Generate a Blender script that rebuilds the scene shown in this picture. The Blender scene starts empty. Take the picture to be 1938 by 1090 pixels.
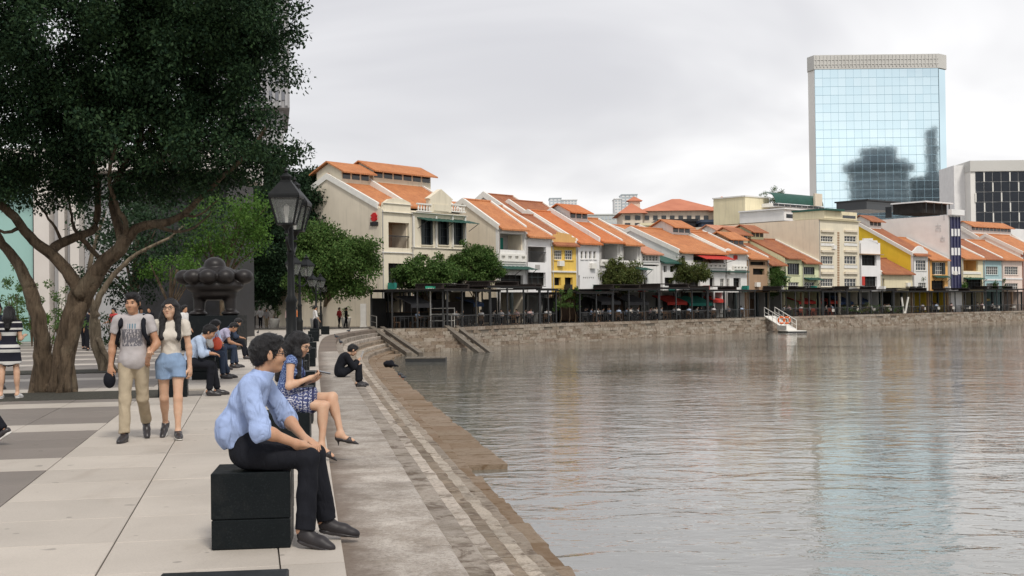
import bpy, math, random
import numpy as np
from mathutils import Vector, Matrix
random.seed(7); RNG = np.random.default_rng(7)
SC = bpy.context.scene
COL = SC.collection
R = math.radians
# ------------------------------------------------------------------ camera
CAMH, F0 = 1.52, 2422.5
cam = bpy.data.cameras.new("camera"); cam.sensor_width = 36; cam.lens = 45; cam.clip_end = 6000; cam.clip_start = .05
camo = bpy.data.objects.new("camera", cam); COL.objects.link(camo)
CM = Matrix.Rotation(R(90.83), 4, 'X') @ Matrix.Rotation(R(-0.7), 4, 'Z')
camo.matrix_world = Matrix.Translation((0, 0, CAMH)) @ CM
SC.camera = camo
# ------------------------------------------------------------------ sky, sun, exposure
SUN_EL, SUN_AZ = 50, 158      # azimuth measured from +Y towards +X
w = bpy.data.worlds.new("World"); SC.world = w; w.use_nodes = True
wn, wl = w.node_tree.nodes, w.node_tree.links
bg = wn["Background"]; bg.inputs[1].default_value = 0.1
sky = wn.new("ShaderNodeTexSky"); sky.sky_type = 'NISHITA'; sky.sun_disc = False
sky.sun_elevation = R(SUN_EL); sky.sun_rotation = R(SUN_AZ); sky.dust_density = 3; sky.air_density = 1.2
tc = wn.new("ShaderNodeTexCoord"); sx = wn.new("ShaderNodeSeparateXYZ"); wl.new(tc.outputs['Generated'], sx.inputs[0])
def wmath(op, a, b=None, clamp=False):
    n = wn.new("ShaderNodeMath"); n.operation = op; n.use_clamp = clamp
    for i, v in enumerate((a, b)):
        if v is None: continue
        if isinstance(v, (int, float)): n.inputs[i].default_value = v
        else: wl.new(v, n.inputs[i])
    return n.outputs[0]
zc = wmath('ADD', wmath('MAXIMUM', sx.outputs[2], 0.0), 0.26)
cmb = wn.new("ShaderNodeCombineXYZ"); wl.new(wmath('DIVIDE', sx.outputs[0], zc), cmb.inputs[0]); wl.new(wmath('DIVIDE', sx.outputs[1], zc), cmb.inputs[1])
mp = wn.new("ShaderNodeMapping"); mp.inputs['Location'].default_value = (11.9, 1.4, 0); mp.inputs['Scale'].default_value = (0.55, 0.75, 1)
wl.new(cmb.outputs[0], mp.inputs[0])
nz = wn.new("ShaderNodeTexNoise"); nz.inputs['Scale'].default_value = 1.3; nz.inputs['Detail'].default_value = 5; nz.inputs['Roughness'].default_value = .5; nz.inputs['Distortion'].default_value = .5
wl.new(mp.outputs[0], nz.inputs[0])
cr = wn.new("ShaderNodeValToRGB"); cr.color_ramp.interpolation = 'EASE'
e = cr.color_ramp.elements; e[0].position = .30; e[0].color = (9.6, 9.5, 9.35, 1); e[1].position = .76; e[1].color = (4.9, 4.85, 5.05, 1)
wl.new(wmath('ADD', nz.outputs[0], wmath('MULTIPLY', wmath('SUBTRACT', sx.outputs[2], .13), .55)), cr.inputs[0])
mx = wn.new("ShaderNodeMix"); mx.data_type = 'RGBA'; mx.inputs[0].default_value = .93
wl.new(sky.outputs[0], mx.inputs[6]); wl.new(cr.outputs[0], mx.inputs[7]); wl.new(mx.outputs[2], bg.inputs[0])
sun = bpy.data.lights.new("sun", 'SUN'); sun.energy = 1.5; sun.angle = R(10); sun.color = (1, .95, .87)
suno = bpy.data.objects.new("sun", sun); COL.objects.link(suno)
sd = Vector((math.sin(R(SUN_AZ)) * math.cos(R(SUN_EL)), math.cos(R(SUN_AZ)) * math.cos(R(SUN_EL)), math.sin(R(SUN_EL))))
suno.rotation_euler = sd.to_track_quat('Z', 'Y').to_euler(); suno.location = (0, 0, 60)
vs = SC.view_settings; vs.view_transform = 'Standard'; vs.look = 'None'; vs.exposure = 0.56; vs.gamma = 1
SC.cycles.use_denoising = True
SC.cycles.max_bounces = 6; SC.cycles.diffuse_bounces = 3; SC.cycles.glossy_bounces = 3; SC.cycles.transmission_bounces = 3
SC.cycles.caustics_reflective = False; SC.cycles.caustics_refractive = False
# ------------------------------------------------------------------ photo geometry helpers (pixels of the photograph -> rays)
CR = CM.to_3x3()
def ray(px, py): return CR @ Vector(((px - 969) / F0, (545 - py) / F0, -1))
def G(px, py, z=0.0):
    d = ray(px, py); t = (z - CAMH) / d.z; return Vector((d.x * t, d.y * t, z))
def AT(px, py, Y):
    d = ray(px, py); t = Y / d.y; return Vector((d.x * t, Y, CAMH + d.z * t))
def hit(px, poly, py=560):
    d = ray(px, py); best = None
    for (ax, ay), (bx, by) in zip(poly[:-1], poly[1:]):
        ex, ey = bx - ax, by - ay; den = d.x * ey - d.y * ex
        if abs(den) < 1e-9: continue
        t = (ax * ey - ay * ex) / den; s = (ax * d.y - ay * d.x) / den
        if -1e-6 <= s <= 1 + 1e-6 and t > 0 and (best is None or t < best[0]): best = (t, d.x * t, d.y * t)
    return Vector((best[1], best[2], 0))
def offset(poly, o):          # to the left of the travel direction
    out = []
    for i, p in enumerate(poly):
        a = poly[max(i - 1, 0)]; b = poly[min(i + 1, len(poly) - 1)]
        dx, dy = b[0] - a[0], b[1] - a[1]; l = math.hypot(dx, dy)
        out.append((p[0] - dy / l * o, p[1] + dx / l * o))
    return out
class Path:
    def __init__(s, pts):
        s.p = np.array(pts, float); d = np.diff(s.p, axis=0); s.l = np.concatenate([[0], np.cumsum(np.hypot(d[:, 0], d[:, 1]))]); s.L = s.l[-1]
    def at(s, t): return np.array([np.interp(t, s.l, s.p[:, 0]), np.interp(t, s.l, s.p[:, 1])])
    def dir(s, t):
        a, b = s.at(max(t - .6, 0)), s.at(min(t + .6, s.L)); d = b - a; return d / np.hypot(*d)
def smooth_path(pts, n=4):
    p = np.array(pts, float)
    for _ in range(n):
        q = [p[0]]
        for a, b in zip(p[:-1], p[1:]): q += [a * .75 + b * .25, a * .25 + b * .75]
        q.append(p[-1]); p = np.array(q)
    return [tuple(x) for x in p]
# ------------------------------------------------------------------ object helpers
def tag(o, label=None, cat=None, group=None, kind=None):
    if label: o['label'] = label
    if cat: o['category'] = cat
    if group: o['group'] = group
    if kind: o['kind'] = kind
    return o
def thing(name, label, cat, loc=(0, 0, 0), rz=0, group=None):
    o = bpy.data.objects.new(name, None); COL.objects.link(o); o.location = loc; o.rotation_euler = (0, 0, rz)
    o.empty_display_size = .2
    return tag(o, label, cat, group)
def link(name, me, parent=None, m=None):
    o = bpy.data.objects.new(name, me); COL.objects.link(o)
    if parent: o.parent = parent
    if m is not None and not me.materials: me.materials.append(m)
    return o
def copy_tree(o, parent=None):
    c = o.copy(); COL.objects.link(c); c.parent = parent
    for ch in o.children: copy_tree(ch, c)
    return c
def recolor(o, m):
    o.material_slots[0].link = 'OBJECT'; o.material_slots[0].material = m
class MB:
    def __init__(s): s.v = []; s.f = []; s.r = []
    def add(s, vs, fs, rnd=0.0):
        b = len(s.v); s.v += [tuple(v) for v in vs]; s.f += [tuple(b + i for i in f) for f in fs]; s.r += [rnd] * len(fs); return s
    def box(s, x0, x1, y0, y1, z0, z1, rnd=0.0):
        return s.add([(x0, y0, z0), (x1, y0, z0), (x1, y1, z0), (x0, y1, z0), (x0, y0, z1), (x1, y0, z1), (x1, y1, z1), (x0, y1, z1)],
              [(0, 3, 2, 1), (4, 5, 6, 7), (0, 1, 5, 4), (1, 2, 6, 5), (2, 3, 7, 6), (3, 0, 4, 7)], rnd)
    def prism(s, poly, vec, rnd=0.0):     # poly: 3D points, extruded by vec
        n = len(poly); v = Vector(vec); P = [Vector(p) for p in poly]
        nn = sum(((P[i] - P[0]).cross(P[(i + 1) % n] - P[0]) for i in range(n)), Vector())
        if nn.dot(v) > 0: P = P[::-1]
        return s.add([tuple(p) for p in P] + [tuple(p + v) for p in P], [tuple(range(n))] + [tuple(range(2 * n - 1, n - 1, -1))] + [(i, n + i, n + (i + 1) % n, (i + 1) % n) for i in range(n)], rnd)
    def bar(s, a, b, w, h=None, rnd=0.0):
        a, b = Vector(a), Vector(b); d = (b - a); h = h or w
        u = d.cross(Vector((0, 0, 1))); u = u.normalized() if u.length > 1e-6 else Vector((1, 0, 0)); q = u.cross(d).normalized()
        P = [a + u * (i * w / 2) + q * (j * h / 2) for i, j in ((-1, -1), (1, -1), (1, 1), (-1, 1))]
        return s.prism(P, d, rnd)
    def tube(s, pts, rad, n=8, cap=True, rnd=0.0):
        pts = [Vector(p) for p in pts]; k = len(pts)
        if isinstance(rad, (int, float)): rad = [rad] * k
        ref = Vector((.13, .31, .94)); V = []
        for i, p in enumerate(pts):
            d = (pts[min(i + 1, k - 1)] - pts[max(i - 1, 0)]).normalized()
            u = d.cross(ref); u = u.normalized() if u.length > .05 else d.cross(Vector((1, 0, 0))).normalized(); q = d.cross(u)
            V += [p + (u * math.cos(6.28318 * j / n) + q * math.sin(6.28318 * j / n)) * rad[i] for j in range(n)]
        Fs = [(i * n + j, i * n + (j + 1) % n, (i + 1) * n + (j + 1) % n, (i + 1) * n + j) for i in range(k - 1) for j in range(n)]
        if cap: Fs += [tuple(range(n - 1, -1, -1)), tuple(range((k - 1) * n, k * n))]
        return s.add(V, Fs, rnd)
    def lathe(s, prof, c=(0, 0, 0), n=12, rot=0, rnd=0.0):     # prof: (r, z)
        V = [(c[0] + r * math.cos(6.28318 * j / n + rot), c[1] + r * math.sin(6.28318 * j / n + rot), c[2] + z) for r, z in prof for j in range(n)]
        k = len(prof)
        return s.add(V, [(i * n + j, i * n + (j + 1) % n, (i + 1) * n + (j + 1) % n, (i + 1) * n + j) for i in range(k - 1) for j in range(n)] + [tuple(range(n - 1, -1, -1)), tuple(range((k - 1) * n, k * n))], rnd)
    def ell(s, c, r, n=10, m=6, rnd=0.0):
        pr = [(max(math.sin(math.pi * i / m), .02), -math.cos(math.pi * i / m)) for i in range(m + 1)]
        V = [(c[0] + p * r[0] * math.cos(6.28318 * j / n), c[1] + p * r[1] * math.sin(6.28318 * j / n), c[2] + z * r[2]) for p, z in pr for j in range(n)]
        return s.add(V, [(i * n + j, i * n + (j + 1) % n, (i + 1) * n + (j + 1) % n, (i + 1) * n + j) for i in range(m) for j in range(n)] + [tuple(range(n - 1, -1, -1)), tuple(range(m * n, (m + 1) * n))], rnd)
    def mesh(s, name, m, smooth=False):
        me = bpy.data.meshes.new(name); me.from_pydata(s.v, [], s.f)
        if any(s.r):
            a = me.attributes.new('rnd', 'FLOAT', 'FACE'); a.data.foreach_set('value', np.array(s.r, np.float32))
        if smooth: me.polygons.foreach_set('use_smooth', [True] * len(s.f))
        me.materials.append(m); me.update(); return me
    def build(s, name, m, parent=None, smooth=False, loc=None):
        o = link(name, s.mesh(name, m, smooth), parent)
        if loc is not None: o.location = loc
        return o
def np_mesh(name, V, Fq, m, rnd=None, smooth=False):
    me = bpy.data.meshes.new(name); n, k = Fq.shape
    me.vertices.add(len(V)); me.vertices.foreach_set('co', np.ascontiguousarray(V, np.float32).ravel())
    me.loops.add(n * k); me.loops.foreach_set('vertex_index', np.ascontiguousarray(Fq, np.int32).ravel())
    me.polygons.add(n); me.polygons.foreach_set('loop_start', np.arange(0, n * k, k, dtype=np.int32))
    if smooth: me.polygons.foreach_set('use_smooth', np.ones(n, bool))
    if rnd is not None:
        a = me.attributes.new('rnd', 'FLOAT', 'FACE'); a.data.foreach_set('value', rnd.astype(np.float32))
    me.materials.append(m); me.update(calc_edges=True); return me
# ------------------------------------------------------------------ materials
class NT:
    def __init__(s, name):
        s.m = bpy.data.materials.new(name); s.m.use_nodes = True; s.t = s.m.node_tree; s.n = s.t.nodes; s.l = s.t.links; s.b = s.n["Principled BSDF"]
    def put(s, sock, v):
        if isinstance(v, (int, float)): sock.default_value = v
        elif isinstance(v, tuple): sock.default_value = v if len(v) == len(sock.default_value) else (*v, 1)
        else: s.l.new(v, sock)
    def pos(s, kind='P', scale=None):
        if kind == 'P': o = s.n.new("ShaderNodeNewGeometry").outputs['Position']
        else: o = s.n.new("ShaderNodeTexCoord").outputs['Object']
        if scale:
            mpp = s.n.new("ShaderNodeMapping"); mpp.inputs['Scale'].default_value = scale; s.l.new(o, mpp.inputs[0]); o = mpp.outputs[0]
        return o
    def noise(s, co, scale, detail=4, rough=.55, dist=0):
        n = s.n.new("ShaderNodeTexNoise"); n.inputs['Scale'].default_value = scale; n.inputs['Detail'].default_value = detail; n.inputs['Roughness'].default_value = rough; n.inputs['Distortion'].default_value = dist
        s.l.new(co, n.inputs[0]); return n.outputs[0]
    def ramp(s, fac, p0, p1, c0=(0, 0, 0, 1), c1=(1, 1, 1, 1)):
        n = s.n.new("ShaderNodeMapRange"); n.inputs[1].default_value = p0; n.inputs[2].default_value = p1; s.l.new(fac, n.inputs[0]); return n.outputs[0]
    def mix(s, fac, a, b, mode='MIX'):
        n = s.n.new("ShaderNodeMix"); n.data_type = 'RGBA'; n.blend_type = mode; s.put(n.inputs[0], fac); s.put(n.inputs[6], a); s.put(n.inputs[7], b); return n.outputs[2]
    def math(s, op, a, b=0.0, c=None):
        n = s.n.new("ShaderNodeMath"); n.operation = op; s.put(n.inputs[0], a); s.put(n.inputs[1], b)
        if c is not None: s.put(n.inputs[2], c)
        return n.outputs[0]
    def rnd(s):
        a = s.n.new("ShaderNodeAttribute"); a.attribute_name = 'rnd'; o = s.n.new("ShaderNodeObjectInfo")
        return s.math('FRACT', s.math('ADD', a.outputs['Fac'], o.outputs['Random']))
    def bump(s, h, strength, dist=.02):
        n = s.n.new("ShaderNodeBump"); n.inputs['Strength'].default_value = strength; n.inputs['Distance'].default_value = dist; s.l.new(h, n.inputs['Height']); s.l.new(n.outputs[0], s.b.inputs['Normal'])
    def end(s, col, rough=.7, spec=.3, metal=0):
        s.put(s.b.inputs['Base Color'], col); s.put(s.b.inputs['Roughness'], rough); s.b.inputs['Specular IOR Level'].default_value = spec; s.b.inputs['Metallic'].default_value = metal; return s.m
MATS = {}
def mat(name, c, c2=None, scale=2.5, rough=.75, bump=0, bscale=60, spec=.3, metal=0, coord='O', rv=0.0):
    if name in MATS: return MATS[name]
    t = NT(name); co = t.pos(coord); c2 = c2 or tuple(x * .8 for x in c)
    col = t.mix(t.ramp(t.noise(co, scale, 6), .32, .68), c, c2)
    if rv:
        r = t.ramp(t.rnd(), 0, 1); v = t.math('ADD', t.math('MULTIPLY', r, 2 * rv), 1 - rv)
        cm = t.n.new("ShaderNodeCombineColor")
        for i in range(3): t.l.new(v, cm.inputs[i])
        col = t.mix(1.0, col, cm.outputs[0], 'MULTIPLY')
    if bump: t.bump(t.noise(co, bscale, 5), bump)
    MATS[name] = t.end(col, rough, spec, metal); return MATS[name]
# ------------------------------------------------------------------ stone materials
def granite(name, c, c2, speck=.35, stain=None, rv=.075, rough=.6, sscale=.55):
    t = NT(name); co = t.pos('P')
    big = t.ramp(t.noise(co, sscale, 5, .6), .35, .7)
    col = t.mix(big, c, c2)
    sp = t.noise(co, 95, 2, .7); col = t.mix(t.math('MULTIPLY', t.ramp(sp, .5, .72), speck), col, tuple(x * .35 for x in c))
    sp2 = t.noise(co, 60, 2, .7); col = t.mix(t.math('MULTIPLY', t.ramp(sp2, .56, .7), speck * .6), col, tuple(min(x * 1.5, .8) for x in c))
    if stain:
        n2 = t.noise(t.pos('P', (1, .35, 1)), 1.6, 6, .65, .6); col = t.mix(t.math('MULTIPLY', t.ramp(n2, .55, .75), .75), col, stain)
    col = t.mix(t.math('MULTIPLY', t.ramp(t.noise(co, 34, 3, .8), .5, .68), .16), col, tuple(x * .5 for x in c))
    gum = t.noise(co, 6.5, 1, .3); col = t.mix(t.math('MULTIPLY', t.ramp(gum, .735, .76), .55), col, tuple(x * .35 for x in c))
    wide = t.noise(co, .28, 4, .6, 1.0); col = t.mix(t.math('MULTIPLY', t.ramp(wide, .52, .68), .28), col, tuple(x * .6 for x in c2))
    v = t.math('ADD', t.math('MULTIPLY', t.rnd(), 2 * rv), 1 - rv); cm = t.n.new("ShaderNodeCombineColor")
    for i in range(3): t.l.new(v, cm.inputs[i])
    col = t.mix(1.0, col, cm.outputs[0], 'MULTIPLY')
    t.bump(t.noise(co, 70, 4), .12, .01)
    return t.end(col, rough, .35)
M_light = granite('granite_light', (.52, .47, .41), (.45, .405, .35), .22, (.38, .33, .275))
M_dark = granite('granite_dark', (.235, .205, .18), (.20, .175, .155), .3)
M_joint = mat('joint_dirt', (.22, .20, .175), (.15, .135, .12), 8, .95)
def landing_mat():
    t = NT('landing_granite'); co = t.pos('P'); lo = t.n.new("ShaderNodeTexCoord").outputs['Object']
    col = t.mix(t.ramp(t.noise(co, 2.2, 6, .75), .38, .64), (.47, .425, .375), (.25, .21, .17))
    col = t.mix(t.math('MULTIPLY', t.ramp(t.noise(co, 85, 2, .7), .48, .7), .5), col, (.13, .115, .10))
    col = t.mix(t.math('MULTIPLY', t.ramp(t.noise(co, 50, 2), .56, .7), .3), col, (.55, .52, .48))
    col = t.mix(t.math('MULTIPLY', t.ramp(t.noise(co, 30, 3, .8), .5, .64), .55), col, (.15, .13, .11)); col = t.mix(t.math('MULTIPLY', t.ramp(t.noise(co, 24, 3, .8), .54, .66), .35), col, (.58, .54, .48))
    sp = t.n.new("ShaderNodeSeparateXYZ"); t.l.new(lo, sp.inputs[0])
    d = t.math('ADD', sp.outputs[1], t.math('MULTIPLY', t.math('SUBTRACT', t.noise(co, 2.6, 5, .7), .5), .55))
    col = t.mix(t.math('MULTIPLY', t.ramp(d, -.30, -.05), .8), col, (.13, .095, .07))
    v = t.math('ADD', t.math('MULTIPLY', t.rnd(), .34), .82); cm = t.n.new("ShaderNodeCombineColor")
    for i in range(3): t.l.new(v, cm.inputs[i])
    col = t.mix(1.0, col, cm.outputs[0], 'MULTIPLY'); t.bump(t.noise(co, 60, 4), .25, .01)
    return t.end(col, .75, .3)
M_landing = landing_mat()
def step_mat(name, wet=0.0, base=None, var=.16, dirt=.8):
    t = NT(name); co = t.pos('P'); r = t.rnd()
    if base is None:
        rp = t.n.new("ShaderNodeValToRGB"); rp.color_ramp.interpolation = 'LINEAR'; el = rp.color_ramp.elements
        el[0].position = 0; el[0].color = (.40, .345, .285, 1); el[1].position = 1; el[1].color = (.35, .275, .22, 1)
        for p, c in ((.2, (.46, .415, .355)), (.4, (.37, .33, .27)), (.55, (.27, .215, .16)), (.75, (.43, .37, .31)), (.88, (.20, .155, .115))):
            q = el.new(p); q.color = (*c, 1)
        t.l.new(r, rp.inputs[0]); col = rp.outputs[0]
    else:
        v = t.math('ADD', t.math('MULTIPLY', r, 2 * var), 1 - var); cm = t.n.new("ShaderNodeCombineColor")
        for i in range(3): t.l.new(v, cm.inputs[i])
        col = t.mix(1.0, base, cm.outputs[0], 'MULTIPLY')
    col = t.mix(t.math('MULTIPLY', t.ramp(t.noise(co, 1.9, 6, .7, .8), .50, .68), dirt), col, (.155, .125, .085))
    col = t.mix(t.math('MULTIPLY', t.ramp(t.noise(co, 5.5, 5, .7), .5, .68), .55), col, (.47, .43, .37))
    col = t.mix(t.math('MULTIPLY', t.ramp(t.noise(co, 70, 2, .7), .5, .72), .35), col, (.11, .10, .085))
    col = t.mix(t.math('MULTIPLY', t.ramp(t.noise(co, 22, 4, .8), .5, .66), .6), col, (.12, .095, .07)); col = t.mix(t.math('MULTIPLY', t.ramp(t.noise(co, 2.3, 5, .7, 1.4), .53, .62), .75), col, (.105, .075, .052))
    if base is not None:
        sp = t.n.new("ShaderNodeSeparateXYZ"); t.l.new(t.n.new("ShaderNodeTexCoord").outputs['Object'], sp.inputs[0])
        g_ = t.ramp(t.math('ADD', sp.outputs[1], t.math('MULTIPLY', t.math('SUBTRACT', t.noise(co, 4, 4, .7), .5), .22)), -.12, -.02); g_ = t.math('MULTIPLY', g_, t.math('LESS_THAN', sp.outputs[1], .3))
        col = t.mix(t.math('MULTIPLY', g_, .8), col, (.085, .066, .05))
    if wet: col = t.mix(wet, col, (.17, .10, .045))
    t.bump(t.noise(co, 14, 7, .65), .55, .04)
    return t.end(col, .8, .25)
M_step, M_brown = step_mat('step_stone'), step_mat('ledge_stone', .62)
M_quay = step_mat('quay_stone', .12)
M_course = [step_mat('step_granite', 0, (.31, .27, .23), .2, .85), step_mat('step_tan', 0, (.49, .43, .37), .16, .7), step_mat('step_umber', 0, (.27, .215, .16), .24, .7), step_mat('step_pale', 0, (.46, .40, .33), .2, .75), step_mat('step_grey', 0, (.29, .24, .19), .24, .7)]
# ------------------------------------------------------------------ ground sheet, river
def sheet(name, pts, z, m, kind='structure'):
    return tag(MB().add([(x, y, z) for x, y in pts], [tuple(range(len(pts)))]).build(name, m), kind=kind)
M_far = mat('far_ground', (.16, .17, .13), (.11, .12, .09), .05)
sheet('ground', [(-4000, -3000), (4000, -3000), (4000, 5000), (-4000, 5000)], -4.0, M_far)
def water_mat():
    t = NT('river_water'); co = t.pos('P')
    a = t.noise(t.pos('P', (.8, 1.15, 1)), .95, 3, .5, .7)
    b = t.noise(t.pos('P', (.85, 1.4, 1)), 3.6, 3, .55, .4)
    big = t.noise(t.pos('P', (.05, .08, 1)), 1, 3, .5)
    amp = t.ramp(big, .33, .66)
    h = t.math('ADD', t.math('MULTIPLY', a, 1.0), t.math('MULTIPLY', b, .22))
    h = t.math('MULTIPLY', h, t.math('ADD', t.math('MULTIPLY', amp, .75), .35))
    t.bump(h, 1.0, .060)
    col = t.mix(t.ramp(t.noise(co, .12, 4), .35, .65), (.15, .147, .125), (.19, .187, .165))
    t.b.inputs['IOR'].default_value = 2.4
    return t.end(col, .02, .5)
M_water = water_mat()
WZ = -1.6
sheet('river', [(-60, -40), (900, -40), (900, 900), (-60, 900)], WZ, M_water)
# ------------------------------------------------------------------ river edge paths
EDGE = smooth_path([(.75, -4), (.1, 1), (-.42, 4), (-.953, 7.28), (-1.79, 12.45), (-3.45, 23), (-5.05, 33.3), (-7.9, 52), (-10.2, 69), (-10.85, 77), (-10.85, 86), (-10.5, 94.4)], 3)
EP = Path(EDGE)
QUAY = smooth_path([(-4.6, 94.4), (-1.9, 103), (4.3, 113), (12, 122), (24, 137), (34, 149), (42, 158), (55, 171), (74, 188), (112, 222), (160, 268)], 3)
QP = Path(QUAY)
CA, SA = .97996, .19919
def pav(u, v): return (u * -SA + v * CA, u * CA + v * SA)
def unpav(x, y): return (-x * SA + y * CA, x * CA + y * SA)
EU = np.array([unpav(*p) for p in EDGE])
def ve(u): return float(np.interp(u, EU[:, 0], EU[:, 1]))
# ------------------------------------------------------------------ promenade: body + paving slabs
prom_pts = [(-400, -30), (2, -30)] + [(p[0] - .012, p[1]) for p in EDGE] + [(-4.62, 94.42)] + [(p[0] - .3, p[1] + .3) for p in QUAY[1:]] + [(160, 900), (-400, 900)]
M_terr = mat('terrace_paving', (.16, .14, .12), (.12, .105, .09), .6, .85, .2, 9, coord='P')
prom = MB(); prom.add([(x, y, -.035) for x, y in prom_pts], [tuple(range(len(prom_pts)))])
prom = tag(prom.build('promenade', M_joint), kind='structure')
sheet('terrace', [(-4.4, 94.8)] + [(p[0] - .5, p[1] + .5) for p in QUAY[1:]] + [(160, 500), (-14, 500), (-12, 96)], -.008, M_terr)
PW = 1.05; GAP = .0045
def slab_template(m):
    h = PW / 2 - GAP; c = .004; s = MB()
    V = [(-h, -h, -.05), (h, -h, -.05), (h, h, -.05), (-h, h, -.05), (-h, -h, -c), (h, -h, -c), (h, h, -c), (-h, h, -c), (-h + c, -h + c, 0), (h - c, -h + c, 0), (h - c, h - c, 0), (-h + c, h - c, 0)]
    s.add(V, [(8, 9, 10, 11)] + [(i, (i + 1) % 4, 4 + (i + 1) % 4, 4 + i) for i in range(4)] + [(4 + i, 4 + (i + 1) % 4, 8 + (i + 1) % 4, 8 + i) for i in range(4)])
    return s.mesh('paving_slab', m)
tl, td = slab_template(M_light), slab_template(M_dark)
ANG = math.atan2(SA, CA); farL, farD = MB(), MB(); nslab = 0
def is_pit(u, v): return (23.2 < u < 25.5 and -13 < v < -1.3) or (33.3 < u < 35.3 and -8 < v < -3.4)
for i in range(-6, 98):
    u = 13.0 + PW * (i + .5)
    for k in range(0, 34):
        v = .15 - PW * (k + .5)
        light = k < 2 or (i % 4 == 0)
        x, y = pav(u, v)
        if y < 3.0 or is_pit(u, v) or u > 104: continue
        inview = abs(x) < .47 * y + .6
        if not inview: continue
        if nslab < 296 and u < 31 and y > 3.6:
            o = link('paving_slab', tl if light else td, prom); o.location = (x, y, random.uniform(-.0015, .0015)); o.rotation_euler = (random.uniform(-.0008, .0008), random.uniform(-.0008, .0008), ANG); nslab += 1
        else:
            b = farL if light else farD; h = PW / 2 - GAP
            b.add([(*pav(u + du, v + dv), 0) for du, dv in ((-h, -h), (-h, h), (h, h), (h, -h))], [(0, 1, 2, 3)], random.uniform(.01, 1))
for b, m in ((farL, M_light), (farD, M_dark)):
    tag(b.build('distant_paving', m, prom), kind='stuff')
# edge strip: from v=.15 to the river edge
farS = MB()
for i in range(-9, 80):
    u0 = 13.0 + PW * i + GAP; u1 = u0 + PW - 2 * GAP; va, vb = ve(u0), ve(u1)
    if va < .25: continue
    n = max(1, int((va - .15) / 1.2))
    for q in range(n):
        a0, a1 = .15 + (va - .15) * q / n, .15 + (va - .15) * (q + 1) / n; b0, b1 = .15 + (vb - .15) * q / n, .15 + (vb - .15) * (q + 1) / n
        s = farS if i > 22 else MB()
        P = [(*pav(u0, a0 + GAP), -.05), (*pav(u0, a1 - GAP), -.05), (*pav(u1, b1 - GAP), -.05), (*pav(u1, b0 + GAP), -.05)]
        if pav(u0, a0)[1] < 2: continue
        if i > 22: s.prism(P, (0, 0, .05), random.uniform(.01, 1))
        else: s.prism(P, (0, 0, .05)).build('edge_slab', M_light, prom)
tag(farS.build('distant_edge_slabs', M_light, prom), kind='stuff')
# planting pits of the trees
M_soil = mat('pit_gravel', (.075, .07, .055), (.035, .035, .028), 14, .95, .9, 55, coord='P')
for a in ((23.2, 25.5, -13, -1.3), (33.3, 35.3, -8, -3.4)):
    P = [(*pav(a[0], a[2]), -.03), (*pav(a[0], a[3]), -.03), (*pav(a[1], a[3]), -.03), (*pav(a[1], a[2]), -.03)]
    tag(MB().prism(P, (0, 0, .035)).build('tree_pit', M_soil), kind='structure')
# ------------------------------------------------------------------ river steps
steps = thing('river_steps', 'long flight of worn stone steps going down to the river beside the promenade', 'steps')
OFF = [0, .70, 1.01, 1.31, 1.62, 1.95, 2.31, 2.72]; ZS = [-.022, -.245, -.485, -.72, -.955, -1.2, -1.43]
def block_mesh(rough, m, w, h, seed):
    rr = random.Random(seed); s = MB(); ns = 4; V = []
    for i in range(ns):
        x = -.5 + i / (ns - 1); x += 0 if i in (0, ns - 1) else rr.uniform(-.06, .06)
        e = rough * rr.uniform(-1, 1); z = rough * .5 * rr.uniform(-1, 1); c = .012 + rough * rr.uniform(.2, 1.1)
        V += [(x, .05, -h), (x, -w + e, -h), (x, -w + e, -c + z), (x, -w + c * 1.2 + e, z * .6), (x, .05, rough * .3 * rr.uniform(-1, 1))]
    Fs = [(5 * i + j, 5 * i + 5 + j, 5 * i + 5 + (j + 1) % 5, 5 * i + (j + 1) % 5) for i in range(ns - 1) for j in range(5)]
    Fs = [f[::-1] for f in Fs]
    s.add(V, Fs + [(4, 3, 2, 1, 0)[::-1], tuple(5 * (ns - 1) + j for j in (0, 1, 2, 3, 4))[::-1]]); return s.mesh('step_block', m)
farBs = [MB() for _ in range(7)]; nblk = 0
base = MB()
for ci in range(7):
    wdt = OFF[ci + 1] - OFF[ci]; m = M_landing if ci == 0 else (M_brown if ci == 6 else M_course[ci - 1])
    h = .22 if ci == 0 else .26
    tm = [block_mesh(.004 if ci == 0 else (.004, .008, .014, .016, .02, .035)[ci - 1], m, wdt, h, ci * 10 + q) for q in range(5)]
    s = EP.L * .0 + 3.0
    while s < EP.L - .3:
        L = 1.04 if ci == 0 else random.choice((.8, 1.1, 1.35, 1.6) if ci < 3 else (.6, .85, 1.1, 1.4)) * random.uniform(.9, 1.1)
        L = min(L, EP.L - s); d = EP.dir(s + L / 2); c = EP.at(s + L / 2); n = np.array([d[1], -d[0]]); p = c + n * OFF[ci]
        near = nblk < 292 and p[1] < (46 if ci == 0 else 41)
        jit = 0 if ci == 0 else (.001, .003, .006, .008, .01, .014)[ci - 1]
        loc = Vector((p[0], p[1], ZS[ci] + random.uniform(-jit, jit) * .7)); rz = math.atan2(d[1], d[0]) + random.uniform(-jit, jit) * .6
        k = 1 + (OFF[ci] * .0)
        if p[1] > 4.5:
            if near:
                o = link('step_block', random.choice(tm), steps); o.location = loc; o.rotation_euler = (random.uniform(-jit, jit), random.uniform(-jit, jit) * .5, rz); o.scale = (L * k - .008, 1, 1); nblk += 1
            else:
                t_ = random.choice(tm); M4 = Matrix.Translation(loc) @ Matrix.Rotation(rz, 4, 'Z') @ Matrix.Diagonal((L * k + (.03 if ci else 0), 1, 1, 1))
                farBs[ci].add([M4 @ v.co for v in t_.vertices], [tuple(f.vertices) for f in t_.polygons], random.uniform(.01, 1))
        s += L
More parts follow.
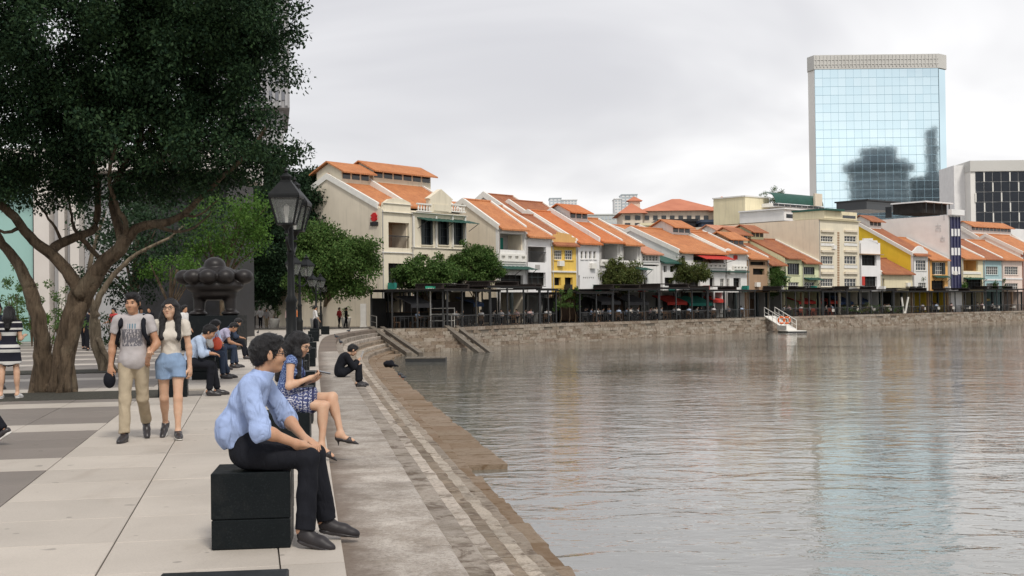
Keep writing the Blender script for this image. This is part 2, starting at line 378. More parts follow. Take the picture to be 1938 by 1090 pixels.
for ci in range(7): tag(farBs[ci].build('distant_step_blocks', M_landing if ci == 0 else (M_brown if ci == 6 else M_course[ci - 1]), steps), kind='stuff')
core = MB(); pts = []
for s in np.linspace(2, EP.L, 70):
    d = EP.dir(s); c = EP.at(s); n = np.array([d[1], -d[0]]); pts.append([(*(c + n * o), z) for o, z in ((-.02, -.08), (.6, -.2), (2.6, -1.6), (2.6, -3.5), (-.5, -3.5))])
core.add([p for r_ in pts for p in r_], [(5 * i + j, 5 * i + j + 1, 5 * i + 6 + j, 5 * i + 5 + j) for i in range(len(pts) - 1) for j in range(4)])
core.build('core', M_brown, steps)
# ledge at the water line
ledge = thing('stone_ledge', 'flat tan stone ledge along the foot of the steps just above the water', 'ledge')
s = 26.9 - 3.0 * 0
s = 28.4
first = True
while s < 88.5:
    L = random.choice((.7, .95, 1.2)) * random.uniform(.9, 1.1); d = EP.dir(s + L / 2); c = EP.at(s + L / 2); n = np.array([d[1], -d[0]])
    w0, w1 = 2.62, 3.5 + random.uniform(-.05, .05); P = []
    for sg, ww in ((-1, w0), (1, w0), (1, w1), (-1, w1)): P.append((*(c + n * ww + d * sg * (L / 2 - .004) * (1.0 if ww == w0 else .97)), -1.75))
    MB().prism(P, (0, 0, .25 + random.uniform(-.008, .008))).build('ledge_stone', M_brown, ledge); s += L
# ------------------------------------------------------------------ far flight between two sloping stringers, quay wall
M_conc = mat('stringer_concrete', (.20, .175, .14), (.12, .10, .08), 1.5, .85, .3, 20, coord='P')
fst = thing('landing_steps', 'stone landing stairs facing the camera between two sloping stringers at the river bend', 'steps')
for i in range(7):
    z1 = -.23 * i; y1 = 94.6 - i * .55; x = -10.4 + i * .16
    while x < -4.7 + i * .22:
        L = random.uniform(.6, 1.3); o = MB().box(x + .01, x + L - .01, y1 - .55 + random.uniform(-.03, .03), y1 + .3, z1 - .26, z1 + random.uniform(-.012, .012)).build('step_block', M_quay, fst); x += L
def stringer(a, b, label):
    o = thing('stair_stringer', label, 'stringer', a); v = Vector(b) - Vector(a)
    MB().bar((0, 0, 0), v, .34, .28).build('beam', M_conc, o)
    q = Vector((.75, .35, 0)); MB().bar(q, v + q, .3, .22).build('beam', M_conc, o)
    M_rail = mat('rail_steel', (.33, .32, .30), (.25, .24, .22), 4, .5, metal=.6)
    top = [(-.25, 1.6, .95), (.4, -.2, .85)]
    MB().tube(top, .035, 6).tube([(-.25, 1.6, 0), top[0]], .035, 6).tube([(.4, -.2, -.1), top[1]], .035, 6).tube([(-.25, 1.6, .5), (.4, -.2, .4)], .025, 6).build('handrail', M_rail, o)
stringer((-10.45, 94.9, .05), (-6.75, 83.4, -1.52), 'sloping concrete stair stringer with handrail nearest the promenade steps')
stringer((-4.9, 95.0, .05), (-2.15, 87.2, -1.7), 'sloping concrete stair stringer at the start of the far quay wall')
qw = thing('quay_wall', 'weathered stone quay wall below the restaurant terraces on the far bank', 'wall')
farQ = MB(); nq = 0
for ci in range(7):
    zt = -.02 - ci * .255; s = 0.0; out = .0 + (0.10 if ci >= 4 else 0) + (.45 if ci == 6 else 0) + ci * .03
    while s < QP.L - .2:
        L = random.choice((.5, .7, .95, 1.3)) * random.uniform(.9, 1.1)
        if ci == 0: L = 1.5
        d = QP.dir(s + L / 2); c = QP.at(s + L / 2); n = np.array([d[1], -d[0]]); e = out + random.uniform(-.05, .05) * (0 if ci == 0 else 1) + (.08 if ci == 0 else 0)
        if c[0] > 100: break
        P = [(*(c + n * ww + d * sg * (L / 2 - .008)), zt - .245) for sg, ww in ((-1, e), (1, e), (1, -.6), (-1, -.6))]
        if c[1] < 128 and nq < 290: MB().prism(P, (0, 0, .245)).build('stone_block', M_quay, qw); nq += 1
        else: farQ.prism(P, (0, 0, .245), random.uniform(.01, 1))
        s += L
tag(farQ.build('distant_stone_blocks', M_quay, qw), kind='stuff')
MB().add([(x, y, z) for x, y in [p for p in QUAY] for z in (-.05, -3.5)], [(2 * i, 2 * i + 1, 2 * i + 3, 2 * i + 2) for i in range(len(QUAY) - 1)]).build('core', M_conc, qw)
# ------------------------------------------------------------------ building materials
def wallm(name, c, dirt=.42):
    if name in MATS: return MATS[name]
    t = NT(name); co = t.pos('O'); col = t.mix(t.ramp(t.noise(co, .6, 5), .35, .7), c, tuple(x * .9 for x in c))
    st = t.noise(t.pos('O', (3.2, 3.2, .25)), 1.0, 5, .65); col = t.mix(t.math('MULTIPLY', t.ramp(st, .52, .75), dirt), col, tuple(x * .5 for x in c))
    t.bump(t.noise(co, 12, 4), .15, .02); MATS[name] = t.end(col, .85, .2); return MATS[name]
def roofm(name, c, c2):
    if name in MATS: return MATS[name]
    t = NT(name); co = t.pos('O'); col = t.mix(t.ramp(t.noise(co, .9, 6, .65), .35, .68), c, c2)
    col = t.mix(t.math('MULTIPLY', t.ramp(t.noise(co, 4.5, 4, .7), .52, .7), .45), col, tuple(x * .45 for x in c2))
    sp = t.n.new("ShaderNodeSeparateXYZ"); t.l.new(co, sp.inputs[0])
    wv = t.math('SINE', t.math('MULTIPLY', sp.outputs[0], 2 * math.pi / .26)); rw = t.math('SINE', t.math('MULTIPLY', sp.outputs[1], 2 * math.pi / .33))
    t.bump(t.math('ADD', wv, t.math('MULTIPLY', rw, .35)), .8, .04)
    MATS[name] = t.end(col, .75, .25); return MATS[name]
W = {'cream': wallm('wall_cream', (.78, .71, .56)), 'beige': wallm('wall_beige', (.74, .66, .53)), 'white': wallm('wall_white', (.78, .77, .74)), 'bright': wallm('wall_bright', (.84, .83, .82), .08),
     'yellow': wallm('wall_yellow', (.82, .56, .13)), 'ochre': wallm('wall_ochre', (.70, .42, .16)), 'sun': wallm('wall_sun', (.85, .60, .06), .15), 'pale': wallm('wall_pale', (.80, .72, .50)), 'lime': wallm('wall_lime', (.72, .74, .48)), 'teal': wallm('wall_teal', (.40, .56, .58)),
     'pink': wallm('wall_pink', (.80, .66, .58)), 'grey': wallm('wall_grey', (.42, .40, .38)), 'brown': wallm('wall_brown', (.42, .28, .18)), 'orange': wallm('wall_orange', (.80, .45, .16)), 'hotel': wallm('wall_hotel', (.76, .66, .54)), 'red': wallm('wall_red', (.38, .15, .10))}
RO = roofm('tile_orange', (.60, .25, .105), (.46, .175, .075)); RB = roofm('tile_bright', (.62, .21, .08), (.52, .16, .055)); RD = roofm('tile_brown', (.42, .17, .08), (.30, .11, .06)); RP = roofm('tile_pink', (.62, .30, .18), (.48, .21, .13))
M_glass = NT('dark_glass').end((.025, .03, .035), .12, .5)
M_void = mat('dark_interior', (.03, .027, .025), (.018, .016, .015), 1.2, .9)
M_trim = mat('trim_white', (.80, .78, .72), (.72, .70, .65), 3, .7)
M_black = mat('black_metal', (.022, .024, .026), (.03, .03, .03), 5, .5, spec=.4)
M_green = mat('green_metal', (.025, .10, .075), (.02, .07, .055), 3, .55)
M_shut = mat('dark_shutter', (.035, .045, .045), (.025, .03, .03), 3, .6)
M_redcloth = mat('red_canvas', (.55, .05, .035), (.42, .04, .03), 2, .85)
M_tealcloth = mat('teal_canvas', (.03, .26, .20), (.025, .18, .15), 2, .85)
M_plate = mat('sign_dark', (.03, .03, .035), (.02, .02, .02), 3, .5)
BASE = [(-14, 100.8), (-10.8, 105), (-4.3, 113.5), (3, 122.5), (13, 134), (24, 146), (36, 158), (50, 171), (66, 185), (85, 201), (110, 222), (140, 250)]
class House:
    """A house whose front stands on the line between the columns x0 and x1 of the photograph; local x along the front, y inwards, z up."""
    def __init__(s, label, x0, x1, eave, wall, side=None, roof=None, back=0.0, name='shophouse', cat='house', group='shophouses on the far bank', base=None, rd=5.2, rise=2.7, D=11, py=480, dz=0):
        base = base or BASE; ln = offset(base, back) if back else base
        s.p0, s.p1 = hit(x0, ln, py), hit(x1, ln, py); v = s.p1 - s.p0; s.W = v.length; s.t = v.normalized(); s.th = math.atan2(v.y, v.x)
        s.o = thing(name, label, cat, s.p0, s.th, group); s.w = W[wall]; s.sw = W[side or wall]; s.ops = []; s.extra = []
        s.ze = s.loc((x0 + x1) / 2, eave)[1]; s.roofm = roof; s.rd, s.rise, s.D = rd, rise, D
    def loc(s, px, py, y=0.0):
        """photo pixel -> (x, z) on the plane at depth y of this house"""
        d = ray(px, py); n = Vector((-s.t.y, s.t.x, 0)); p = s.p0 + n * y; k = (p.x * n.x + p.y * n.y) / (d.x * n.x + d.y * n.y)
        q = d * k; return ((q.x - s.p0.x) * s.t.x + (q.y - s.p0.y) * s.t.y, CAMH + d.z * k)
    def rect(s, r):
        a, b = s.loc(r[0], r[1]), s.loc(r[2], r[3]); return max(a[0], .12), min(b[0], s.W - .12), max(b[1], 0), min(a[1], s.ze - .1)
    def op(s, kind, *r, **k):
        q = s.rect(r)
        if q[1] - q[0] > .15 and q[3] - q[2] > .1: s.ops.append((kind, q, k))
        return s
    def ground(s, z=2.85):
        s.ops.append(('g', (.02, s.W - .02, 0.0, z), {})); return s
    def finish(s, party=(1, 1), jack=False, parapet=0.0, flat=False, ov=.55):
        o, Wd, ze, D = s.o, s.W, s.ze, s.D; T = .28
        xs = sorted({0, Wd} | {v for _, q, _ in s.ops for v in q[:2]}); zs = sorted({0, ze + parapet} | {v for _, q, _ in s.ops for v in q[2:]})
        f = MB()
        for a, b in zip(xs[:-1], xs[1:]):
            run = None
            for c, d in zip(zs[:-1], zs[1:]):
                inside = any(q[0] - 1e-6 <= a and b <= q[1] + 1e-6 and q[2] - 1e-6 <= c and d <= q[3] + 1e-6 for _, q, _ in s.ops)
                if not inside: run = [run[0], d] if run else [c, d]
                if inside and run: f.box(a, b, 0, T, *run); run = None
            if run: f.box(a, b, 0, T, *run)
        f.build('wall', s.w, o)
        for kind, (a, b, c, d), k in s.ops: s.opening(kind, a, b, c, d, k)
        random.seed(int(s.p0.x * 100) + 5)
        if Wd > 1.5:
            MB().tube([(.12, -.07, .3), (.12, -.07, ze - .2), (.12, .02, ze - .1)], .05, 6).build('drainpipe', W['grey'], o)
            for _ in range(random.choice((0, 1, 1, 2))):
                x, z = random.uniform(.4, max(Wd - 1.0, .5)), random.uniform(3.0, max(ze - 1.2, 3.2))
                if not any(q[0] - .8 < x < q[1] and q[2] - .6 < z < q[3] for _, q, _ in s.ops): MB().box(x, x + .75, -.34, -.01, z, z + .52).build('air_conditioner', M_trim, o)
            if random.random() < .8:
                x = random.uniform(.3, Wd - .6); MB().box(x, x + random.uniform(.25, .4), -.9, -.15, 2.9, 3.6).build('hanging_sign', random.choice((M_plate, M_redcloth, M_tealcloth, W['white'], M_black)), o)
        # side and rear walls
        rd, rz = s.rd, ze + s.rise
        if flat or not s.roofm:
            prof = [(T + .003, 0), (D, 0), (D, ze), (T + .003, ze)]
        else:
            e = .02; zr = ze + s.rise * (rd - T) / rd * 0 + e
            prof = [(T + .003, 0), (D, 0), (D, ze - (D - 2 * rd) * .3 if D > 2 * rd else ze), (rd, rz), (T + .003, ze + s.rise * T / rd)]
        MB().prism([(0, y, z) for y, z in prof], (T, 0, 0)).build('side_wall', s.sw, o)
        MB().prism([(Wd - T, y, z) for y, z in prof], (T, 0, 0)).build('side_wall', s.sw, o)
        MB().box(T, Wd - T, D - T, D - .004, 0, ze).build('rear_wall', s.sw, o)
        if flat or not s.roofm:
            MB().box(T, Wd - T, T, D - T, ze - .5, ze - .3).build('roof', W['grey'], o)
            return s
        th = .16; sl = s.rise / rd
        r = MB(); r.prism([(-.02, -ov, ze - ov * sl + .03), (-.02, rd, rz + .03), (-.02, rd, rz + th + .03), (-.02, -ov, ze - ov * sl + th + .03)], (Wd + .04, 0, 0))
        zb = ze - .3 * max(D - 2 * rd, 0); r.prism([(-.02, rd + .01, rz + .03), (-.02, D, zb + .03), (-.02, D, zb + th + .03), (-.02, rd + .01, rz + th + .03)], (Wd + .04, 0, 0))
        ro = r.build('roof', s.roofm, o)
        MB().tube([(0, rd, rz + .2), (Wd, rd, rz + .2)], .13, 6).build('ridge_cap', s.roofm, ro)
        for i, x in enumerate((-.12, Wd - .16)):
            if party[i]:
                hh = .32 * party[i]; c = MB()
                for y0, z0, y1, z1 in ((max(-.1, -ov), ze - min(.1, ov) * sl, rd, rz), (rd, rz, D, zb)):
                    c.prism([(x, y0, z0 - .2), (x, y1, z1 - .2), (x, y1, z1 + hh), (x, y0, z0 + hh)], (.28, 0, 0))
                c.build('party_wall_coping', M_trim if party[i] < 2 else s.sw, ro)
        if jack:
            j0, j1 = (.5, Wd - .5) if jack is True else jack; js = MB(); zb2, zt = rz - .9, rz + .75
            js.prism([(j0, rd - 1.5, zb2), (j0, rd + 1.5, zb2), (j0, rd + 1.5, zt - .25), (j0, rd, zt + .45), (j0, rd - 1.5, zt - .25)], (j1 - j0, 0, 0)).build('jack_wall', s.w, o)
            jr = MB()
            for sg in (-1, 1): jr.prism([(j0 - .35, rd + sg * 2.1, zt - .52), (j0 - .35, rd + sg * .005, zt + .5), (j0 - .35, rd + sg * .005, zt + .62), (j0 - .35, rd + sg * 2.1, zt - .40)], (j1 - j0 + .7, 0, 0))
            jr.build('jack_roof', s.roofm, o)
            n = max(3, int((j1 - j0) / 1.1)); wd = (j1 - j0) / n
            for i in range(n): MB().box(j0 + wd * i + .12, j0 + wd * (i + 1) - .12, rd - 1.53, rd - 1.503, zt - .95, zt - .45).build('clerestory_pane', M_glass, o)
        return s
    def opening(s, kind, a, b, c, d, k):
        o = s.o; w, h = b - a, d - c
        if kind in 'gdv':
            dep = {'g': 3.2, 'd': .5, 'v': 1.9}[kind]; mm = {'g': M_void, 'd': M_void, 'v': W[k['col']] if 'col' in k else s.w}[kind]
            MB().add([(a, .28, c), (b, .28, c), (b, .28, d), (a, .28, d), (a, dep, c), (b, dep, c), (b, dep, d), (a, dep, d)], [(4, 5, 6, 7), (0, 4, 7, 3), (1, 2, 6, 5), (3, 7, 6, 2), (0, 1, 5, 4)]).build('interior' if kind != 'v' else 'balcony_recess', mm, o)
            if kind == 'g':
                n = max(1, round(w / 2.6))
                for i in range(0, n + 1): MB().box(max(a, a + w * i / n - .15), min(b, a + w * i / n + .15), .02, .26, c, d).build('pillar', (W['brown'], M_shut, s.w, M_shut, M_shut)[(i + int(s.p0.x * 3)) % 5], o)
            if kind == 'v':
                m2 = M_glass; ww = w * .55
                MB().box(a + w * .2, a + w * .2 + ww, dep - .06, dep - .02, c + .02, c + h * .82).build('balcony_door', M_shut if 'door' not in k else k['door'], o)
                if k.get('rail'):
                    g = MB().box(a, b, .02, .08, c + .95, c + 1.02)
                    for i in range(int(w / .14)): g.box(a + .14 * i + .05, a + .14 * i + .08, .03, .06, c, c + .95)
                    g.build('railing', M_black, o)
            if kind == 'd' and h > 1 and w > 1:
                g = MB(); n = max(2, round(w / .8))
                for i in range(1, n): g.box(a + w * i / n - .03, a + w * i / n + .03, .2, .25, c, d)
                g.box(a, b, .2, .252, c + h * .62, c + h * .62 + .06); g.build('window_bars', k.get('bars', M_shut), o)
        else:
            fr = k.get('fr', M_trim); nx, nz = k.get('n', (max(2, round(w / .55)), max(2, round(h / .6)))); t = .055; g = MB()
            wo = MB().box(a, b, .17, .19, c, d).build('window', M_glass, o)
            for x in (a, b - t): g.box(x, x + t, .08, .168, c, d)
            for z in (c, d - t): g.box(a + t, b - t, .08, .168, z, z + t)
            for i in range(1, nx): g.box(a + w * i / nx - .02, a + w * i / nx + .02, .1, .166, c + t, d - t)
            for i in range(1, nz): g.box(a + t, b - t, .105, .164, c + h * i / nz - .02, c + h * i / nz + .02)
            g.build('frame', fr, wo)
            MB().box(a - .08, b + .08, -.1, .07, c - .09, c - .004).build('sill', s.w, wo)
            if k.get('shut'):
                for x0, x1 in ((a - w * .02, a + w * .2), (b - w * .2, b + w * .02)):
                    MB().prism([(x0, -.05, c + .05), (x1, -.02, c + .05), (x1, -.02, d - .05), (x0, -.05, d - .05)], (0, -.05, 0)).build('shutter', M_shut, wo)
    def awning(s, px0, py, px1, m, out=1.1, drop=.35, name='awning', stripes=False):
        a = s.loc(px0, py); b = s.loc(px1, py); z = a[1]
        n = max(4, int((b[0] - a[0]) / .3)); g = MB()
        for i in range(n):
            x0 = a[0] + (b[0] - a[0]) * i / n; x1 = a[0] + (b[0] - a[0]) * (i + 1) / n; dzz = .02 if i % 2 else 0
            g.prism([(x0, -.01, z + dzz), (x0, -out, z - drop + dzz), (x0, -out, z - drop - .05 + dzz), (x0, -.01, z - .06 + dzz)], (x1 - x0, 0, 0))
        o = g.build(name, m, s.o)
        for x in (a[0] + .1, (a[0] + b[0]) / 2, b[0] - .1): MB().tube([(x, -.02, z - .95), (x, -out + .1, z - drop - .06)], .03, 5).build('bracket', M_black, o)
        return s
    def band(s, px0, py0, px1, py1, m=None, out=.12, name='cornice'):
        a, b = s.loc(px0, py0), s.loc(px1, py1); MB().box(max(a[0], -.1), min(b[0], s.W + .1), -out, -.004, b[1], a[1]).build(name, m or M_trim, s.o); return s
    def balustrade(s, px0, py0, px1, py1, m=None, y=-.02):
        a, b = s.loc(px0, py0), s.loc(px1, py1); x0, x1, z0, z1 = a[0], b[0], b[1], a[1]; g = MB().box(x0, x1, y - .22, y, z1 - .12, z1).box(x0, x1, y - .22, y, z0, z0 + .1)
        n = max(3, int((x1 - x0) / .32))
        for i in range(n):
            x = x0 + (x1 - x0) * (i + .5) / n; g.lathe([(.05, 0), (.09, (z1 - z0 - .22) * .35), (.045, (z1 - z0 - .22) * .75), (.07, z1 - z0 - .22)], (x, y - .11, z0 + .1), 6)
        g.build('balustrade', m or M_trim, s.o); return s
    def pierced(s, px0, py0, px1, py1, n=5, m=None):
        a, b = s.loc(px0, py0), s.loc(px1, py1); x0, x1, z0, z1 = a[0], b[0], b[1], a[1]; g = MB(); h = z1 - z0; w_ = (x1 - x0) / n
        g.box(x0, x1, -.2, -.02, z0, z0 + h * .35).box(x0, x1, -.2, -.02, z0 + h * .75, z1)
        for i in range(n + 1): xx = x0 + w_ * i; g.box(max(x0, xx - w_ * .22), min(x1, xx + w_ * .22), -.2, -.02, z0 + h * .35, z0 + h * .75)
        g.build('parapet_railing', m or M_trim, s.o); return s
    def gable(s, pts, m=None, y=.0, th=.25, name='gable_parapet'):
        MB().prism([(s.loc(px, py)[0], y - .006, s.loc(px, py)[1]) for px, py in pts], (0, th, 0)).build(name, m or s.w, s.o); return s
# ------------------------------------------------------------------ the shophouse row, left to right
h = House('cream corner shophouse with a red sign high on its beige side wall', 722, 778, 396, 'cream', 'beige', RO, rd=6.2, rise=3.0, D=12.5)
h.op('v', 735, 420, 775, 470, rail=1, col='brown').op('d', 735, 498, 776, 546).ground()
h.band(722, 384, 779, 388).band(722, 400, 779, 405, out=.2).band(722, 476, 779, 480).gable([(724, 399), (777, 399), (777, 384), (766, 378), (750, 374.5), (735, 377), (726, 384)]).finish((1, 0), jack=(.2, 3.6), ov=-.35)
ho = h.o
M_sign = mat('sign_red', (.55, .02, .02), (.5, .02, .02), 2, .5); M_plate_ = mat('sign_dark', (.03, .03, .035), (.02, .02, .02), 3, .5)
# red seal sign and dark plate on the side wall (local x = 0 plane, facing -x)
def side_pt(hs, px, py):
    d = ray(px, py); n = hs.t; k = (hs.p0.x * n.x + hs.p0.y * n.y) / (d.x * n.x + d.y * n.y); q = d * k; nn = Vector((-hs.t.y, hs.t.x, 0)); return ((q.x - hs.p0.x) * nn.x + (q.y - hs.p0.y) * nn.y, CAMH + d.z * k)
sg = thing('wall_sign', 'red seal shaped sign above a small dark plate on the beige side wall', 'sign', h.p0, h.th)
def sb(n, m, *r):
    g = MB()
    for a0, b0, a1, b1 in r:
        p, q = side_pt(h, a0, b0), side_pt(h, a1, b1); g.box(-.14, -.012, min(p[0], q[0]), max(p[0], q[0]), min(p[1], q[1]), max(p[1], q[1]))
    return g.build(n, m, sg)
sb('seal', M_sign, (705, 405, 713, 417)); sb('seal_bar', M_sign, (703.4, 407, 704.8, 409.5), (703.4, 412.5, 704.8, 415.5), (713.2, 406.5, 714.4, 409.5), (713.2, 412, 714.4, 415.5), (707, 402.8, 711.5, 404.8), (706.5, 417.2, 711.5, 418.6))
sb('plate', M_plate, (702.5, 420.5, 716, 426.5))
h = House('cream shophouse with triangular pediment, balustrade and three tall shuttered windows', 778.6, 880, 402, 'cream', 'beige', RO, rd=6.4, rise=3.4, D=13)
for a, b in ((797, 818), (829, 848.5), (858.5, 876)): h.op('w', a, 415, b, 464, shut=1, n=(2, 3), fr=M_shut)
for a, b in ((799, 811), (830, 842), (859, 871)): h.op('d', a, 481, b, 492)
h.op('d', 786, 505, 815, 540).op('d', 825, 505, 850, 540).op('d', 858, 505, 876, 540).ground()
h.band(778, 402, 881, 409, out=.3).band(778, 468, 881, 472).awning(789, 411, 888, M_green, 1.2, .3).finish((1.5, 1), jack=(.6, 8.2), ov=-.35)
h.balustrade(787, 384, 813, 402).balustrade(851, 386, 878, 403)
h.gable([(812, 402), (852, 402.5), (852, 381), (855, 378), (832.5, 358), (809, 375), (812, 378)], y=-.15, th=.5, name='pediment').band(818, 386, 846, 401, h.w, .22, 'pediment_panel')
for a in (779.5, 822.5, 853.5, 877.5):
    h.band(a, 409, a + 2.6, 468, None, .18, 'pilaster')
h = House('white shophouse with open balcony, pierced parapet and dark green awning', 943, 994.5, 431, 'white', 'beige', RO, rd=4.2, rise=2.6, D=12)
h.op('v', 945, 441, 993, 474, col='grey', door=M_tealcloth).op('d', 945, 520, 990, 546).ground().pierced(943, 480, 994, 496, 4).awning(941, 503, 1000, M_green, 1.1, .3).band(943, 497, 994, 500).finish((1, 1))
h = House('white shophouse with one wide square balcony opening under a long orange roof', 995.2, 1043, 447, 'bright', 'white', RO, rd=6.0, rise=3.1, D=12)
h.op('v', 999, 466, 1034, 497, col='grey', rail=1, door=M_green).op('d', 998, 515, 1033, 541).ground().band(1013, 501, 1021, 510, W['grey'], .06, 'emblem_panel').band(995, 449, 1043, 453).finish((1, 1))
h = House('narrow yellow and ochre shophouse with stepped parapet and twin white windows', 1044, 1090, 462, 'yellow', 'ochre', RD, rd=5.4, rise=3.0, D=12)
h.op('w', 1048.5, 473, 1064, 492, n=(4, 3)).op('w', 1068.5, 473, 1084, 492, n=(4, 3)).op('d', 1069, 525, 1084, 540).op('d', 1049, 525, 1062, 540).ground()
h.gable([(1044, 463), (1090, 463), (1090, 449), (1082, 449), (1082, 444), (1056, 439), (1056, 443), (1044, 445)], W['ochre']).band(1044, 461, 1090, 465, W['ochre'], .35).band(1044, 512, 1090, 516, M_trim, .15).finish((1, 1))
h = House('white shophouse with small slit windows under a bright orange tiled roof', 1091, 1134, 459, 'bright', 'white', RB, rd=6.2, rise=3.3, D=13)
for i in range(4): h.op('w', 1099 + i * 8, 475, 1104 + i * 8, 490, n=(1, 2))
for i in range(6): h.op('d', 1104 + i * 3.6, 524, 1106 + i * 3.6, 527.5)
h.op('d', 1092.4, 521, 1098, 547).ground().finish((1, 2))
h = House('white shophouse with deep grey balcony beside the bright orange roof', 1135, 1176, 457, 'white', 'white', RB, rd=5.6, rise=2.8, D=12)
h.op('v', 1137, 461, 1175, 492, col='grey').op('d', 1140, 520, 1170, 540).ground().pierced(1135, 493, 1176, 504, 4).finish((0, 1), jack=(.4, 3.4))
h = House('white shophouse with balcony and white framed door next to the tree', 1177, 1213, 462, 'white', 'white', RO, rd=5.6, rise=2.8, D=12)
h.op('v', 1178.5, 466, 1212, 494, col='grey', door=M_trim).op('d', 1180, 520, 1205, 540).ground().pierced(1177, 494, 1213, 505, 3).awning(1200, 506, 1222, M_green, 1, .25).finish((1, 1))
h = House('low white shophouse with a pinkish tiled roof and a row of small square windows', 1214, 1249, 480, 'white', 'white', RP, rd=3.5, rise=1.4, D=9)
for i in range(5): h.op('w', 1217 + i * 6, 484, 1222 + i * 6, 494, n=(1, 2))
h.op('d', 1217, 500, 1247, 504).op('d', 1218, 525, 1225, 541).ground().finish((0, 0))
h = House('white house with green roof edge between the pink roof and red awning', 1250, 1283, 497, 'white', 'white', M_green, rd=2.2, rise=.7, D=5)
h.op('d', 1256, 503, 1262, 515).op('d', 1268, 503, 1276, 515).op('d', 1258, 525, 1276, 541).ground().finish((0, 0))
h = House('wide white house with ball topped gable, orange roofs and a dark red awning', 1284, 1372, 478, 'white', 'white', RO, rd=6.5, rise=2.8, D=13)
h.op('d', 1290, 484, 1297, 500).op('v', 1312, 481, 1370, 498, col='brown').op('w', 1363, 527, 1370.5, 543).op('d', 1343, 525, 1352, 543).op('d', 1300, 525, 1325, 543).ground()
h.awning(1314, 481, 1370, M_redcloth, 1.6, .55, 'red_awning').pierced(1338, 499, 1372, 508, 4).band(1330, 512, 1372, 515, M_green, .5, 'canopy').finish((1, 1), jack=(6, 9.5))
h = House('white house with rounded gable end and small red banner', 1373, 1413, 478, 'white', 'white', RO, rd=5.5, rise=2.4, D=11)
h.gable([(1373, 500), (1386, 500), (1386, 478), (1383, 472), (1379, 470), (1375, 473), (1373, 480)]).op('w', 1374.5, 527, 1381, 544).op('d', 1388, 526, 1402, 544).ground().pierced(1386, 503, 1412, 511, 4).band(1388, 483, 1395, 491, M_redcloth, .08, 'banner').band(1373, 513, 1412, 516, M_green, .5, 'canopy').finish((1, 1))
h = House('small brownish brick house with orange roof squeezed between white and lime fronts', 1414.5, 1452, 489, 'brown', 'grey', RO, rd=4.5, rise=2.0, D=11)
h.op('d', 1420, 495, 1448, 502).op('d', 1425, 508, 1447, 520).ground().finish((1, 1), jack=True)
h = House('pale yellow shophouse with dark grilled window and long brown tiled roof', 1453, 1484, 500, 'pale', 'grey', RD, rd=6.5, rise=3.4, D=13)
h.op('w', 1456, 507, 1475, 519, fr=M_shut).op('d', 1458, 528, 1478, 543).ground().awning(1470, 522, 1486, M_green, .9, .2).finish((2, 0), jack=(.3, 3.2))
h = House('lime green shophouse front with tall grilled bay window', 1485, 1517, 488, 'lime', 'lime', RD, rd=6.5, rise=3.0, D=13)
h.op('w', 1490, 498, 1513, 520, fr=M_shut).op('w', 1492, 534, 1512, 546, fr=M_trim).ground().finish((0, 0), jack=(.3, 3.0))
h = House('pale lime shophouse with dark green window hood beside the tall cream block', 1518, 1549, 497, 'lime', 'lime', RD, rd=6.5, rise=3.0, D=13)
h.op('w', 1520, 505, 1542, 520, fr=M_shut).op('w', 1522, 534, 1542, 546, fr=M_trim).ground().awning(1520, 525, 1548, M_green, .9, .3).finish((0, 1))
# tall cream block
h = House('tall cream apartment block with two columns of windows and a blank side wall', 1550, 1626, 417, 'cream', 'cream', None, name='apartment_block', cat='building', group=None, D=36)
for y0, ya, yb in ((435, 446, 458), (473, 484, 500), (514, 527, 542)):
    h.op('w', 1553.5, ya, 1577, yb, fr=M_trim, n=(5, 2)).op('w', 1598, ya, 1621, yb, fr=M_trim, n=(4, 2))
    h.band(1553, y0, 1578, y0 + 5, W['beige'], .25, 'window_hood').band(1597, y0, 1622, y0 + 5, W['beige'], .25, 'window_hood')
    h.band(1553, yb + 2, 1578, yb + 8, W['white'], .08, 'spandrel').band(1597, yb + 2, 1622, yb + 8, W['white'], .08, 'spandrel')
for i in range(22): h.band(1584.5, 439 + i * 4.7, 1588.5, 442.6 + i * 4.7, W['brown'], .03, 'tile_panel')
h.band(1549, 415, 1627, 419, W['pale'], .3).ground().finish(flat=True); cb = h
def roof_box(hs, label, px0, py0, px1, py1, y, D, wall, name='roof_room', cat='roof room'):
    a, b = hs.loc(px0, py0, y), hs.loc(px1, py1, y); n = Vector((-hs.t.y, hs.t.x, 0)); p = hs.p0 + hs.t * a[0] + n * y
    o = thing(name, label, cat, (p.x, p.y, b[1]), hs.th); w_, h_ = b[0] - a[0], a[1] - b[1]
    MB().box(0, w_, 0, D, 0, h_).build('wall', wall, o); return o, w_, h_
o, w_, h_ = roof_box(cb, 'white rooftop room with a strip window on the cream block', 1484, 396, 1529, 420, 18, 8, W['bright'])
MB().box(.5, w_ * .6, -.03, -.004, h_ * .25, h_ * .6).build('window', M_glass, o); MB().box(-.3, w_ + .3, -.3, 8, h_ + .003, h_ + .2).build('roof', W['bright'], o)
o, w_, h_ = roof_box(cb, 'cream stair tower behind the rooftop tree on the cream block', 1410, 372, 1456, 425, 26, 6, W['pale'], 'stair_tower')
MB().box(-.15, w_ + .15, -.15, 6.1, h_ + .003, h_ + .2).build('roof', W['white'], o)
o, w_, h_ = roof_box(cb, 'rooftop conservatory with barrel green awning and white windows', 1462, 384, 1560, 398, 24, 7, W['white'], 'roof_conservatory', 'conservatory')
n = 9
for i in range(n): MB().box(w_ * i / n + .15, w_ * (i + 1) / n - .15, -.04, -.004, .15, h_ * .85).build('window', M_glass, o)
g = MB(); K = 8
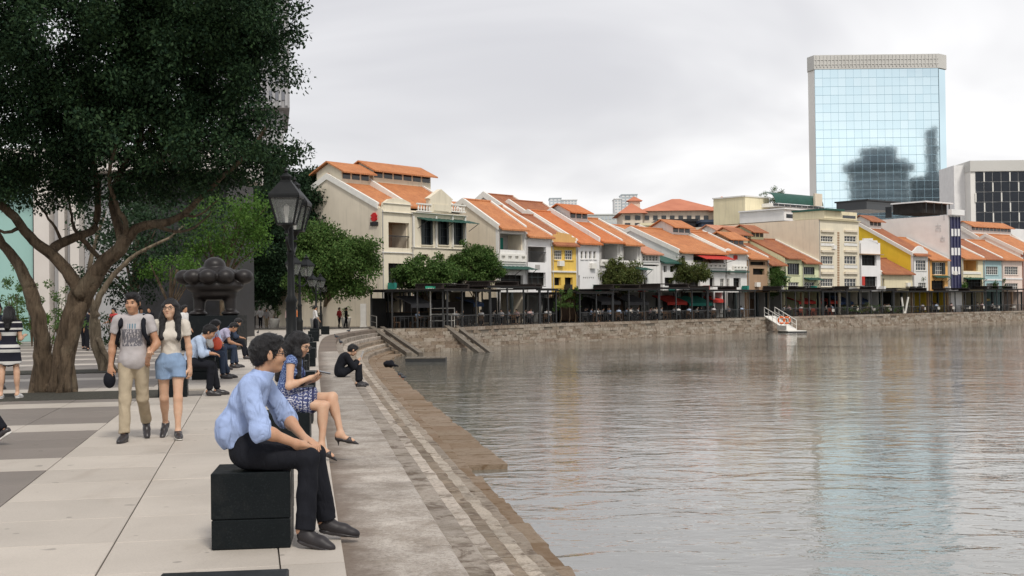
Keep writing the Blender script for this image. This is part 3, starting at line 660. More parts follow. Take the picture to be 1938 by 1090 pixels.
for i in range(K): 
    a0, a1 = math.pi / 2 * i / K, math.pi / 2 * (i + 1) / K; f_ = lambda a, r: (0, 1.2 - (1.8 * r) * math.cos(a), h_ + 1.75 * r * math.sin(a))
    g.prism([f_(a0, 1), f_(a1, 1), f_(a1, .95), f_(a0, .95)], (w_ * .92, 0, 0))
g.build('barrel_awning', M_green, o); MB().box(w_ * .72, w_ * .86, -.95, -.6, h_ * .9, h_ + 1.9).build('chimney', W['beige'], o)
o, w_, h_ = roof_box(cb, 'green edged roof shelter with pale wall on the front of the cream block', 1560, 398, 1622, 417, 5, 5, W['pale'], 'roof_shelter', 'shelter')
MB().box(-.3, w_ * .5, -.6, 5, h_ + .003, h_ + .25).build('roof', M_green, o); MB().box(w_ * .55, w_ * .95, -.03, -.004, .2, h_ * .55).build('window', M_glass, o)
h = House('white four storey house with dark windows and stepped parapet', 1627, 1666, 459, 'bright', 'white', None, D=14)
h.op('d', 1631, 482, 1659, 503).op('d', 1636, 523, 1660, 542).ground().band(1626, 480, 1667, 483, W['brown'], .5, 'canopy').gable([(1628, 460), (1662, 460), (1662, 462), (1660, 455), (1652, 455), (1652, 451), (1635, 451), (1635, 455), (1628, 455)]).band(1631, 523, 1636, 540, M_redcloth, .1, 'hanging_sign').finish(flat=True)
h = House('low brown roofed house behind the round tree', 1667, 1726, 517, 'pale', 'pale', RD, rd=4, rise=2.0, D=9)
h.op('d', 1669, 527, 1674, 545).ground().finish((1, 0))
h = House('yellow walled shophouse with white curved gable front and brown tiled roof', 1727, 1756, 482, 'white', 'sun', RD, rd=8.5, rise=4.6, D=18)
h.op('w', 1733, 492, 1753, 512, n=(4, 3)).op('w', 1738, 535, 1753, 548, n=(4, 3)).ground().gable([(1728, 483), (1756, 483), (1756, 476), (1750, 472), (1746, 467), (1740, 465), (1735, 468), (1731, 473), (1728, 476)]).finish((1, 0), jack=True)
h = House('orange trimmed shophouse with shutters and green window hood', 1757, 1793, 491, 'orange', 'sun', RO, rd=6.5, rise=3.2, D=14)
h.op('w', 1764, 496, 1788, 520, fr=M_trim, shut=1).op('d', 1763, 531, 1788, 548).ground().awning(1764, 521, 1792, M_green, .8, .3).finish((0, 1))
h = House('tall white block with vertical navy window strip and faint letters on its side', 1796, 1819, 408, 'bright', 'bright', None, name='tower_block', cat='building', group=None, D=34)
M_navy = mat('navy_glass', (.035, .035, .10), (.025, .025, .07), 2, .3)
h.band(1797.5, 410, 1817.5, 548, M_navy, .05, 'window_strip')
for i in range(3):
    for j in range(3): h.band(1799.5 + i * 6, 433 + j * 36, 1804 + i * 6, 447 + j * 36, W['bright'], .1, 'spandrel')
for i in range(4): h.band(1797.5 + i * 6.1, 410, 1799 + i * 6.1, 548, M_navy, .16, 'mullion')
h.band(1793, 396, 1821, 408.5, W['bright'], .6, 'crown').finish(flat=True)
# faint character strokes on the side wall
M_stroke = mat('faded_paint', (.62, .62, .62), (.58, .58, .58), 3, .9)
g = MB()
for (x0, y0, x1, y1) in ((1771, 427, 1781, 428), (1775, 423, 1776, 438), (1771, 433, 1773, 438), (1779, 432, 1781, 438), (1772, 431, 1780, 432), (1780, 450, 1788, 451), (1783, 446, 1784, 458), (1780, 453, 1782, 457), (1786, 453, 1788, 457), (1786, 408, 1788, 416)):
    p, q = side_pt(h, x0, y0), side_pt(h, x1, y1); g.box(-.035, -.004, min(p[0], q[0]) - .02, max(p[0], q[0]) + .02, min(p[1], q[1]) - .02, max(p[1], q[1]) + .02)
g.build('painted_letters', M_stroke, h.o)
p, q = side_pt(h, 1676, 392), side_pt(h, 1688, 412); MB().box(-.06, -.004, min(p[0], q[0]), max(p[0], q[0]), min(p[1], q[1]), max(p[1], q[1])).build('side_window', M_glass, h.o)
tb = h
o, w_, h_ = roof_box(tb, 'black glazed rooftop bar at the rear of the white block', 1640, 380, 1700, 400, 27, 6, M_glass, 'roof_bar', 'roof bar'); MB().box(-.3, w_ + .3, -.4, 6.2, h_ + .003, h_ + .25).build('roof', M_black, o)
o, w_, h_ = roof_box(tb, 'rooftop terrace room with white canopy on the white block', 1745, 383, 1792, 406, 9, 5, M_void, 'roof_terrace', 'roof terrace'); MB().box(-.3, w_ + .6, -.8, 5.2, h_ + .003, h_ + .2).build('canopy', W['bright'], o)
for i in range(4): MB().box(w_ * i / 3.2, w_ * i / 3.2 + .12, -.7, -.58, 0, h_).build('post', M_black, o)
h = House('cream shophouse with arched balcony next to the navy striped block', 1820, 1860, 489, 'pale', 'pale', RO, rd=5, rise=2.3, D=11)
h.op('v', 1823, 492, 1851, 513, col='ochre').op('d', 1829, 527, 1859, 548).ground().band(1822, 514, 1856, 519, M_trim, .1).awning(1822, 525, 1858, M_green, .9, .25).finish((0, 1))
h = House('grey teal shophouse with white sash windows', 1861, 1895, 490, 'teal', 'teal', RD, rd=6, rise=3.0, D=12)
h.op('w', 1866, 504, 1889, 520, n=(6, 3)).op('w', 1867, 536, 1891, 548, n=(6, 2)).ground().band(1862, 528, 1895, 531, W['bright'], .1).finish((1, 1))
h = House('pink shophouse with white grid windows at the right edge', 1896, 1934, 491, 'pink', 'pink', RO, rd=6, rise=3.0, D=12)
h.op('w', 1901, 504, 1927, 520, n=(6, 3)).op('w', 1902, 536, 1927, 548, n=(6, 2)).ground().band(1897, 526, 1934, 529, W['bright'], .1).finish((1, 1))
h = House('rust red shophouse cut off by the right edge of the picture', 1935, 1980, 480, 'red', 'pink', RO, rd=6, rise=3.0, D=12)
h.op('w', 1942, 500, 1968, 520).ground().finish((1, 1))
# houses in the second row
B2 = dict(name='rear_house', group='second row of houses')
h = House('beige rear house with orange roofs in the gap beside the pediment', 888, 925, 424, 'beige', 'beige', RO, back=6, rd=3.0, rise=1.0, D=8, **B2); h.finish((1, 1), jack=True)
h = House('grey rear house with weathered gable behind the white balcony', 975, 1030, 412, 'grey', 'grey', RD, back=13, rd=4.5, rise=2.6, D=9, **B2).finish((1.5, 1))
h = House('red brick rear house with brown roof above the yellow front', 1022, 1086, 424, 'red', 'grey', RD, back=11, rd=4.5, rise=2.6, D=9, **B2).finish((1, 1))
h = House('white rear house with curved gable and orange roof beyond the balconies', 1190, 1252, 446, 'white', 'grey', RO, back=12, rd=3.5, rise=1.2, D=9, **B2).finish((1.5, 1.5))
h = House('white rear house whose gable carries a round finial', 1345, 1405, 474, 'white', 'white', RO, back=5, rd=6, rise=2.6, D=12, **B2); h.finish((2, 1))
MB().ell((0, 6, h.ze + h.rise + .75), (.6, .6, .6), 10, 6).build('finial', M_trim, h.o)
h = House('pale rear house with orange roof behind the lime front', 1395, 1460, 478, 'white', 'white', RP, back=8, rd=5, rise=2.4, D=10, **B2).finish((1, 1), jack=True)
h = House('long white rear block with a strip of small windows at the right', 1822, 1990, 432, 'bright', 'bright', None, back=18, D=12, name='rear_block', group=None, cat='building')
for i in range(6): h.op('d', 1823 + i * 8, 453, 1829 + i * 8, 459)
h.finish(flat=True)
h = House('white gabled rear house with orange roof near the right edge', 1880, 1960, 472, 'white', 'white', RO, back=7, rd=5.5, rise=3.4, D=11, **B2).finish((1.5, 1), jack=True)
# ------------------------------------------------------------------ far buildings
def px_box(Y, x0, y0, x1, y1=None):
    a, b = AT(x0, y0, Y), AT(x1, y0, Y); return a.x, b.x, (AT(x0, y1, Y).z if y1 else 0), a.z
# blue glass tower
gt = thing('glass_tower', 'pale blue mirrored office tower with a grey louvred crown on the far bank', 'tower', (0, 0, 0))
t = NT('mirror_glass'); co = t.pos('P'); t.bump(t.noise(co, .12, 3), .07, .10); M_mirror = t.end(t.mix(t.rnd(), (.60, .76, .83), (.66, .80, .86)), .04, .5, 1.0)
M_span = mat('tower_line', (.36, .50, .57), (.32, .46, .53), .1, .25, metal=1.0); M_crown = mat('tower_crown', (.60, .59, .56), (.54, .53, .50), .05, .6); M_stone = mat('tower_side', (.82, .80, .76), (.76, .74, .70), .05, .5)
TY = 600; x0, x1, zt, _ = (*px_box(TY, 1546, 400, 1780)[:2], AT(1600, 131, TY).z, 0); zc = AT(1600, 104, TY).z; z0 = AT(1600, 425, TY).z
xl, xr = AT(1531, 250, TY + 6).x, AT(1791, 250, TY + 4).x
plan = [(x0, TY), (x1, TY), (xr, TY + 4), (xr, TY + 40), (xl * 1.07, TY + 40), (xl, TY + 6)]
MB().prism([(x, y + .35, -3) for x, y in plan], (0, 0, zt + 3)).build('shaft', M_stone, gt)
cpl = [(x0 - .4, TY - .5), (x1 + .4, TY - .5), (xr + .5, TY + 3.6), (xr + .5, TY + 40.5), (xl * 1.07, TY + 40.5), (xl - .5, TY + 5.6)]
MB().prism([(x, y, zt + .05) for x, y in cpl], (0, 0, zc - zt - .05)).build('crown', M_crown, gt)
g = MB()
for i in range(34): xx = x0 + (x1 - x0) * (i + .5) / 34; g.box(xx - .22, xx + .22, TY - .85, TY - .52, zt + 1.0, zc - .2)
for zz in (.33, .66): g.box(x0, x1, TY - .75, TY - .53, zt + (zc - zt) * zz - .15, zt + (zc - zt) * zz + .15)
g.build('louvre_fins', M_crown, gt)
NXP, NZP = 16, 18; pw, ph = (x1 - x0) / NXP, (zt - z0) / NZP
pm = MB().box(-pw / 2 + .02, pw / 2 - .02, -.02, .1, -ph / 2 + .02, ph / 2 - .02).mesh('glass_pane', M_mirror)
for i in range(NXP):
    for j in range(NZP):
        o = link('glass_pane', pm, gt); o.location = (x0 + pw * (i + .5), TY, z0 + ph * (j + .5)); o.rotation_euler = (random.gauss(0, .0003), 0, random.gauss(0, .0005))
g = MB()
for j in range(NZP + 1): g.box(x0, x1, TY - .1, TY + .33, z0 + ph * j - .08, z0 + ph * j + .08)
for i in range(NXP + 1): g.box(x0 + pw * i - .045, x0 + pw * i + .045, TY - .06, TY + .32, z0, zt)
g.build('mullion_grid', M_span, gt)
g = MB().prism([(x1 + .3, TY + .02, z0), (xr - .2, TY + 3.7, z0), (xr - .2, TY + 3.9, z0), (x1 + .3, TY + .3, z0)], (0, 0, zt - z0 - .3)); g.build('corner_glass', M_mirror, gt)
# buildings behind the camera that the mirror glass shows
def mirror_x(px): return ray(px, 330).x / ray(px, 330).y
M_conct = mat('tower_concrete', (.26, .28, .30), (.20, .21, .23), .03, .8)
def behind(label, px0, px1, pytop, Yb, round_=False):
    D = 2 * TY - Yb; xa, xb = mirror_x(px0) * D, mirror_x(px1) * D; zt_ = AT((px0 + px1) / 2, pytop, D).z; c = ((xa + xb) / 2, Yb); wd = (xb - xa)
    o = thing('reflected_tower', label, 'tower', (c[0], c[1], 0)); r = wd / 2
    if round_:
        MB().lathe([(r * .9, -3), (r * .9, zt_ * .92), (r * .55, zt_ * .93), (r * .55, zt_)], n=20).build('shaft', M_conct, o); g = MB()
        for i in range(int(zt_ * .9 / 7)): g.lathe([(r, 0), (r, 2.2)], (0, 0, 4 + i * 7), 20)
        g.build('balcony_bands', mat('balcony_band', (.62, .64, .66), (.54, .56, .58), .05, .8), o); MB().lathe([(r * 1.12, 0), (r * 1.12, 6)], (0, 0, zt_ * .86), 20).build('crown_ring', M_conct, o)
    else:
        MB().box(-r, r, -12, 12, -3, zt_).build('shaft', M_conct, o); g = MB()
        for i in range(int(zt_ / 6)): g.box(-r * .96, r * .96, 12.02, 12.2, 3 + i * 6, 5.5 + i * 6)
        g.build('window_bands', M_glass, o)
behind('round balconied grey tower seen only as a reflection in the blue glass', 1604, 1722, 282, -180, True)
behind('slender dark tower seen only as a reflection at the right of the glass', 1759, 1770, 245, -200)
behind('dark low block seen only as a reflection under the slender tower', 1727, 1792, 335, -190)
# dark glass office right, white slab beside it
DY = 430; x0, x1, z0, z1 = px_box(DY, 1836, 306, 2010, 440)
ob = thing('dark_office', 'dark glass office block with pale fins and grey crown at the right edge', 'office block')
MB().box(x0, x1, DY, DY + 30, -3, z1).build('frame_wall', M_stone, ob)
M_dg = NT('smoked_glass'); co = M_dg.pos('P'); M_dg.bump(M_dg.noise(co, .2, 3), .3, .1); M_dg = M_dg.end((.10, .11, .13), .05, .5, .7)
zc = AT(1850, 325, DY).z; nx, nz = 10, 6; pw, ph = (x1 - x0 - 2) / nx, (zc - z0) / nz
for i in range(nx):
    for j in range(nz):
        o = MB().box(-pw / 2 + .08, pw / 2 - .08, -.15, -.02, -ph / 2 + .08, ph / 2 - .08).build('glass_panel', M_dg, ob); o.location = (x0 + 1.6 + pw * (i + .5), DY, z0 + ph * (j + .5)); o.rotation_euler = (random.gauss(0, .004), 0, random.gauss(0, .004))
        if (i + j) % 3 == 0: MB().box(x0 + 1.6 + pw * i - .2, x0 + 1.6 + pw * i + .2, DY - .4, DY - .16, z0 + ph * j, z0 + ph * (j + .9)).build('fin', M_trim, ob)
MB().box(x0 - .2, x1, DY - .5, DY + 30.4, zc + .1, z1 + .3).build('crown', M_crown, ob)
x0, x1, z0, z1 = px_box(DY + 5, 1805, 313, 1834); MB().box(x0, x1, DY + 5, DY + 20, -3, z1).build('core_slab', W['bright'], ob)
# hotel with red hipped roofs
HY = 300; hb = thing('hotel', 'cream hotel with hipped red roofs and rows of windows behind the shophouses', 'hotel')
def hip(o, x0, x1, y0, y1, z, hgt, ov=1.2):
    r = min(x1 - x0, y1 - y0) / 2 + ov; a = [(x0 - ov, y0 - ov, z), (x1 + ov, y0 - ov, z), (x1 + ov, y1 + ov, z), (x0 - ov, y1 + ov, z)]
    if x1 - x0 > y1 - y0: tp = [(x0 - ov + r, (y0 + y1) / 2, z + hgt), (x1 + ov - r, (y0 + y1) / 2, z + hgt)]; fs = [(0, 1, 5, 4), (1, 2, 5), (2, 3, 4, 5), (3, 0, 4), (3, 2, 1, 0)]
    else: tp = [((x0 + x1) / 2, y0 - ov + r, z + hgt), ((x0 + x1) / 2, y1 + ov - r, z + hgt)]; fs = [(0, 1, 4), (1, 2, 5, 4), (2, 3, 5), (3, 0, 4, 5), (3, 2, 1, 0)]
    return MB().add(a + tp, fs).build('roof', RHOT, o)
RHOT = mat('hotel_tile', (.56, .22, .13), (.46, .17, .10), .3, .8, .4, 3)
for (a, b, yr, ye, dy) in ((1178, 1216, 388, 404, 0), (1216, 1360, 376, 400, 2), (1352, 1402, 381, 399, -1)):
    x0, x1, _, ze = px_box(HY + dy, a, ye, b); zr = AT(a, yr, HY + 8).z
    MB().box(x0, x1, HY + dy, HY + dy + 16, -3, ze).build('wall', W['hotel'], hb); hip(hb, x0, x1, HY + dy, HY + dy + 16, ze + .004, zr - ze)
    n = max(2, int((b - a) / 15))
    for i in range(n):
        for yy in (405, 419, 433):
            xa, xb, za, zb = px_box(HY + dy, a + (b - a) * (i + .25) / n, yy + 3, a + (b - a) * (i + .78) / n, yy + 11); MB().box(xa, xb, HY + dy - .15, HY + dy - .02, za, zb).build('window', M_glass, hb)
for px in (1200, 1366, 1390):
    c = AT(px, 381, HY + 8); MB().box(c.x - 1.3, c.x + 1.3, HY + 6.7, HY + 9.3, c.z - 3, c.z).build('lantern', W['hotel'], hb); hip(hb, c.x - 1.3, c.x + 1.3, HY + 6.7, HY + 9.3, c.z + .004, 1.2, .6)
# dark sided blocks below the hotel
def block(label, Y, x0, y0, x1, y1, m, D=10, name='rear_block', cat='building', wins=None, z0=-3):
    a, b, zb, zt = px_box(Y, x0, y0, x1, y1); o = thing(name, label, cat, (a, Y, 0)); MB().box(0, b - a, 0, D, z0, zt).build('wall', m, o); MB().box(-.3, b - a + .3, -.3, D + .3, zt + .003, zt + .5).build('parapet', m, o)
    if wins:
        nx, nz, mm = wins
        for i in range(nx):
            for j in range(nz):
                w_, h_ = (b - a) / nx, (zt - zb) / nz; MB().box(w_ * (i + .2), w_ * (i + .8), -.12, -.01, zb + h_ * (j + .25), zb + h_ * (j + .75)).build('window', mm, o)
    return o
block('dark screened block wall in front of the hotel', 240, 1246, 420, 1318, 455, M_plate)
block('navy clad block wall beside the cream side wall', 235, 1328, 421, 1363, 455, mat('navy_clad', (.05, .07, .11), (.04, .05, .08), .4, .5))
block('yellowish low block below the hotel', 238, 1214, 427, 1245, 455, W['pale'], wins=(3, 2, M_glass))
M_pw = mat('pale_tower', (.78, .78, .77), (.72, .72, .72), .03, .7); M_pg = mat('pale_glass', (.50, .55, .58), (.44, .49, .52), .05, .3)
block('pale stepped residential tower on the skyline, left of two', 760, 1040, 376, 1062, 420, M_pg, 15, 'skyline_tower', 'tower', (3, 8, M_pw))
o = block('pale balconied wing of the left skyline tower', 765, 1062.5, 379, 1092, 420, M_pw, 15, 'skyline_wing', 'tower', (5, 9, M_pg))
block('pale low annex at the foot of the left skyline tower', 755, 1037, 393, 1048, 420, M_pw, 10, 'skyline_annex', 'tower', (2, 5, M_pg))
block('pale rounded residential tower on the skyline near the hotel', 770, 1176, 369, 1206, 410, M_pg, 15, 'skyline_tower', 'tower', (4, 7, M_pw))
block('small pale wing beside the skyline tower near the hotel', 768, 1163, 377, 1175.5, 410, M_pw, 15, 'skyline_wing', 'tower', (2, 6, M_pg))
block('long pale slab block with a row of small windows on the skyline', 520, 1074, 408, 1172, 430, mat('slab_pale', (.58, .60, .58), (.52, .54, .52), .03, .8), 12, 'skyline_slab', 'building', (14, 2, M_pg))
# tall grey tower behind the big tree, lobby building at far left
o = thing('grey_tower', 'tall grey office tower mostly hidden by the big tree crown', 'tower', (0, 0, 0)); Y = 170; a, b, _, zb = px_box(Y, 395, 262, 549); M_gt = mat('tower_grey', (.42, .42, .43), (.36, .36, .37), .1, .7)
MB().prism([(a, Y, zb + 4), (b, Y, zb + 4), (b * 1.16, Y + 25, zb + 4), (a, Y + 25, zb + 4)], (0, 0, 95)).build('shaft', M_gt, o); MB().prism([(a + 1.2, Y + 2, -.5), (b - 1.2, Y + 2, -.5), (b * 1.16 - 1, Y + 23, -.5), (a + 1.2, Y + 23, -.5)], (0, 0, zb + 4.5)).build('base', M_gt, o)
g = MB()
for i in range(26): z = zb + 5 + i * 2.2; g.box(a + .4, b - .4, Y - .12, Y - .01, z, z + 1.25)
g.build('window_bands', mat('tower_band', (.24, .25, .28), (.2, .21, .24), .1, .4), o)
g = MB()
for i in range(13): x = a + .4 + (b - a - .8) * i / 12; g.box(x - .18, x + .18, Y - .35, Y - .13, zb + 4.2, 94)
g.build('fins', M_gt, o)
LY = 66; o = thing('lobby_building', 'pale stone lobby building with teal glass behind the big tree', 'building')
M_tg = NT('teal_glass').end((.30, .50, .46), .15, .5); M_st = mat('lobby_stone', (.66, .62, .58), (.58, .54, .50), .4, .6)
for (pa, pb, mm, dy, nm) in ((-260, 52, M_tg, 1.0, 'glass_wall'), (53, 62, M_black, .6, 'mullion'), (63, 92, M_st, 0, 'pier'), (93, 103, M_gt, .7, 'shadow_joint'), (104, 116, M_st, .4, 'pier'), (117, 128, M_gt, .8, 'shadow_joint'), (129, 146, M_st, .2, 'pier'), (147, 250, M_gt, 1.0, 'recess_wall'), (251, 420, M_plate, 1.0, 'recess_wall')):
    a, b, _, zt = px_box(LY, pa, 330, pb); MB().box(a, b, LY + dy, LY + 8, 0, zt).build(nm, mm, o)
a, b, _, zt = px_box(LY, -260, 330, 420); MB().box(a - .5, b + .5, LY - .5, LY + 8.5, zt + .004, zt + 1.2).build('roof_slab', M_st, o)
# grey retaining wall at the end of the plaza
wl_ = thing('plaza_wall', 'dark grey boundary wall under the trees at the end of the plaza', 'wall'); a, b, _, zt = px_box(125, 300, 556, 640)
for i in range(14): MB().box(a + (b - a) * i / 14 + .02, a + (b - a) * (i + 1) / 14 - .02, 125, 125.5, 0, zt).build('panel', mat('wall_panel', (.17, .155, .14), (.12, .11, .10), .5, .9, rv=.1), wl_)
MB().box(a - .2, b + .2, 124.8, 125.7, zt + .003, zt + .2).build('coping', M_conc, wl_)
# ------------------------------------------------------------------ trees
def leaf_mat(name, c, c2, tr=.3):
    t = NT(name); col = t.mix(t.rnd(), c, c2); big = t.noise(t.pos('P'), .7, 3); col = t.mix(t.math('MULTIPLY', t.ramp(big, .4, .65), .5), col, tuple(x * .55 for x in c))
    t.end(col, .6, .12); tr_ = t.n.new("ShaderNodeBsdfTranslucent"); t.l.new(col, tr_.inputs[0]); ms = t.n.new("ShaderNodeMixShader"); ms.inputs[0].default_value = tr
    t.l.new(t.b.outputs[0], ms.inputs[1]); t.l.new(tr_.outputs[0], ms.inputs[2]); t.l.new(ms.outputs[0], t.n["Material Output"].inputs[0]); return t.m
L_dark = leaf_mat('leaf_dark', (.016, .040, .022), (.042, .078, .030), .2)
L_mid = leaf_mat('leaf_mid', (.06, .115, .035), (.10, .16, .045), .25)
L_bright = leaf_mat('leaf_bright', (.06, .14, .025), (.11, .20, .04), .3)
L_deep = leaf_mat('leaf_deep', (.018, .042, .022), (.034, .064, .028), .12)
L_olive = leaf_mat('leaf_olive', (.085, .125, .035), (.15, .15, .05), .25)
L_river = leaf_mat('leaf_river', (.055, .125, .03), (.14, .21, .06), .3)
def bark(name, c):
    t = NT(name); co = t.pos('P', (1, 1, .22)); n = t.noise(co, 9, 6, .65); col = t.mix(t.ramp(n, .35, .68), c, tuple(x * .3 for x in c)); col = t.mix(t.math('MULTIPLY', t.ramp(t.noise(t.pos('P'), 2, 4), .5, .7), .5), col, (.20, .17, .12))
    t.bump(t.math('ADD', n, t.math('MULTIPLY', t.noise(t.pos('P', (1, 1, .12)), 4, 4, .6), 1.5)), 1.0, .10); return t.end(col, .9, .15)
M_bark, M_barkp = bark('bark', (.15, .11, .075)), bark('bark_pale', (.30, .24, .17))
def leaf_mesh(name, C, rad, per, size, m, seed=0, droop=.55):
    """C: clump centres (n,3); every clump is a little cloud of leaf-sized faces"""
    g = np.random.default_rng(seed); n = len(C); K = n * per
    d = g.normal(size=(K, 3)); d /= np.linalg.norm(d, axis=1, keepdims=True); r = g.random(K) ** .45
    P = np.repeat(C, per, 0) + d * (r * np.repeat(rad, per))[:, None] * np.array([1, 1, .75])
    a = g.normal(size=(K, 3)) + d * .6; a[:, 2] -= droop; a /= np.linalg.norm(a, axis=1, keepdims=True)
    b = np.cross(a, g.normal(size=(K, 3)) * .7 + np.array([0, 0, 1.0])); b /= np.linalg.norm(b, axis=1, keepdims=True) + 1e-9
    L = size * g.uniform(.65, 1.35, K)[:, None]; nrm = np.cross(a, b)
    V = np.stack([P, P + a * L * .5 + b * L * .27 + nrm * L * .06, P + a * L, P + a * L * .5 - b * L * .27 + nrm * L * .06], 1).reshape(-1, 3)
    return np_mesh(name, V, np.arange(K * 4).reshape(K, 4), m, g.uniform(.01, .99, K))
def clumps(ells, dens, rad, seed, shell=.5):
    g = np.random.default_rng(seed); out = []; rr = []
    for c, r in ells:
        n = max(3, int(dens * r[0] * r[1] * r[2] * 4.2)); d = g.normal(size=(n, 3)); d /= np.linalg.norm(d, axis=1, keepdims=True)
        k = (shell + (1 - shell) * g.random(n)) ** .7; p4 = g.random(4) * 6.28; k = k * (1 + .20 * np.sin(d[:, 0] * 5 + p4[0]) * np.sin(d[:, 2] * 5 + p4[1]) + .14 * np.sin(d[:, 1] * 7 + d[:, 2] * 6 + p4[2])); out.append(np.array(c) + d * k[:, None] * np.array(r)); rr.append(rad * g.uniform(.7, 1.35, n))
    return np.concatenate(out), np.concatenate(rr)
def pe(px, py, rx, ry, Y, dep):       # ellipsoid of a crown from its place in the photograph and its distance
    k = Y / F0; return (tuple(AT(px, py, Y)), (rx * k, dep, ry * k))
def limb(mb, pts, r0, r1, n=8, wob=.0):
    P = [Vector(p) for p in pts]; Q = []
    for i in range(len(P) - 1):
        for q in range(3):
            s_ = q / 3; a = P[max(i - 1, 0)]; b, c = P[i], P[i + 1]; d = P[min(i + 2, len(P) - 1)]
            Q.append(.5 * ((2 * b) + (c - a) * s_ + (2 * a - 5 * b + 4 * c - d) * s_ * s_ + (3 * b - a - 3 * c + d) * s_ ** 3) + Vector((random.gauss(0, wob), random.gauss(0, wob), 0)))
    Q.append(P[-1]); k = len(Q) - 1
    mb.tube(Q, [r0 + (r1 - r0) * (i / k) ** .8 for i in range(k + 1)], n); return Q
def tree(name, label, base, ells, lm, bm=M_bark, trunk_r=.15, dens=2.0, rad=.4, per=60, size=.09, seed=1, group=None, shell=.45, limbs=None, kind=None):
    random.seed(seed); o = thing(name, label, 'tree', base, 0, group); B = Vector(base); tb_ = MB()
    if limbs is None:
        top = Vector(ells[0][0]) - B; mid = Vector((top.x * .35 + random.uniform(-.15, .15), top.y * .35, top.z * .5)); q = limb(tb_, [(0, 0, -.1), mid * .5 + Vector((random.uniform(-.1, .1), 0, 0)), mid, top], trunk_r, trunk_r * .4)
        for c, r in ells:
            c = Vector(c) - B
            for _ in range(3):
                e_ = c + Vector((random.uniform(-.7, .7) * r[0], random.uniform(-.7, .7) * r[1], random.uniform(-.2, .7) * r[2])); limb(tb_, [mid * random.uniform(.75, 1.05), (mid + e_) / 2 + Vector((0, 0, random.uniform(-.3, .3))), e_], trunk_r * .5, .015, 5)
    else: limbs(tb_, B)
    tb_.build('trunk', bm, o, True)
    C, rr = clumps(ells, dens, rad, seed, shell); C = C - np.array(B); link('crown', leaf_mesh('crown', C, rr, per, size, lm, seed), o); return o
# the big tree on the left
TY0 = 24.4
def big_limbs(mb, B):
    q = lambda px, py, dy=0: AT(px, py, TY0 + dy) - B
    for (pts, r0, r1) in (
        ([q(78, 748), q(80, 690), q(78, 640), q(66, 580), q(56, 545)], .20, .15), ([q(96, 748, .1), q(92, 690), q(82, 640, .1), q(70, 585)], .14, .11), ([q(62, 748, .15), q(70, 690, .1), q(72, 640, .1)], .11, .09),
        ([q(56, 548), q(40, 512), q(18, 478), q(-2, 452), q(-30, 400, -.4), q(-60, 300, -.8)], .155, .06),
        ([q(100, 750, -.1), q(110, 690), q(122, 630), q(140, 575), q(152, 545)], .16, .17), ([q(125, 750, -.2), q(124, 690, -.1), q(135, 630, -.05), q(158, 570)], .14, .14), ([q(138, 748, .1), q(132, 690, .1), q(142, 620, .1), q(166, 560), q(186, 520)], .12, .14), ([q(112, 752, -.35), q(118, 700, -.2), q(128, 640, -.12), q(148, 580, -.05)], .09, .09),
        ([q(150, 560), q(172, 530), q(196, 500), q(226, 470), q(240, 450)], .21, .14), ([q(238, 455), q(256, 434), q(290, 424), q(318, 420), q(348, 405), q(376, 378, -.3), q(420, 336, -.6), q(470, 290, -.8), q(505, 240, -1)], .13, .03),
        ([q(232, 462), q(222, 420, .2), q(212, 385, .3), q(220, 350, .3), q(236, 310, .2), q(262, 270), q(310, 220)], .12, .04), ([q(240, 452), q(236, 420, -.2), q(222, 390, -.3), q(208, 350, -.4), q(214, 290, -.5), q(230, 220, -.6)], .07, .03),
        ([q(226, 350, .3), q(262, 318, .2), q(300, 305, 0), q(340, 300, -.3), q(380, 270, -.5)], .06, .02),
        ([q(150, 552), q(134, 522), q(108, 492), q(80, 468), q(56, 448), q(28, 410, -.3), q(-6, 384, -.6), q(-60, 340, -1)], .16, .08), ([q(92, 478), q(112, 462, .3), q(150, 446, .5), q(180, 430, .8), q(186, 380, .8), q(178, 320, .6), q(160, 240, .3)], .13, .05), ([q(150, 446, .5), q(170, 470, .6), q(190, 490, .7), q(204, 505, .6)], .06, .05),
        ([q(40, 430), q(10, 440, -.5), q(-20, 420, -.8)], .05, .02), ([q(120, 460, .3), q(104, 430, .5), q(84, 405, .5), q(60, 360, .4)], .045, .015), ([q(150, 446, .5), q(138, 425, .8), q(134, 400, 1), q(120, 340, 1)], .05, .02),
        ([q(348, 405), q(366, 410, -.3), q(388, 400, -.5), q(410, 380, -.7)], .035, .012), ([q(290, 425), q(330, 438, .6), q(370, 430, 1), q(400, 400, 1.2)], .05, .015), ([q(300, 305), q(320, 270, .3), q(360, 200, .3)], .05, .015), ([q(214, 290, -.5), q(160, 200, -.6), q(120, 80, -.8)], .05, .02), ([q(262, 270), q(290, 150), q(330, 20)], .05, .02)):
        limb(mb, pts, r0 * .86, r1 * .9, 10, .012)
    for i, (px, py) in enumerate(((60, 753), (50, 757), (95, 758), (128, 757), (150, 756), (160, 752))):
        limb(mb, [q(85 + (px - 85) * .5, 728, -.05), q(85 + (px - 85) * .8, 745, -.1), q(px, py, -.2)], .09, .03, 6)
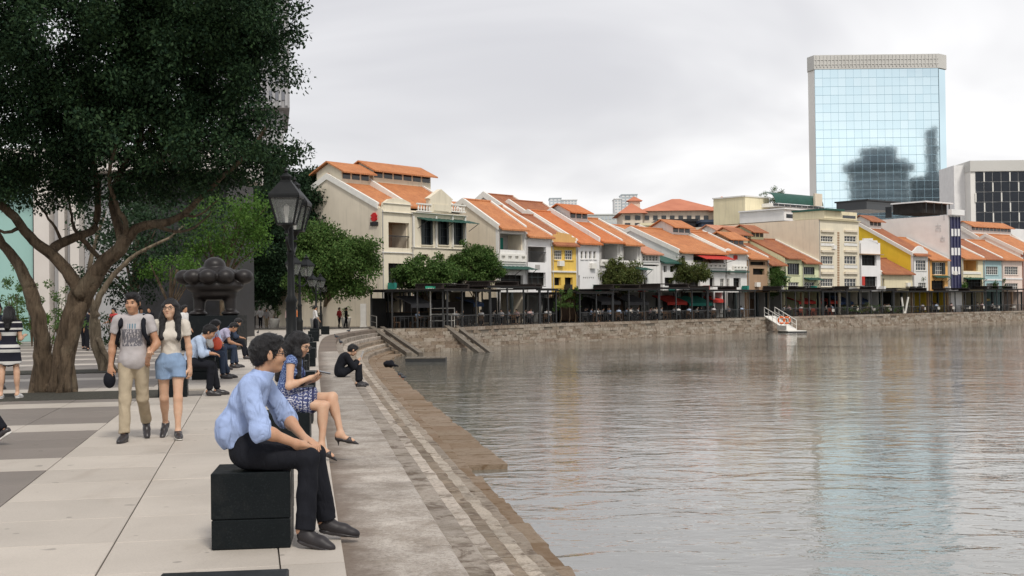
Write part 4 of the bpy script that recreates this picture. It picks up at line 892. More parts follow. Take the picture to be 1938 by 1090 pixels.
big = [pe(130, 60, 250, 200, TY0, 3.4), pe(360, 60, 160, 190, TY0 - .3, 2.8), pe(450, 30, 90, 110, TY0 - .6, 2), pe(40, 270, 190, 110, TY0, 2.6), pe(250, 250, 170, 95, TY0 + .2, 2.4), pe(390, 240, 90, 90, TY0 - .4, 1.8), pe(512, 290, 42, 30, TY0 - .8, .8), pe(440, 300, 50, 40, TY0 - .6, 1.2), pe(528, 120, 36, 36, TY0 - .7, .9), pe(300, -130, 260, 110, TY0, 3), pe(520, 20, 50, 55, TY0 - .7, 1.2), pe(490, 180, 42, 50, TY0 - .6, 1.0), pe(60, 350, 130, 40, TY0 - .2, 1.6), pe(200, 345, 120, 35, TY0 + .3, 1.6), pe(330, 340, 90, 30, TY0, 1.4), pe(480, 305, 62, 40, TY0 - .7, 1.2), pe(545, 283, 28, 22, TY0 - .8, .6), pe(415, 345, 60, 26, TY0 - .4, 1.1), pe(515, 225, 28, 34, TY0 - .7, .7)]
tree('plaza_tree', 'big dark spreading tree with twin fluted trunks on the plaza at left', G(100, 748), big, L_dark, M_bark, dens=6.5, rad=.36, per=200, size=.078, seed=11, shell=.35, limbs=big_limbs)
# sparse hanging sprays on its lower left side
b2 = G(186, 706)
def second_limbs(mb, B):
    q = lambda px, py, dy=0: AT(px, py, 33 + dy) - B
    for pts, r0, r1 in (([q(200, 708), q(192, 680), q(178, 640), q(176, 605), q(184, 570), q(200, 540), q(225, 510), q(260, 480), q(320, 450), q(350, 425)], .17, .02), ([q(212, 708, -.1), q(200, 680), q(186, 640), q(182, 605)], .11, .09), ([q(182, 600), q(172, 570), q(168, 520), q(180, 460), q(200, 400)], .12, .03), ([q(184, 640, -.1), q(200, 670, -.2), q(222, 708, -.2)], .07, .06)):
        limb(mb, pts, r0, r1, 8, .01)
tree('plaza_tree', 'slender leaning tree behind the big one with a lighter trunk', b2, [pe(300, 420, 110, 55, 33, 2.2), pe(220, 400, 90, 60, 33, 2)], L_deep, M_barkp, dens=1.5, rad=.5, per=70, size=.11, seed=12, limbs=second_limbs)
tree('leafy_tree', 'bright green feathery tree behind the dark bronze sculpture', AT(420, 600, 62).xy.to_3d(), [pe(425, 425, 75, 60, 62, 2.6), pe(475, 405, 45, 40, 62, 2), pe(450, 470, 60, 28, 62, 2), pe(370, 450, 60, 40, 62, 2.2)], L_bright, trunk_r=.18, dens=1.5, rad=.6, per=90, size=.15, seed=13)
tree('leafy_tree', 'low light green bush tree left of the sculpture', AT(320, 600, 58).xy.to_3d(), [pe(335, 510, 58, 24, 58, 1.6), pe(290, 505, 45, 22, 58, 1.5), pe(380, 505, 40, 20, 58, 1.4)], L_bright, trunk_r=.12, dens=1.8, rad=.5, per=80, size=.14, seed=14)
dk = 'dark trees closing the plaza'
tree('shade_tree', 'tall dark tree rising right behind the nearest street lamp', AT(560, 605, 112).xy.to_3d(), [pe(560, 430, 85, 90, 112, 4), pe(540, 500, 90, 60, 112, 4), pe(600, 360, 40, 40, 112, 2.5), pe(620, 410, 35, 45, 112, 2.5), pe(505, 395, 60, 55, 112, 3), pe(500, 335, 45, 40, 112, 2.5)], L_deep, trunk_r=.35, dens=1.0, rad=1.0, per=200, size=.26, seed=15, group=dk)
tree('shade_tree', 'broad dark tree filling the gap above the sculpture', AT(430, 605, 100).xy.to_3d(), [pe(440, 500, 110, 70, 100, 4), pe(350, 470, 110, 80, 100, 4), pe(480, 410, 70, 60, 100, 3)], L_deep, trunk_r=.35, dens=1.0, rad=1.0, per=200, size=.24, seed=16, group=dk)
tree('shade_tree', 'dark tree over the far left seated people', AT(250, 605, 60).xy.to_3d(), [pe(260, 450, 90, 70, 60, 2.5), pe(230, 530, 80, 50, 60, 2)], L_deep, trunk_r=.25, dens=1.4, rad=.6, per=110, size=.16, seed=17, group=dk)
tree('riverside_tree', 'green tree with pale forked trunk next to the promenade lamps', G(612, 617), [pe(640, 490, 72, 48, 96, 3), pe(600, 460, 45, 40, 96, 2.2), pe(690, 480, 32, 28, 96, 1.6), pe(655, 540, 42, 25, 96, 1.8), pe(590, 530, 40, 40, 96, 2)], L_river, M_barkp, trunk_r=.3, dens=1.7, rad=.75, per=170, size=.22, seed=18)
# trees on the restaurant terraces
TERR = [(-30, 93.6), (-16, 94.2), (-10.4, 94.6), (-5.6, 94.6)] + [(p[0], p[1]) for p in QUAY[1:]]
def terr(px, back): return hit(px, offset(TERR, back))
rt = 'small trees on the restaurant terraces'
def rtree(label, px, back, ells, seed, lm=L_river, tr=.12, **k):
    b = terr(px, back); tree('terrace_tree', label, b, [pe(e_[0], e_[1] - (3 if tr > .06 else 0), e_[2] * (1.15 if tr > .06 else 1), e_[3] * (1.3 if tr > .06 else 1), b.y, e_[2] * b.y / F0 * .8) for e_ in ells], lm, M_bark, tr, k.get('dens', 6.0), k.get('rad', .42), k.get('per', 75), k.get('size', .2), seed, rt)
rtree('terrace tree with twin thin stems before the pediment house', 815, 6, [(800, 522, 44, 26), (775, 530, 25, 20), (835, 518, 26, 22)], 21)
rtree('rounded dark green terrace tree between pediment house and white balcony', 895, 6, [(900, 506, 44, 30), (868, 510, 26, 22), (925, 512, 24, 22), (908, 485, 24, 14)], 22)
for i, (px, yt) in enumerate(((1059, 531), (1076, 545), (1088, 533))): rtree(('slim columnar tree, left of three', 'shortest slim columnar tree in the middle of three', 'slim columnar tree, right of three')[i], px, 1.2, [(px, (yt + 590) / 2, 9, (590 - yt) / 2)], 23 + i, L_river, .05, dens=9, rad=.3, per=80, size=.15)
rtree('grey green terrace tree in front of the small white balconies', 1170, 6, [(1172, 525, 36, 24), (1150, 535, 22, 14), (1195, 533, 20, 14)], 27, L_olive)
rtree('loose wide terrace tree below the dark red awning', 1292, 6, [(1275, 518, 26, 20), (1310, 516, 30, 14), (1265, 530, 16, 14), (1330, 522, 16, 8), (1248, 530, 9, 12)], 28, L_olive)
rtree('dense terrace tree by the gangway with pale leaf tips', 1448, 6, [(1445, 528, 34, 20), (1425, 535, 20, 18), (1465, 538, 22, 16), (1450, 552, 20, 14)], 29)
rtree('round dark terrace tree in front of the low brown roof', 1710, 6, [(1712, 530, 32, 18), (1690, 535, 16, 14), (1732, 535, 14, 12)], 30, L_mid)
rtree('tiny light green tree below the navy striped block', 1826, 3, [(1826, 535, 12, 10), (1818, 542, 7, 7)], 31, L_bright, .05)
rtree('tiny green tree beside the teal front', 1880, 3, [(1878, 538, 8, 10)], 32, L_mid, .05); rtree('tiny tree between teal and pink fronts', 1897, 3, [(1897, 535, 6, 12)], 33, L_mid, .05)
b = cb.p0 + Vector((-cb.t.y, cb.t.x, 0)) * 27 + cb.t * (cb.loc(1462, 380, 27)[0]); c = AT(1463, 370, b.y)
tree('roof_tree', 'small potted tree on the roof of the cream block', (b.x, b.y, cb.ze - .3), [((c.x, c.y, c.z), (1.9, 1.4, 1.2)), ((c.x - .6, c.y, c.z - 1.3), (1.2, 1.0, .9))], L_mid, M_bark, .08, 2.2, .4, 60, .16, 34)
def shrub(name, label, c, r, lm, seed, group=None, size=.1, dens=6, per=60, rad=.22):
    o = thing(name, label, 'shrub', (c[0], c[1], c[2]), 0, group); C, rr = clumps([((0, 0, r[2]), r)], dens, rad, seed, .3); C[:, 2] = np.maximum(C[:, 2], .08); link('foliage', leaf_mesh('foliage', C, rr, per, size, lm, seed), o)
    s_ = MB(); random.seed(seed)
    for _ in range(5): s_.tube([(0, 0, 0), (random.uniform(-.5, .5) * r[0], random.uniform(-.5, .5) * r[1], r[2] * 1.2)], [.03, .01], 5)
    s_.build('stems', M_bark, o); return o
hd = 'hedge shrubs behind the big tree'
for i, (px, py, wpx, hpx, Y) in enumerate(((12, 540, 30, 60, 56), (60, 545, 30, 60, 57), (110, 540, 20, 50, 55), (95, 592, 34, 26, 48), (130, 590, 30, 30, 47), (215, 575, 30, 40, 52), (240, 600, 26, 22, 46), (35, 530, 30, 70, 60))):
    k = Y / F0; zt = AT(px, py - hpx / 2, Y).z; shrub('hedge_shrub', ('tall pale shrub at the left edge under the teal glass', 'tall shrub left of the big trunk under the pier', 'upright shrub seen between the twin trunks', 'clipped low hedge left of the big trunk', 'clipped hedge seen between the trunks', 'shrub behind the slender leaning tree', 'low shrub behind the walking man', 'tall shrub rear of the striped dress woman')[i], (AT(px, 600, Y).x, Y, 0), (wpx * k, .9, zt / 2), (L_mid, L_mid, L_mid, L_bright, L_mid, L_deep, L_mid, L_mid)[i], 40 + i, hd, .11, 4)
ph = 'planted shrubs on the quay edge'
for i in range(9):
    p = terr(1604 + i * 12, .7); shrub('quay_shrub', ('yellow green', 'dark green', 'olive', 'reddish', 'bright green', 'dull green', 'rust tinted', 'pale green', 'small green')[i] + ' shrub on the quay edge, number %s from the gangway' % ('one', 'two', 'three', 'four', 'five', 'six', 'seven', 'eight', 'nine')[i], (p.x, p.y, 0), (.65, .5, random.uniform(.5, .75)), (L_bright, L_mid, L_olive, L_olive, L_bright, L_mid, L_olive, L_bright, L_mid)[i], 60 + i, ph, .12, 7, 40)
# ------------------------------------------------------------------ seats, lamps, sculpture
def bench_mat():
    t = NT('black_granite'); co = t.pos('P'); col = t.mix(t.math('MULTIPLY', t.ramp(t.noise(co, 120, 2), .55, .7), .5), (.005, .0075, .009), (.02, .026, .028)); col = t.mix(t.math('MULTIPLY', t.ramp(t.noise(co, 3.5, 6, .7, .8), .55, .75), .07), col, (.16, .15, .13)); return t.end(col, t.ramp(t.noise(co, 5, 5), .0, 1.1), .16)
M_bench = bench_mat()
def cube_mesh(name, sx_, sy_, z0, z1, ch=.011):
    a, b = sx_ / 2, sy_ / 2; V = []
    for z, i in ((z0, ch), (z0 + ch, 0), (z1 - ch, 0), (z1, ch)): V += [(-a + i, -b + i, z), (a - i, -b + i, z), (a - i, b - i, z), (-a + i, b - i, z)]
    s = MB(); s.add(V, [(3, 2, 1, 0), (12, 13, 14, 15)] + [(4 * k + i, 4 * k + (i + 1) % 4, 4 * k + 4 + (i + 1) % 4, 4 * k + 4 + i) for k in range(3) for i in range(4)]); return s.mesh(name, M_bench)
m_lo, m_hi = cube_mesh('plinth', .492, .492, 0, .188, .006), cube_mesh('seat_block', .496, .496, .191, .486, .006)
def bench(label, x, y, rz, group):
    o = thing('cube_seat', label, 'seat', (x, y, 0), rz, group); link('plinth', m_lo, o); link('seat_block', m_hi, o); return o
bx = lambda y: -1.66 - .147 * (y - 8.39)
RZB = R(7)
bench('black granite cube seat under the man in the light blue shirt', -1.705, 8.39, RZB, 'cube seats along the river edge')
bench('black granite cube seat cut off by the bottom edge of the picture', bx(4.85) + .02, 4.85, RZB, 'cube seats along the river edge')
bench('black granite cube seat under the woman in the patterned dress', -2.31, 13.0, RZB, 'cube seats along the river edge')
nm = ('nearest empty black cube seat beyond the woman in the patterned dress', 'second empty black cube seat beyond the patterned dress woman', 'third empty black cube seat beyond the patterned dress woman', 'fourth empty black cube seat beyond the patterned dress woman', 'fifth empty black cube seat towards the lamps', 'sixth empty black cube seat towards the lamps', 'seventh empty black cube seat along the edge', 'eighth empty black cube seat along the edge', 'ninth empty black cube seat near the bend', 'tenth empty black cube seat near the bend', 'farthest empty black cube seat by the terrace trees')
for i, y in enumerate((17.2, 21.4, 25.6, 29.8, 34, 40, 46, 52, 60, 68, 76)):
    s_ = EP.l[np.argmin(abs(EP.p[:, 1] - y))]; bench(nm[i], EP.at(s_)[0] - .42, y, RZB, 'cube seats along the river edge')
for i, (px, py) in enumerate(((321, 752), (380, 719), (408, 698), (426, 681))):
    p = G(px, py); bench(('black cube seat beside the walking woman', 'black cube seat under the man with the red bag', 'black cube seat under the man in the lilac shirt', 'black cube seat near the sculpture pedestal')[i], p.x, p.y + .26, ANG, 'cube seats across the plaza')
M_lamp = mat('lamp_iron', (.006, .007, .008), (.012, .013, .013), 6, .5, spec=.22); M_lglass = NT('lantern_glass'); M_lglass.b.inputs['Transmission Weight'].default_value = .0; M_lglass.b.inputs['Alpha'].default_value = .35; M_lglass = M_lglass.end((.30, .31, .30), .12, .5)
def lantern_parts():
    fr = MB(); a, b = .265, .15; z0, z1 = 0, .45
    for sx_ in (-1, 1):
        for sy_ in (-1, 1): fr.bar((sx_ * b, sy_ * b, z0), (sx_ * a, sy_ * a, z1), .028)
    for r, z in ((b, z0), (a, z1)):
        for s_ in (-1, 1): fr.bar((-r, s_ * r, z), (r, s_ * r, z), .03); fr.bar((s_ * r, -r, z), (s_ * r, r, z), .03)
    fr.lathe([(.05, -.16), (.03, -.1), (.11, -.02), (b * 1.2, 0)], n=8); q = math.pi / 4
    rf = MB().lathe([(a * 1.52, z1 + .015), (a * 1.5, z1 + .05), (.17, z1 + .25), (.14, z1 + .27), (.14, z1 + .30)], n=4, rot=q).lathe([(.09, z1 + .30), (.12, z1 + .36), (.05, z1 + .41), (.02, z1 + .43), (.04, z1 + .46), (.005, z1 + .52)], n=8)
    gl = MB()
    for k in range(4):
        c, s_ = (1, 0, -1, 0)[k], (0, 1, 0, -1)[k]; f_ = lambda r, t, z: (c * r - s_ * t, s_ * r + c * t, z); gl.add([f_(b - .004, -b + .014, z0 + .015), f_(b - .004, b - .014, z0 + .015), f_(a - .004, a - .014, z1 - .015), f_(a - .004, -a + .014, z1 - .015)], [(0, 1, 2, 3)])
    bu = MB().lathe([(.03, .02), (.03, .12), (.05, .2), (.05, .3), (.01, .34)], n=8)
    return fr.mesh('lantern_frame', M_lamp), rf.mesh('lantern_roof', M_lamp), gl.mesh('lantern_glass', M_lglass), bu.mesh('lamp_bulb', M_trim)
LP_ = lantern_parts()
def lamp(label, x, y, rz):
    o = thing('street_lamp', label, 'street lamp', (x, y, 0), rz, 'street lamps along the promenade')
    MB().lathe([(.19, 0), (.19, .12), (.14, .2), (.115, .34), (.115, 1.0), (.13, 1.06), (.085, 1.14), (.08, 1.62), (.10, 1.66), (.058, 1.74), (.05, 2.35), (.07, 2.4), (.048, 2.46), (.044, 2.78), (.02, 2.95)], n=12).build('post', M_lamp, o, True)
    for sy_, dz in ((-.34, 0), (.42, -.06)):
        ar = MB().tube([(0, 0, 2.42), (0, sy_ * .5, 2.46 + dz), (0, sy_ * .95, 2.56 + dz), (0, sy_, 2.64 + dz)], [.03, .028, .026, .03], 6).build('arm', M_lamp, o, True)
        for nme, me in zip(('lantern_frame', 'lantern_roof', 'lantern_glass', 'lamp_bulb'), LP_): q = link(nme, me, ar); q.location = (0, sy_, 2.83 + dz); q.scale = (.84, .84, .9)
    return o
lamp('nearest black iron lamp post with lanterns behind the two seated people', AT(551, 560, 20).x, 20, R(0)); lamp('second black lamp post along the promenade', AT(567, 560, 49).x, 49, R(-30)); lamp('third black lamp post along the promenade', AT(598, 560, 75).x, 75, R(-30)); lamp('farthest black lamp post near the riverside tree', AT(607, 560, 95).x, 95, R(-30))
# ------------------------------------------------------------------ small SDF modeller (used for the sculpture, people, birds)
class SDF:
    def __init__(s, lo, hi, h):
        s.lo = np.array(lo, np.float32); s.h = h; n = np.ceil((np.array(hi) - s.lo) / h).astype(int) + 1
        s.ax = [s.lo[i] + h * np.arange(n[i], dtype=np.float32) for i in range(3)]; s.F = np.full(n, .25, np.float32)
    def sub(s, lo, hi):
        sl = []
        for i in range(3):
            a = int(max(0, math.floor((lo[i] - s.lo[i]) / s.h))); b = int(min(s.F.shape[i], math.ceil((hi[i] - s.lo[i]) / s.h) + 1)); sl.append(slice(a, max(b, a)))
        return tuple(sl), s.ax[0][sl[0]][:, None, None], s.ax[1][sl[1]][None, :, None], s.ax[2][sl[2]][None, None, :]
    def put(s, sl, d, k, op='u'):
        a = s.F[sl]
        if op == 'u': t = np.clip(.5 + .5 * (d - a) / k, 0, 1); s.F[sl] = d * (1 - t) + a * t - k * t * (1 - t)
        else: d = -d; t = np.clip(.5 - .5 * (d - a) / k, 0, 1); s.F[sl] = d * (1 - t) + a * t + k * t * (1 - t)
    def cap(s, a, b, ra, rb, k=.03, clip=(), op='u'):
        a, b = np.array(a, np.float32), np.array(b, np.float32); m = max(ra, rb) + .05 + k
        sl, x, y, z = s.sub(np.minimum(a, b) - m, np.maximum(a, b) + m); v = b - a; L2 = float(v @ v) + 1e-9
        t = np.clip(((x - a[0]) * v[0] + (y - a[1]) * v[1] + (z - a[2]) * v[2]) / L2, 0, 1)
        d = np.sqrt((x - a[0] - t * v[0]) ** 2 + (y - a[1] - t * v[1]) ** 2 + (z - a[2] - t * v[2]) ** 2) - (ra + (rb - ra) * t)
        for p, n in clip: d = np.maximum(d, (x - p[0]) * n[0] + (y - p[1]) * n[1] + (z - p[2]) * n[2])
        s.put(sl, d, k, op)
    def ell(s, c, r, M=None, k=.03, clip=(), op='u'):
        """ellipsoid; M rows are its axes"""
        c = np.array(c, np.float32); M = np.eye(3) if M is None else np.array(M); m = max(r) + .05 + k; sl, x, y, z = s.sub(c - m, c + m); X, Y_, Z = x - c[0], y - c[1], z - c[2]
        q = [(X * M[i][0] + Y_ * M[i][1] + Z * M[i][2]) / r[i] for i in range(3)]; k0 = np.sqrt(q[0] ** 2 + q[1] ** 2 + q[2] ** 2); k1 = np.sqrt((q[0] / r[0]) ** 2 + (q[1] / r[1]) ** 2 + (q[2] / r[2]) ** 2) + 1e-9
        d = k0 * (k0 - 1) / k1
        for p, n in clip: d = np.maximum(d, (x - p[0]) * n[0] + (y - p[1]) * n[1] + (z - p[2]) * n[2])
        s.put(sl, d, k, op)
    def plane(s, p, n):
        x, y, z = s.ax[0][:, None, None], s.ax[1][None, :, None], s.ax[2][None, None, :]; s.F = np.maximum(s.F, (x - p[0]) * n[0] + (y - p[1]) * n[1] + (z - p[2]) * n[2])
    def wrinkle(s, amp, fr, seed):
        g = np.random.default_rng(seed); x, y, z = s.ax[0][:, None, None], s.ax[1][None, :, None], s.ax[2][None, None, :]
        for i in range(4):
            k = g.normal(size=3) * fr; q = g.normal(size=3) * fr * .6; ph = g.random(2) * 6.28
            s.F = s.F + amp * np.sin(k[0] * x + k[1] * y + k[2] * z + ph[0] + 1.7 * np.sin(q[0] * x + q[1] * y + q[2] * z + ph[1])).astype(np.float32) * (.6 if i > 1 else 1)
    def fold(s, c, kv, rad, amp):
        c = np.array(c, float); sl, x, y, z = s.sub(c - rad * 1.6, c + rad * 1.6); X, Y_, Z = x - c[0], y - c[1], z - c[2]; r2 = (X * X + Y_ * Y_ + Z * Z) / (rad * rad)
        ph = kv[0] * X + kv[1] * Y_ + kv[2] * Z; w_ = 1 - np.abs(np.sin(ph * .5 + .9 * np.sin(9 * X + 13 * Y_ - 11 * Z))); s.F[sl] -= (amp * (w_ - .35) * np.exp(-r2 * 1.4)).astype(np.float32)
    def mesh(s, name, m, smooth=True):
        F = s.F; S = F < 0; n = np.array(F.shape) - 1
        cnt = np.zeros(n, np.int8); cs = [(i, j, k) for i in (0, 1) for j in (0, 1) for k in (0, 1)]
        vw = lambda A, c: A[c[0]:c[0] + n[0], c[1]:c[1] + n[1], c[2]:c[2] + n[2]]
        for c in cs: cnt += vw(S, c)
        act = (cnt > 0) & (cnt < 8); ii = np.argwhere(act); idx = np.full(n, -1, np.int32); idx[act] = np.arange(len(ii))
        fv = {c: F[ii[:, 0] + c[0], ii[:, 1] + c[1], ii[:, 2] + c[2]] for c in cs}; P = np.zeros((len(ii), 3)); W_ = np.zeros(len(ii))
        for c in cs:
            for a in range(3):
                if c[a]: continue
                e_ = list(c); e_[a] = 1; f0, f1 = fv[c], fv[tuple(e_)]; cr_ = (f0 < 0) != (f1 < 0); t = np.where(cr_, f0 / np.where(cr_, f0 - f1, 1), 0)
                q = np.array(c, float)[None, :].repeat(len(ii), 0); q[:, a] += t; P += q * cr_[:, None]; W_ += cr_
        V = s.lo + s.h * (ii + P / np.maximum(W_, 1)[:, None]); fs = []
        for a in range(3):
            b, c = (a + 1) % 3, (a + 2) % 3; lo = [slice(None)] * 3; hi = [slice(None)] * 3; lo[a] = slice(0, -1); hi[a] = slice(1, None); S0, S1 = S[tuple(lo)], S[tuple(hi)]
            e_ = np.argwhere(S0 != S1); ok = (e_[:, b] > 0) & (e_[:, c] > 0) & (e_[:, b] < n[b]) & (e_[:, c] < n[c]); e_ = e_[ok]; fl = S0[tuple(e_.T)]
            def cell(db, dc): q = e_.copy(); q[:, b] -= db; q[:, c] -= dc; return idx[tuple(q.T)]
            Q = np.stack([cell(1, 1), cell(0, 1), cell(0, 0), cell(1, 0)], 1); Q[~fl] = Q[~fl][:, ::-1]; fs.append(Q)
        return np_mesh(name, V, np.concatenate(fs), m, smooth=smooth)
# bronze sculpture: lobed crown on two stout legs over a black pedestal
M_bronze = mat('bronze', (.02, .016, .015), (.011, .009, .009), 1.5, .45, .15, 8, spec=.45, metal=.2)
c = G(407, 663); sy = c.y + .9; kx = sy / F0
sc_ = thing('bronze_sculpture', 'dark bronze sculpture with a ring of rounded lobes on two legs', 'sculpture', (AT(407, 600, sy).x, sy, 0)); zt = lambda py: AT(407, py, sy).z; xr_ = lambda px: (px - 407) * kx
S = SDF((-1.75, -1.2, 1.2), (1.75, 1.2, 3.8), .03)
for i, px in enumerate((350, 373, 403, 433, 462)): S.ell((xr_(px), (0, -.55, -.75, -.55, 0)[i], zt(524)), (.36, .36, .29), k=.07)
for px in (375, 407, 439): S.ell((xr_(px), .6, zt(524)), (.36, .36, .29), k=.07)
S.ell((0, 0, zt(541)), (1.12, .72, .36), k=.06); S.ell((0, 0, zt(517)), (.8, .6, .30), k=.1); S.ell((0, 0, zt(503)), (.42, .42, .34), k=.06); S.ell((0, 0, zt(556)), (.85, .55, .26), k=.1)
for sg_ in (-1, 1): S.cap((sg_ * .58, 0, zt(558)), (sg_ * .60, 0, zt(585)), .26, .22, k=.1); S.ell((sg_ * .62, -.12, zt(593)), (.34, .42, .13), k=.05)
link('figure', S.mesh('figure', M_bronze), sc_)
MB().box(-1.15, 1.05, -.85, .85, .1, zt(597)).build('pedestal', M_bench, sc_); MB().box(-1.1, 1.0, -.8, .8, 0, .095).build('pedestal_base', M_bench, sc_)
# ------------------------------------------------------------------ terraces: pergolas, furniture, awnings
M_slat = mat('pergola_wood', (.045, .035, .03), (.03, .024, .022), 3, .8); M_wood = mat('chair_wood', (.10, .055, .03), (.07, .04, .02), 3, .7); M_redch = mat('chair_red', (.30, .06, .03), (.22, .05, .03), 3, .7); M_cloth = mat('table_cloth', (.75, .72, .66), (.68, .65, .6), 3, .85)
def frame_at(px, back):
    p = terr(px, back); q = terr(px + 3, back); return p, math.atan2(q.y - p.y, q.x - p.x)
M_sh = mat('shop_dark', (.03, .028, .026), (.02, .02, .02), 2, .8)
PG = [(742, 838, 548, 'dark flat canopy by the landing stairs'), (846, 926, 548, 'slatted pergola below the pediment house'), (928, 1020, 542, 'taller slatted pergola below the white balconies'), (1022, 1052, 547, 'short pergola left of the columnar trees'), (1097, 1158, 553, 'low pergola right of the columnar trees'), (1160, 1246, 547, 'slatted pergola beside the red awning'), (1248, 1338, 545, 'slatted pergola with teal awning behind'), (1340, 1428, 549, 'pergola just left of the gangway'), (1478, 1556, 549, 'pergola just right of the gangway'), (1558, 1602, 551, 'pergola with blue screens before the cream block'), (1604, 1690, 548, 'pergola behind the quay shrubs'), (1692, 1786, 551, 'pergola with the white forked post'), (1788, 1864, 551, 'pergola below the navy striped block'), (1866, 1945, 547, 'pergola at the right edge of the picture')]
for px0, px1, py, lab in PG:
    a, b = terr(px0, .45), terr(px1, .45); v = b - a; L = v.length; th = math.atan2(v.y, v.x); o = thing('pergola', lab, 'pergola', a, th, 'restaurant pergolas on the quay'); z = AT((px0 + px1) / 2, py, (a.y + b.y) / 2).z; dp = 6.2
    n = max(2, int(round(L / 2.9)))
    for i in range(n + 1):
        for y in (0, dp): MB().box(L * i / n - .055, L * i / n + .055, y - .055, y + .055, 0, z - .14).build('post', M_black, o)
    for y in (0, dp): MB().box(-.5, L + .3, y - .06, y + .06, z - .138, z).build('beam', M_black, o)
    g = MB()
    for i in range(int(dp / .22) + 4): y = -.5 + .22 * i; g.box(-.6, L + .4, y, y + .19, z + .004, z + .05)
    tag(g.build('slatted_roof', M_slat, o), kind='stuff')
    if px0 not in (742, 1097): 
        g = MB(); x0, x1 = L * .15, L * .8
        for i in range(9): y = 1.0 + .25 * i; g.box(x0, x1, y, y + .17, z + .42, z + .47)
        for x in (x0 + .3, x1 - .3): g.box(x, x + .08, .95, 3.3, z + .06, z + .41)
        tag(g.build('raised_roof', M_slat, o), kind='stuff')
    g = MB().box(0, L, -.03, .03, .86, .92)
    for i in range(int(L / .3)): g.box(.3 * i, .3 * i + .03, -.015, .015, .05, .86)
    g.build('railing', M_black, o)
    for i in range(n):  # dark panels added to stand in for the deep shade behind the tables
        if random.random() < .75: MB().box(L * i / n + .1, L * (i + 1) / n - .1, dp + .1, dp + .14, .1, random.uniform(1.7, 2.5)).build('added_shade_panel', random.choice((M_sh, M_slat, M_sh, M_wood)), o)
def perg(px):
    b_ = min(PG, key=lambda r_: 0 if r_[0] <= px <= r_[1] else min(abs(px - r_[0]), abs(px - r_[1]))); return b_[3]
# chairs, tables
def chair_mesh(m):
    g = MB().box(-.21, .21, -.21, .21, .42, .47).box(-.21, .21, .18, .22, .55, .92)
    for x in (-.19, .19):
        for y in (-.19, .19): g.box(x - .02, x + .02, y - .02, y + .02, 0, .92 if y > 0 else .419)
    return g.mesh('chair', m)
CH = [chair_mesh(M_wood), chair_mesh(M_black), chair_mesh(M_redch)]
tabs = [MB().lathe([(.04, .03), (.04, .71), (.40, .715), (.40, .745)], n=12).lathe([(.22, 0), (.2, .03)], n=10).mesh('table', M_black), MB().lathe([(.50, .40), (.46, .74), (.42, .75)], n=12).lathe([(.04, 0), (.04, .73)], n=6).mesh('table', M_cloth)]
SPOTS = []
random.seed(99)
lab_cols = 0
for k, (px, back) in enumerate([(x, b_) for b_ in (1.6, 3.6) for x in (765, 800, 862, 885, 910, 945, 975, 1003, 1036, 1108, 1130, 1150, 1172, 1195, 1218, 1240, 1262, 1284, 1306, 1328, 1350, 1376, 1402, 1492, 1515, 1540, 1572, 1620, 1650, 1680, 1745, 1772, 1800, 1830, 1858, 1885, 1915)]):
    if back > 3 and k % 2: continue
    p, th = frame_at(px, back); th += random.uniform(-.2, .2); red = 1500 < px < 1600; cl = px > 1560 and back < 2
    o = tag(link('table', tabs[1 if cl else 0]), '%s table %s the %s' % ('white clothed' if cl else 'round dark', 'under' if back < 3 else 'at the back of', perg(px)), 'table', 'clothed terrace tables' if cl else 'dark terrace tables'); o.location = p
    for j in range(3 if back < 3 else 2):
        a_ = th + 1.57 * j + .4; q = p + Vector((math.cos(a_) * .62, math.sin(a_) * .62, 0)); ci = 2 if red else (k + j) % 2
        c_ = tag(link('chair', CH[ci]), ('brown', 'black', 'red')[ci] + ' chair %s the ' % ('under' if back < 3 else 'behind') + perg(px), 'chair', ('brown', 'black', 'red')[ci] + ' terrace chairs'); c_.location = q; c_.rotation_euler = (0, 0, a_ - 1.57)
        SPOTS.append((q, a_ + math.pi, back, px))
def free_awning(label, px0, px1, py0, py1, back, m, out=1.9):
    a, b = terr(px0, back), terr(px1, back); v = b - a; L = v.length; o = thing('awning', label, 'awning', a, math.atan2(v.y, v.x), 'cafe awnings under the facades'); z1, z0 = AT(px0, py0, a.y).z, AT(px0, py1, a.y).z
    MB().prism([(0, 0, z1), (0, -out, z0), (0, -out, z0 - .05), (0, 0, z1 - .06)], (L, 0, 0)).build('canvas', m, o); MB().box(0, L, -out - .02, -out - .004, z0 - .32, z0 - .052).build('valance', m, o)
    for x in (.05, L - .05): MB().tube([(x, 0, z1 - .1), (x, -out, z0 - .06)], .03, 5).build('arm', M_black, o)
    for x in (.1, L - .1): MB().tube([(x, -out + .1, 0), (x, -out + .1, z0 - .1)], .035, 6).build('pole', M_black, o)
M_bluecl = mat('blue_canvas', (.05, .09, .20), (.04, .07, .15), 2, .85); M_tan = mat('tan_canvas', (.55, .42, .26), (.48, .36, .22), 2, .85); M_yel = mat('yellow_canvas', (.62, .48, .20), (.55, .42, .18), 2, .85); M_greyc = mat('grey_canvas', (.13, .13, .14), (.10, .10, .11), 2, .85)
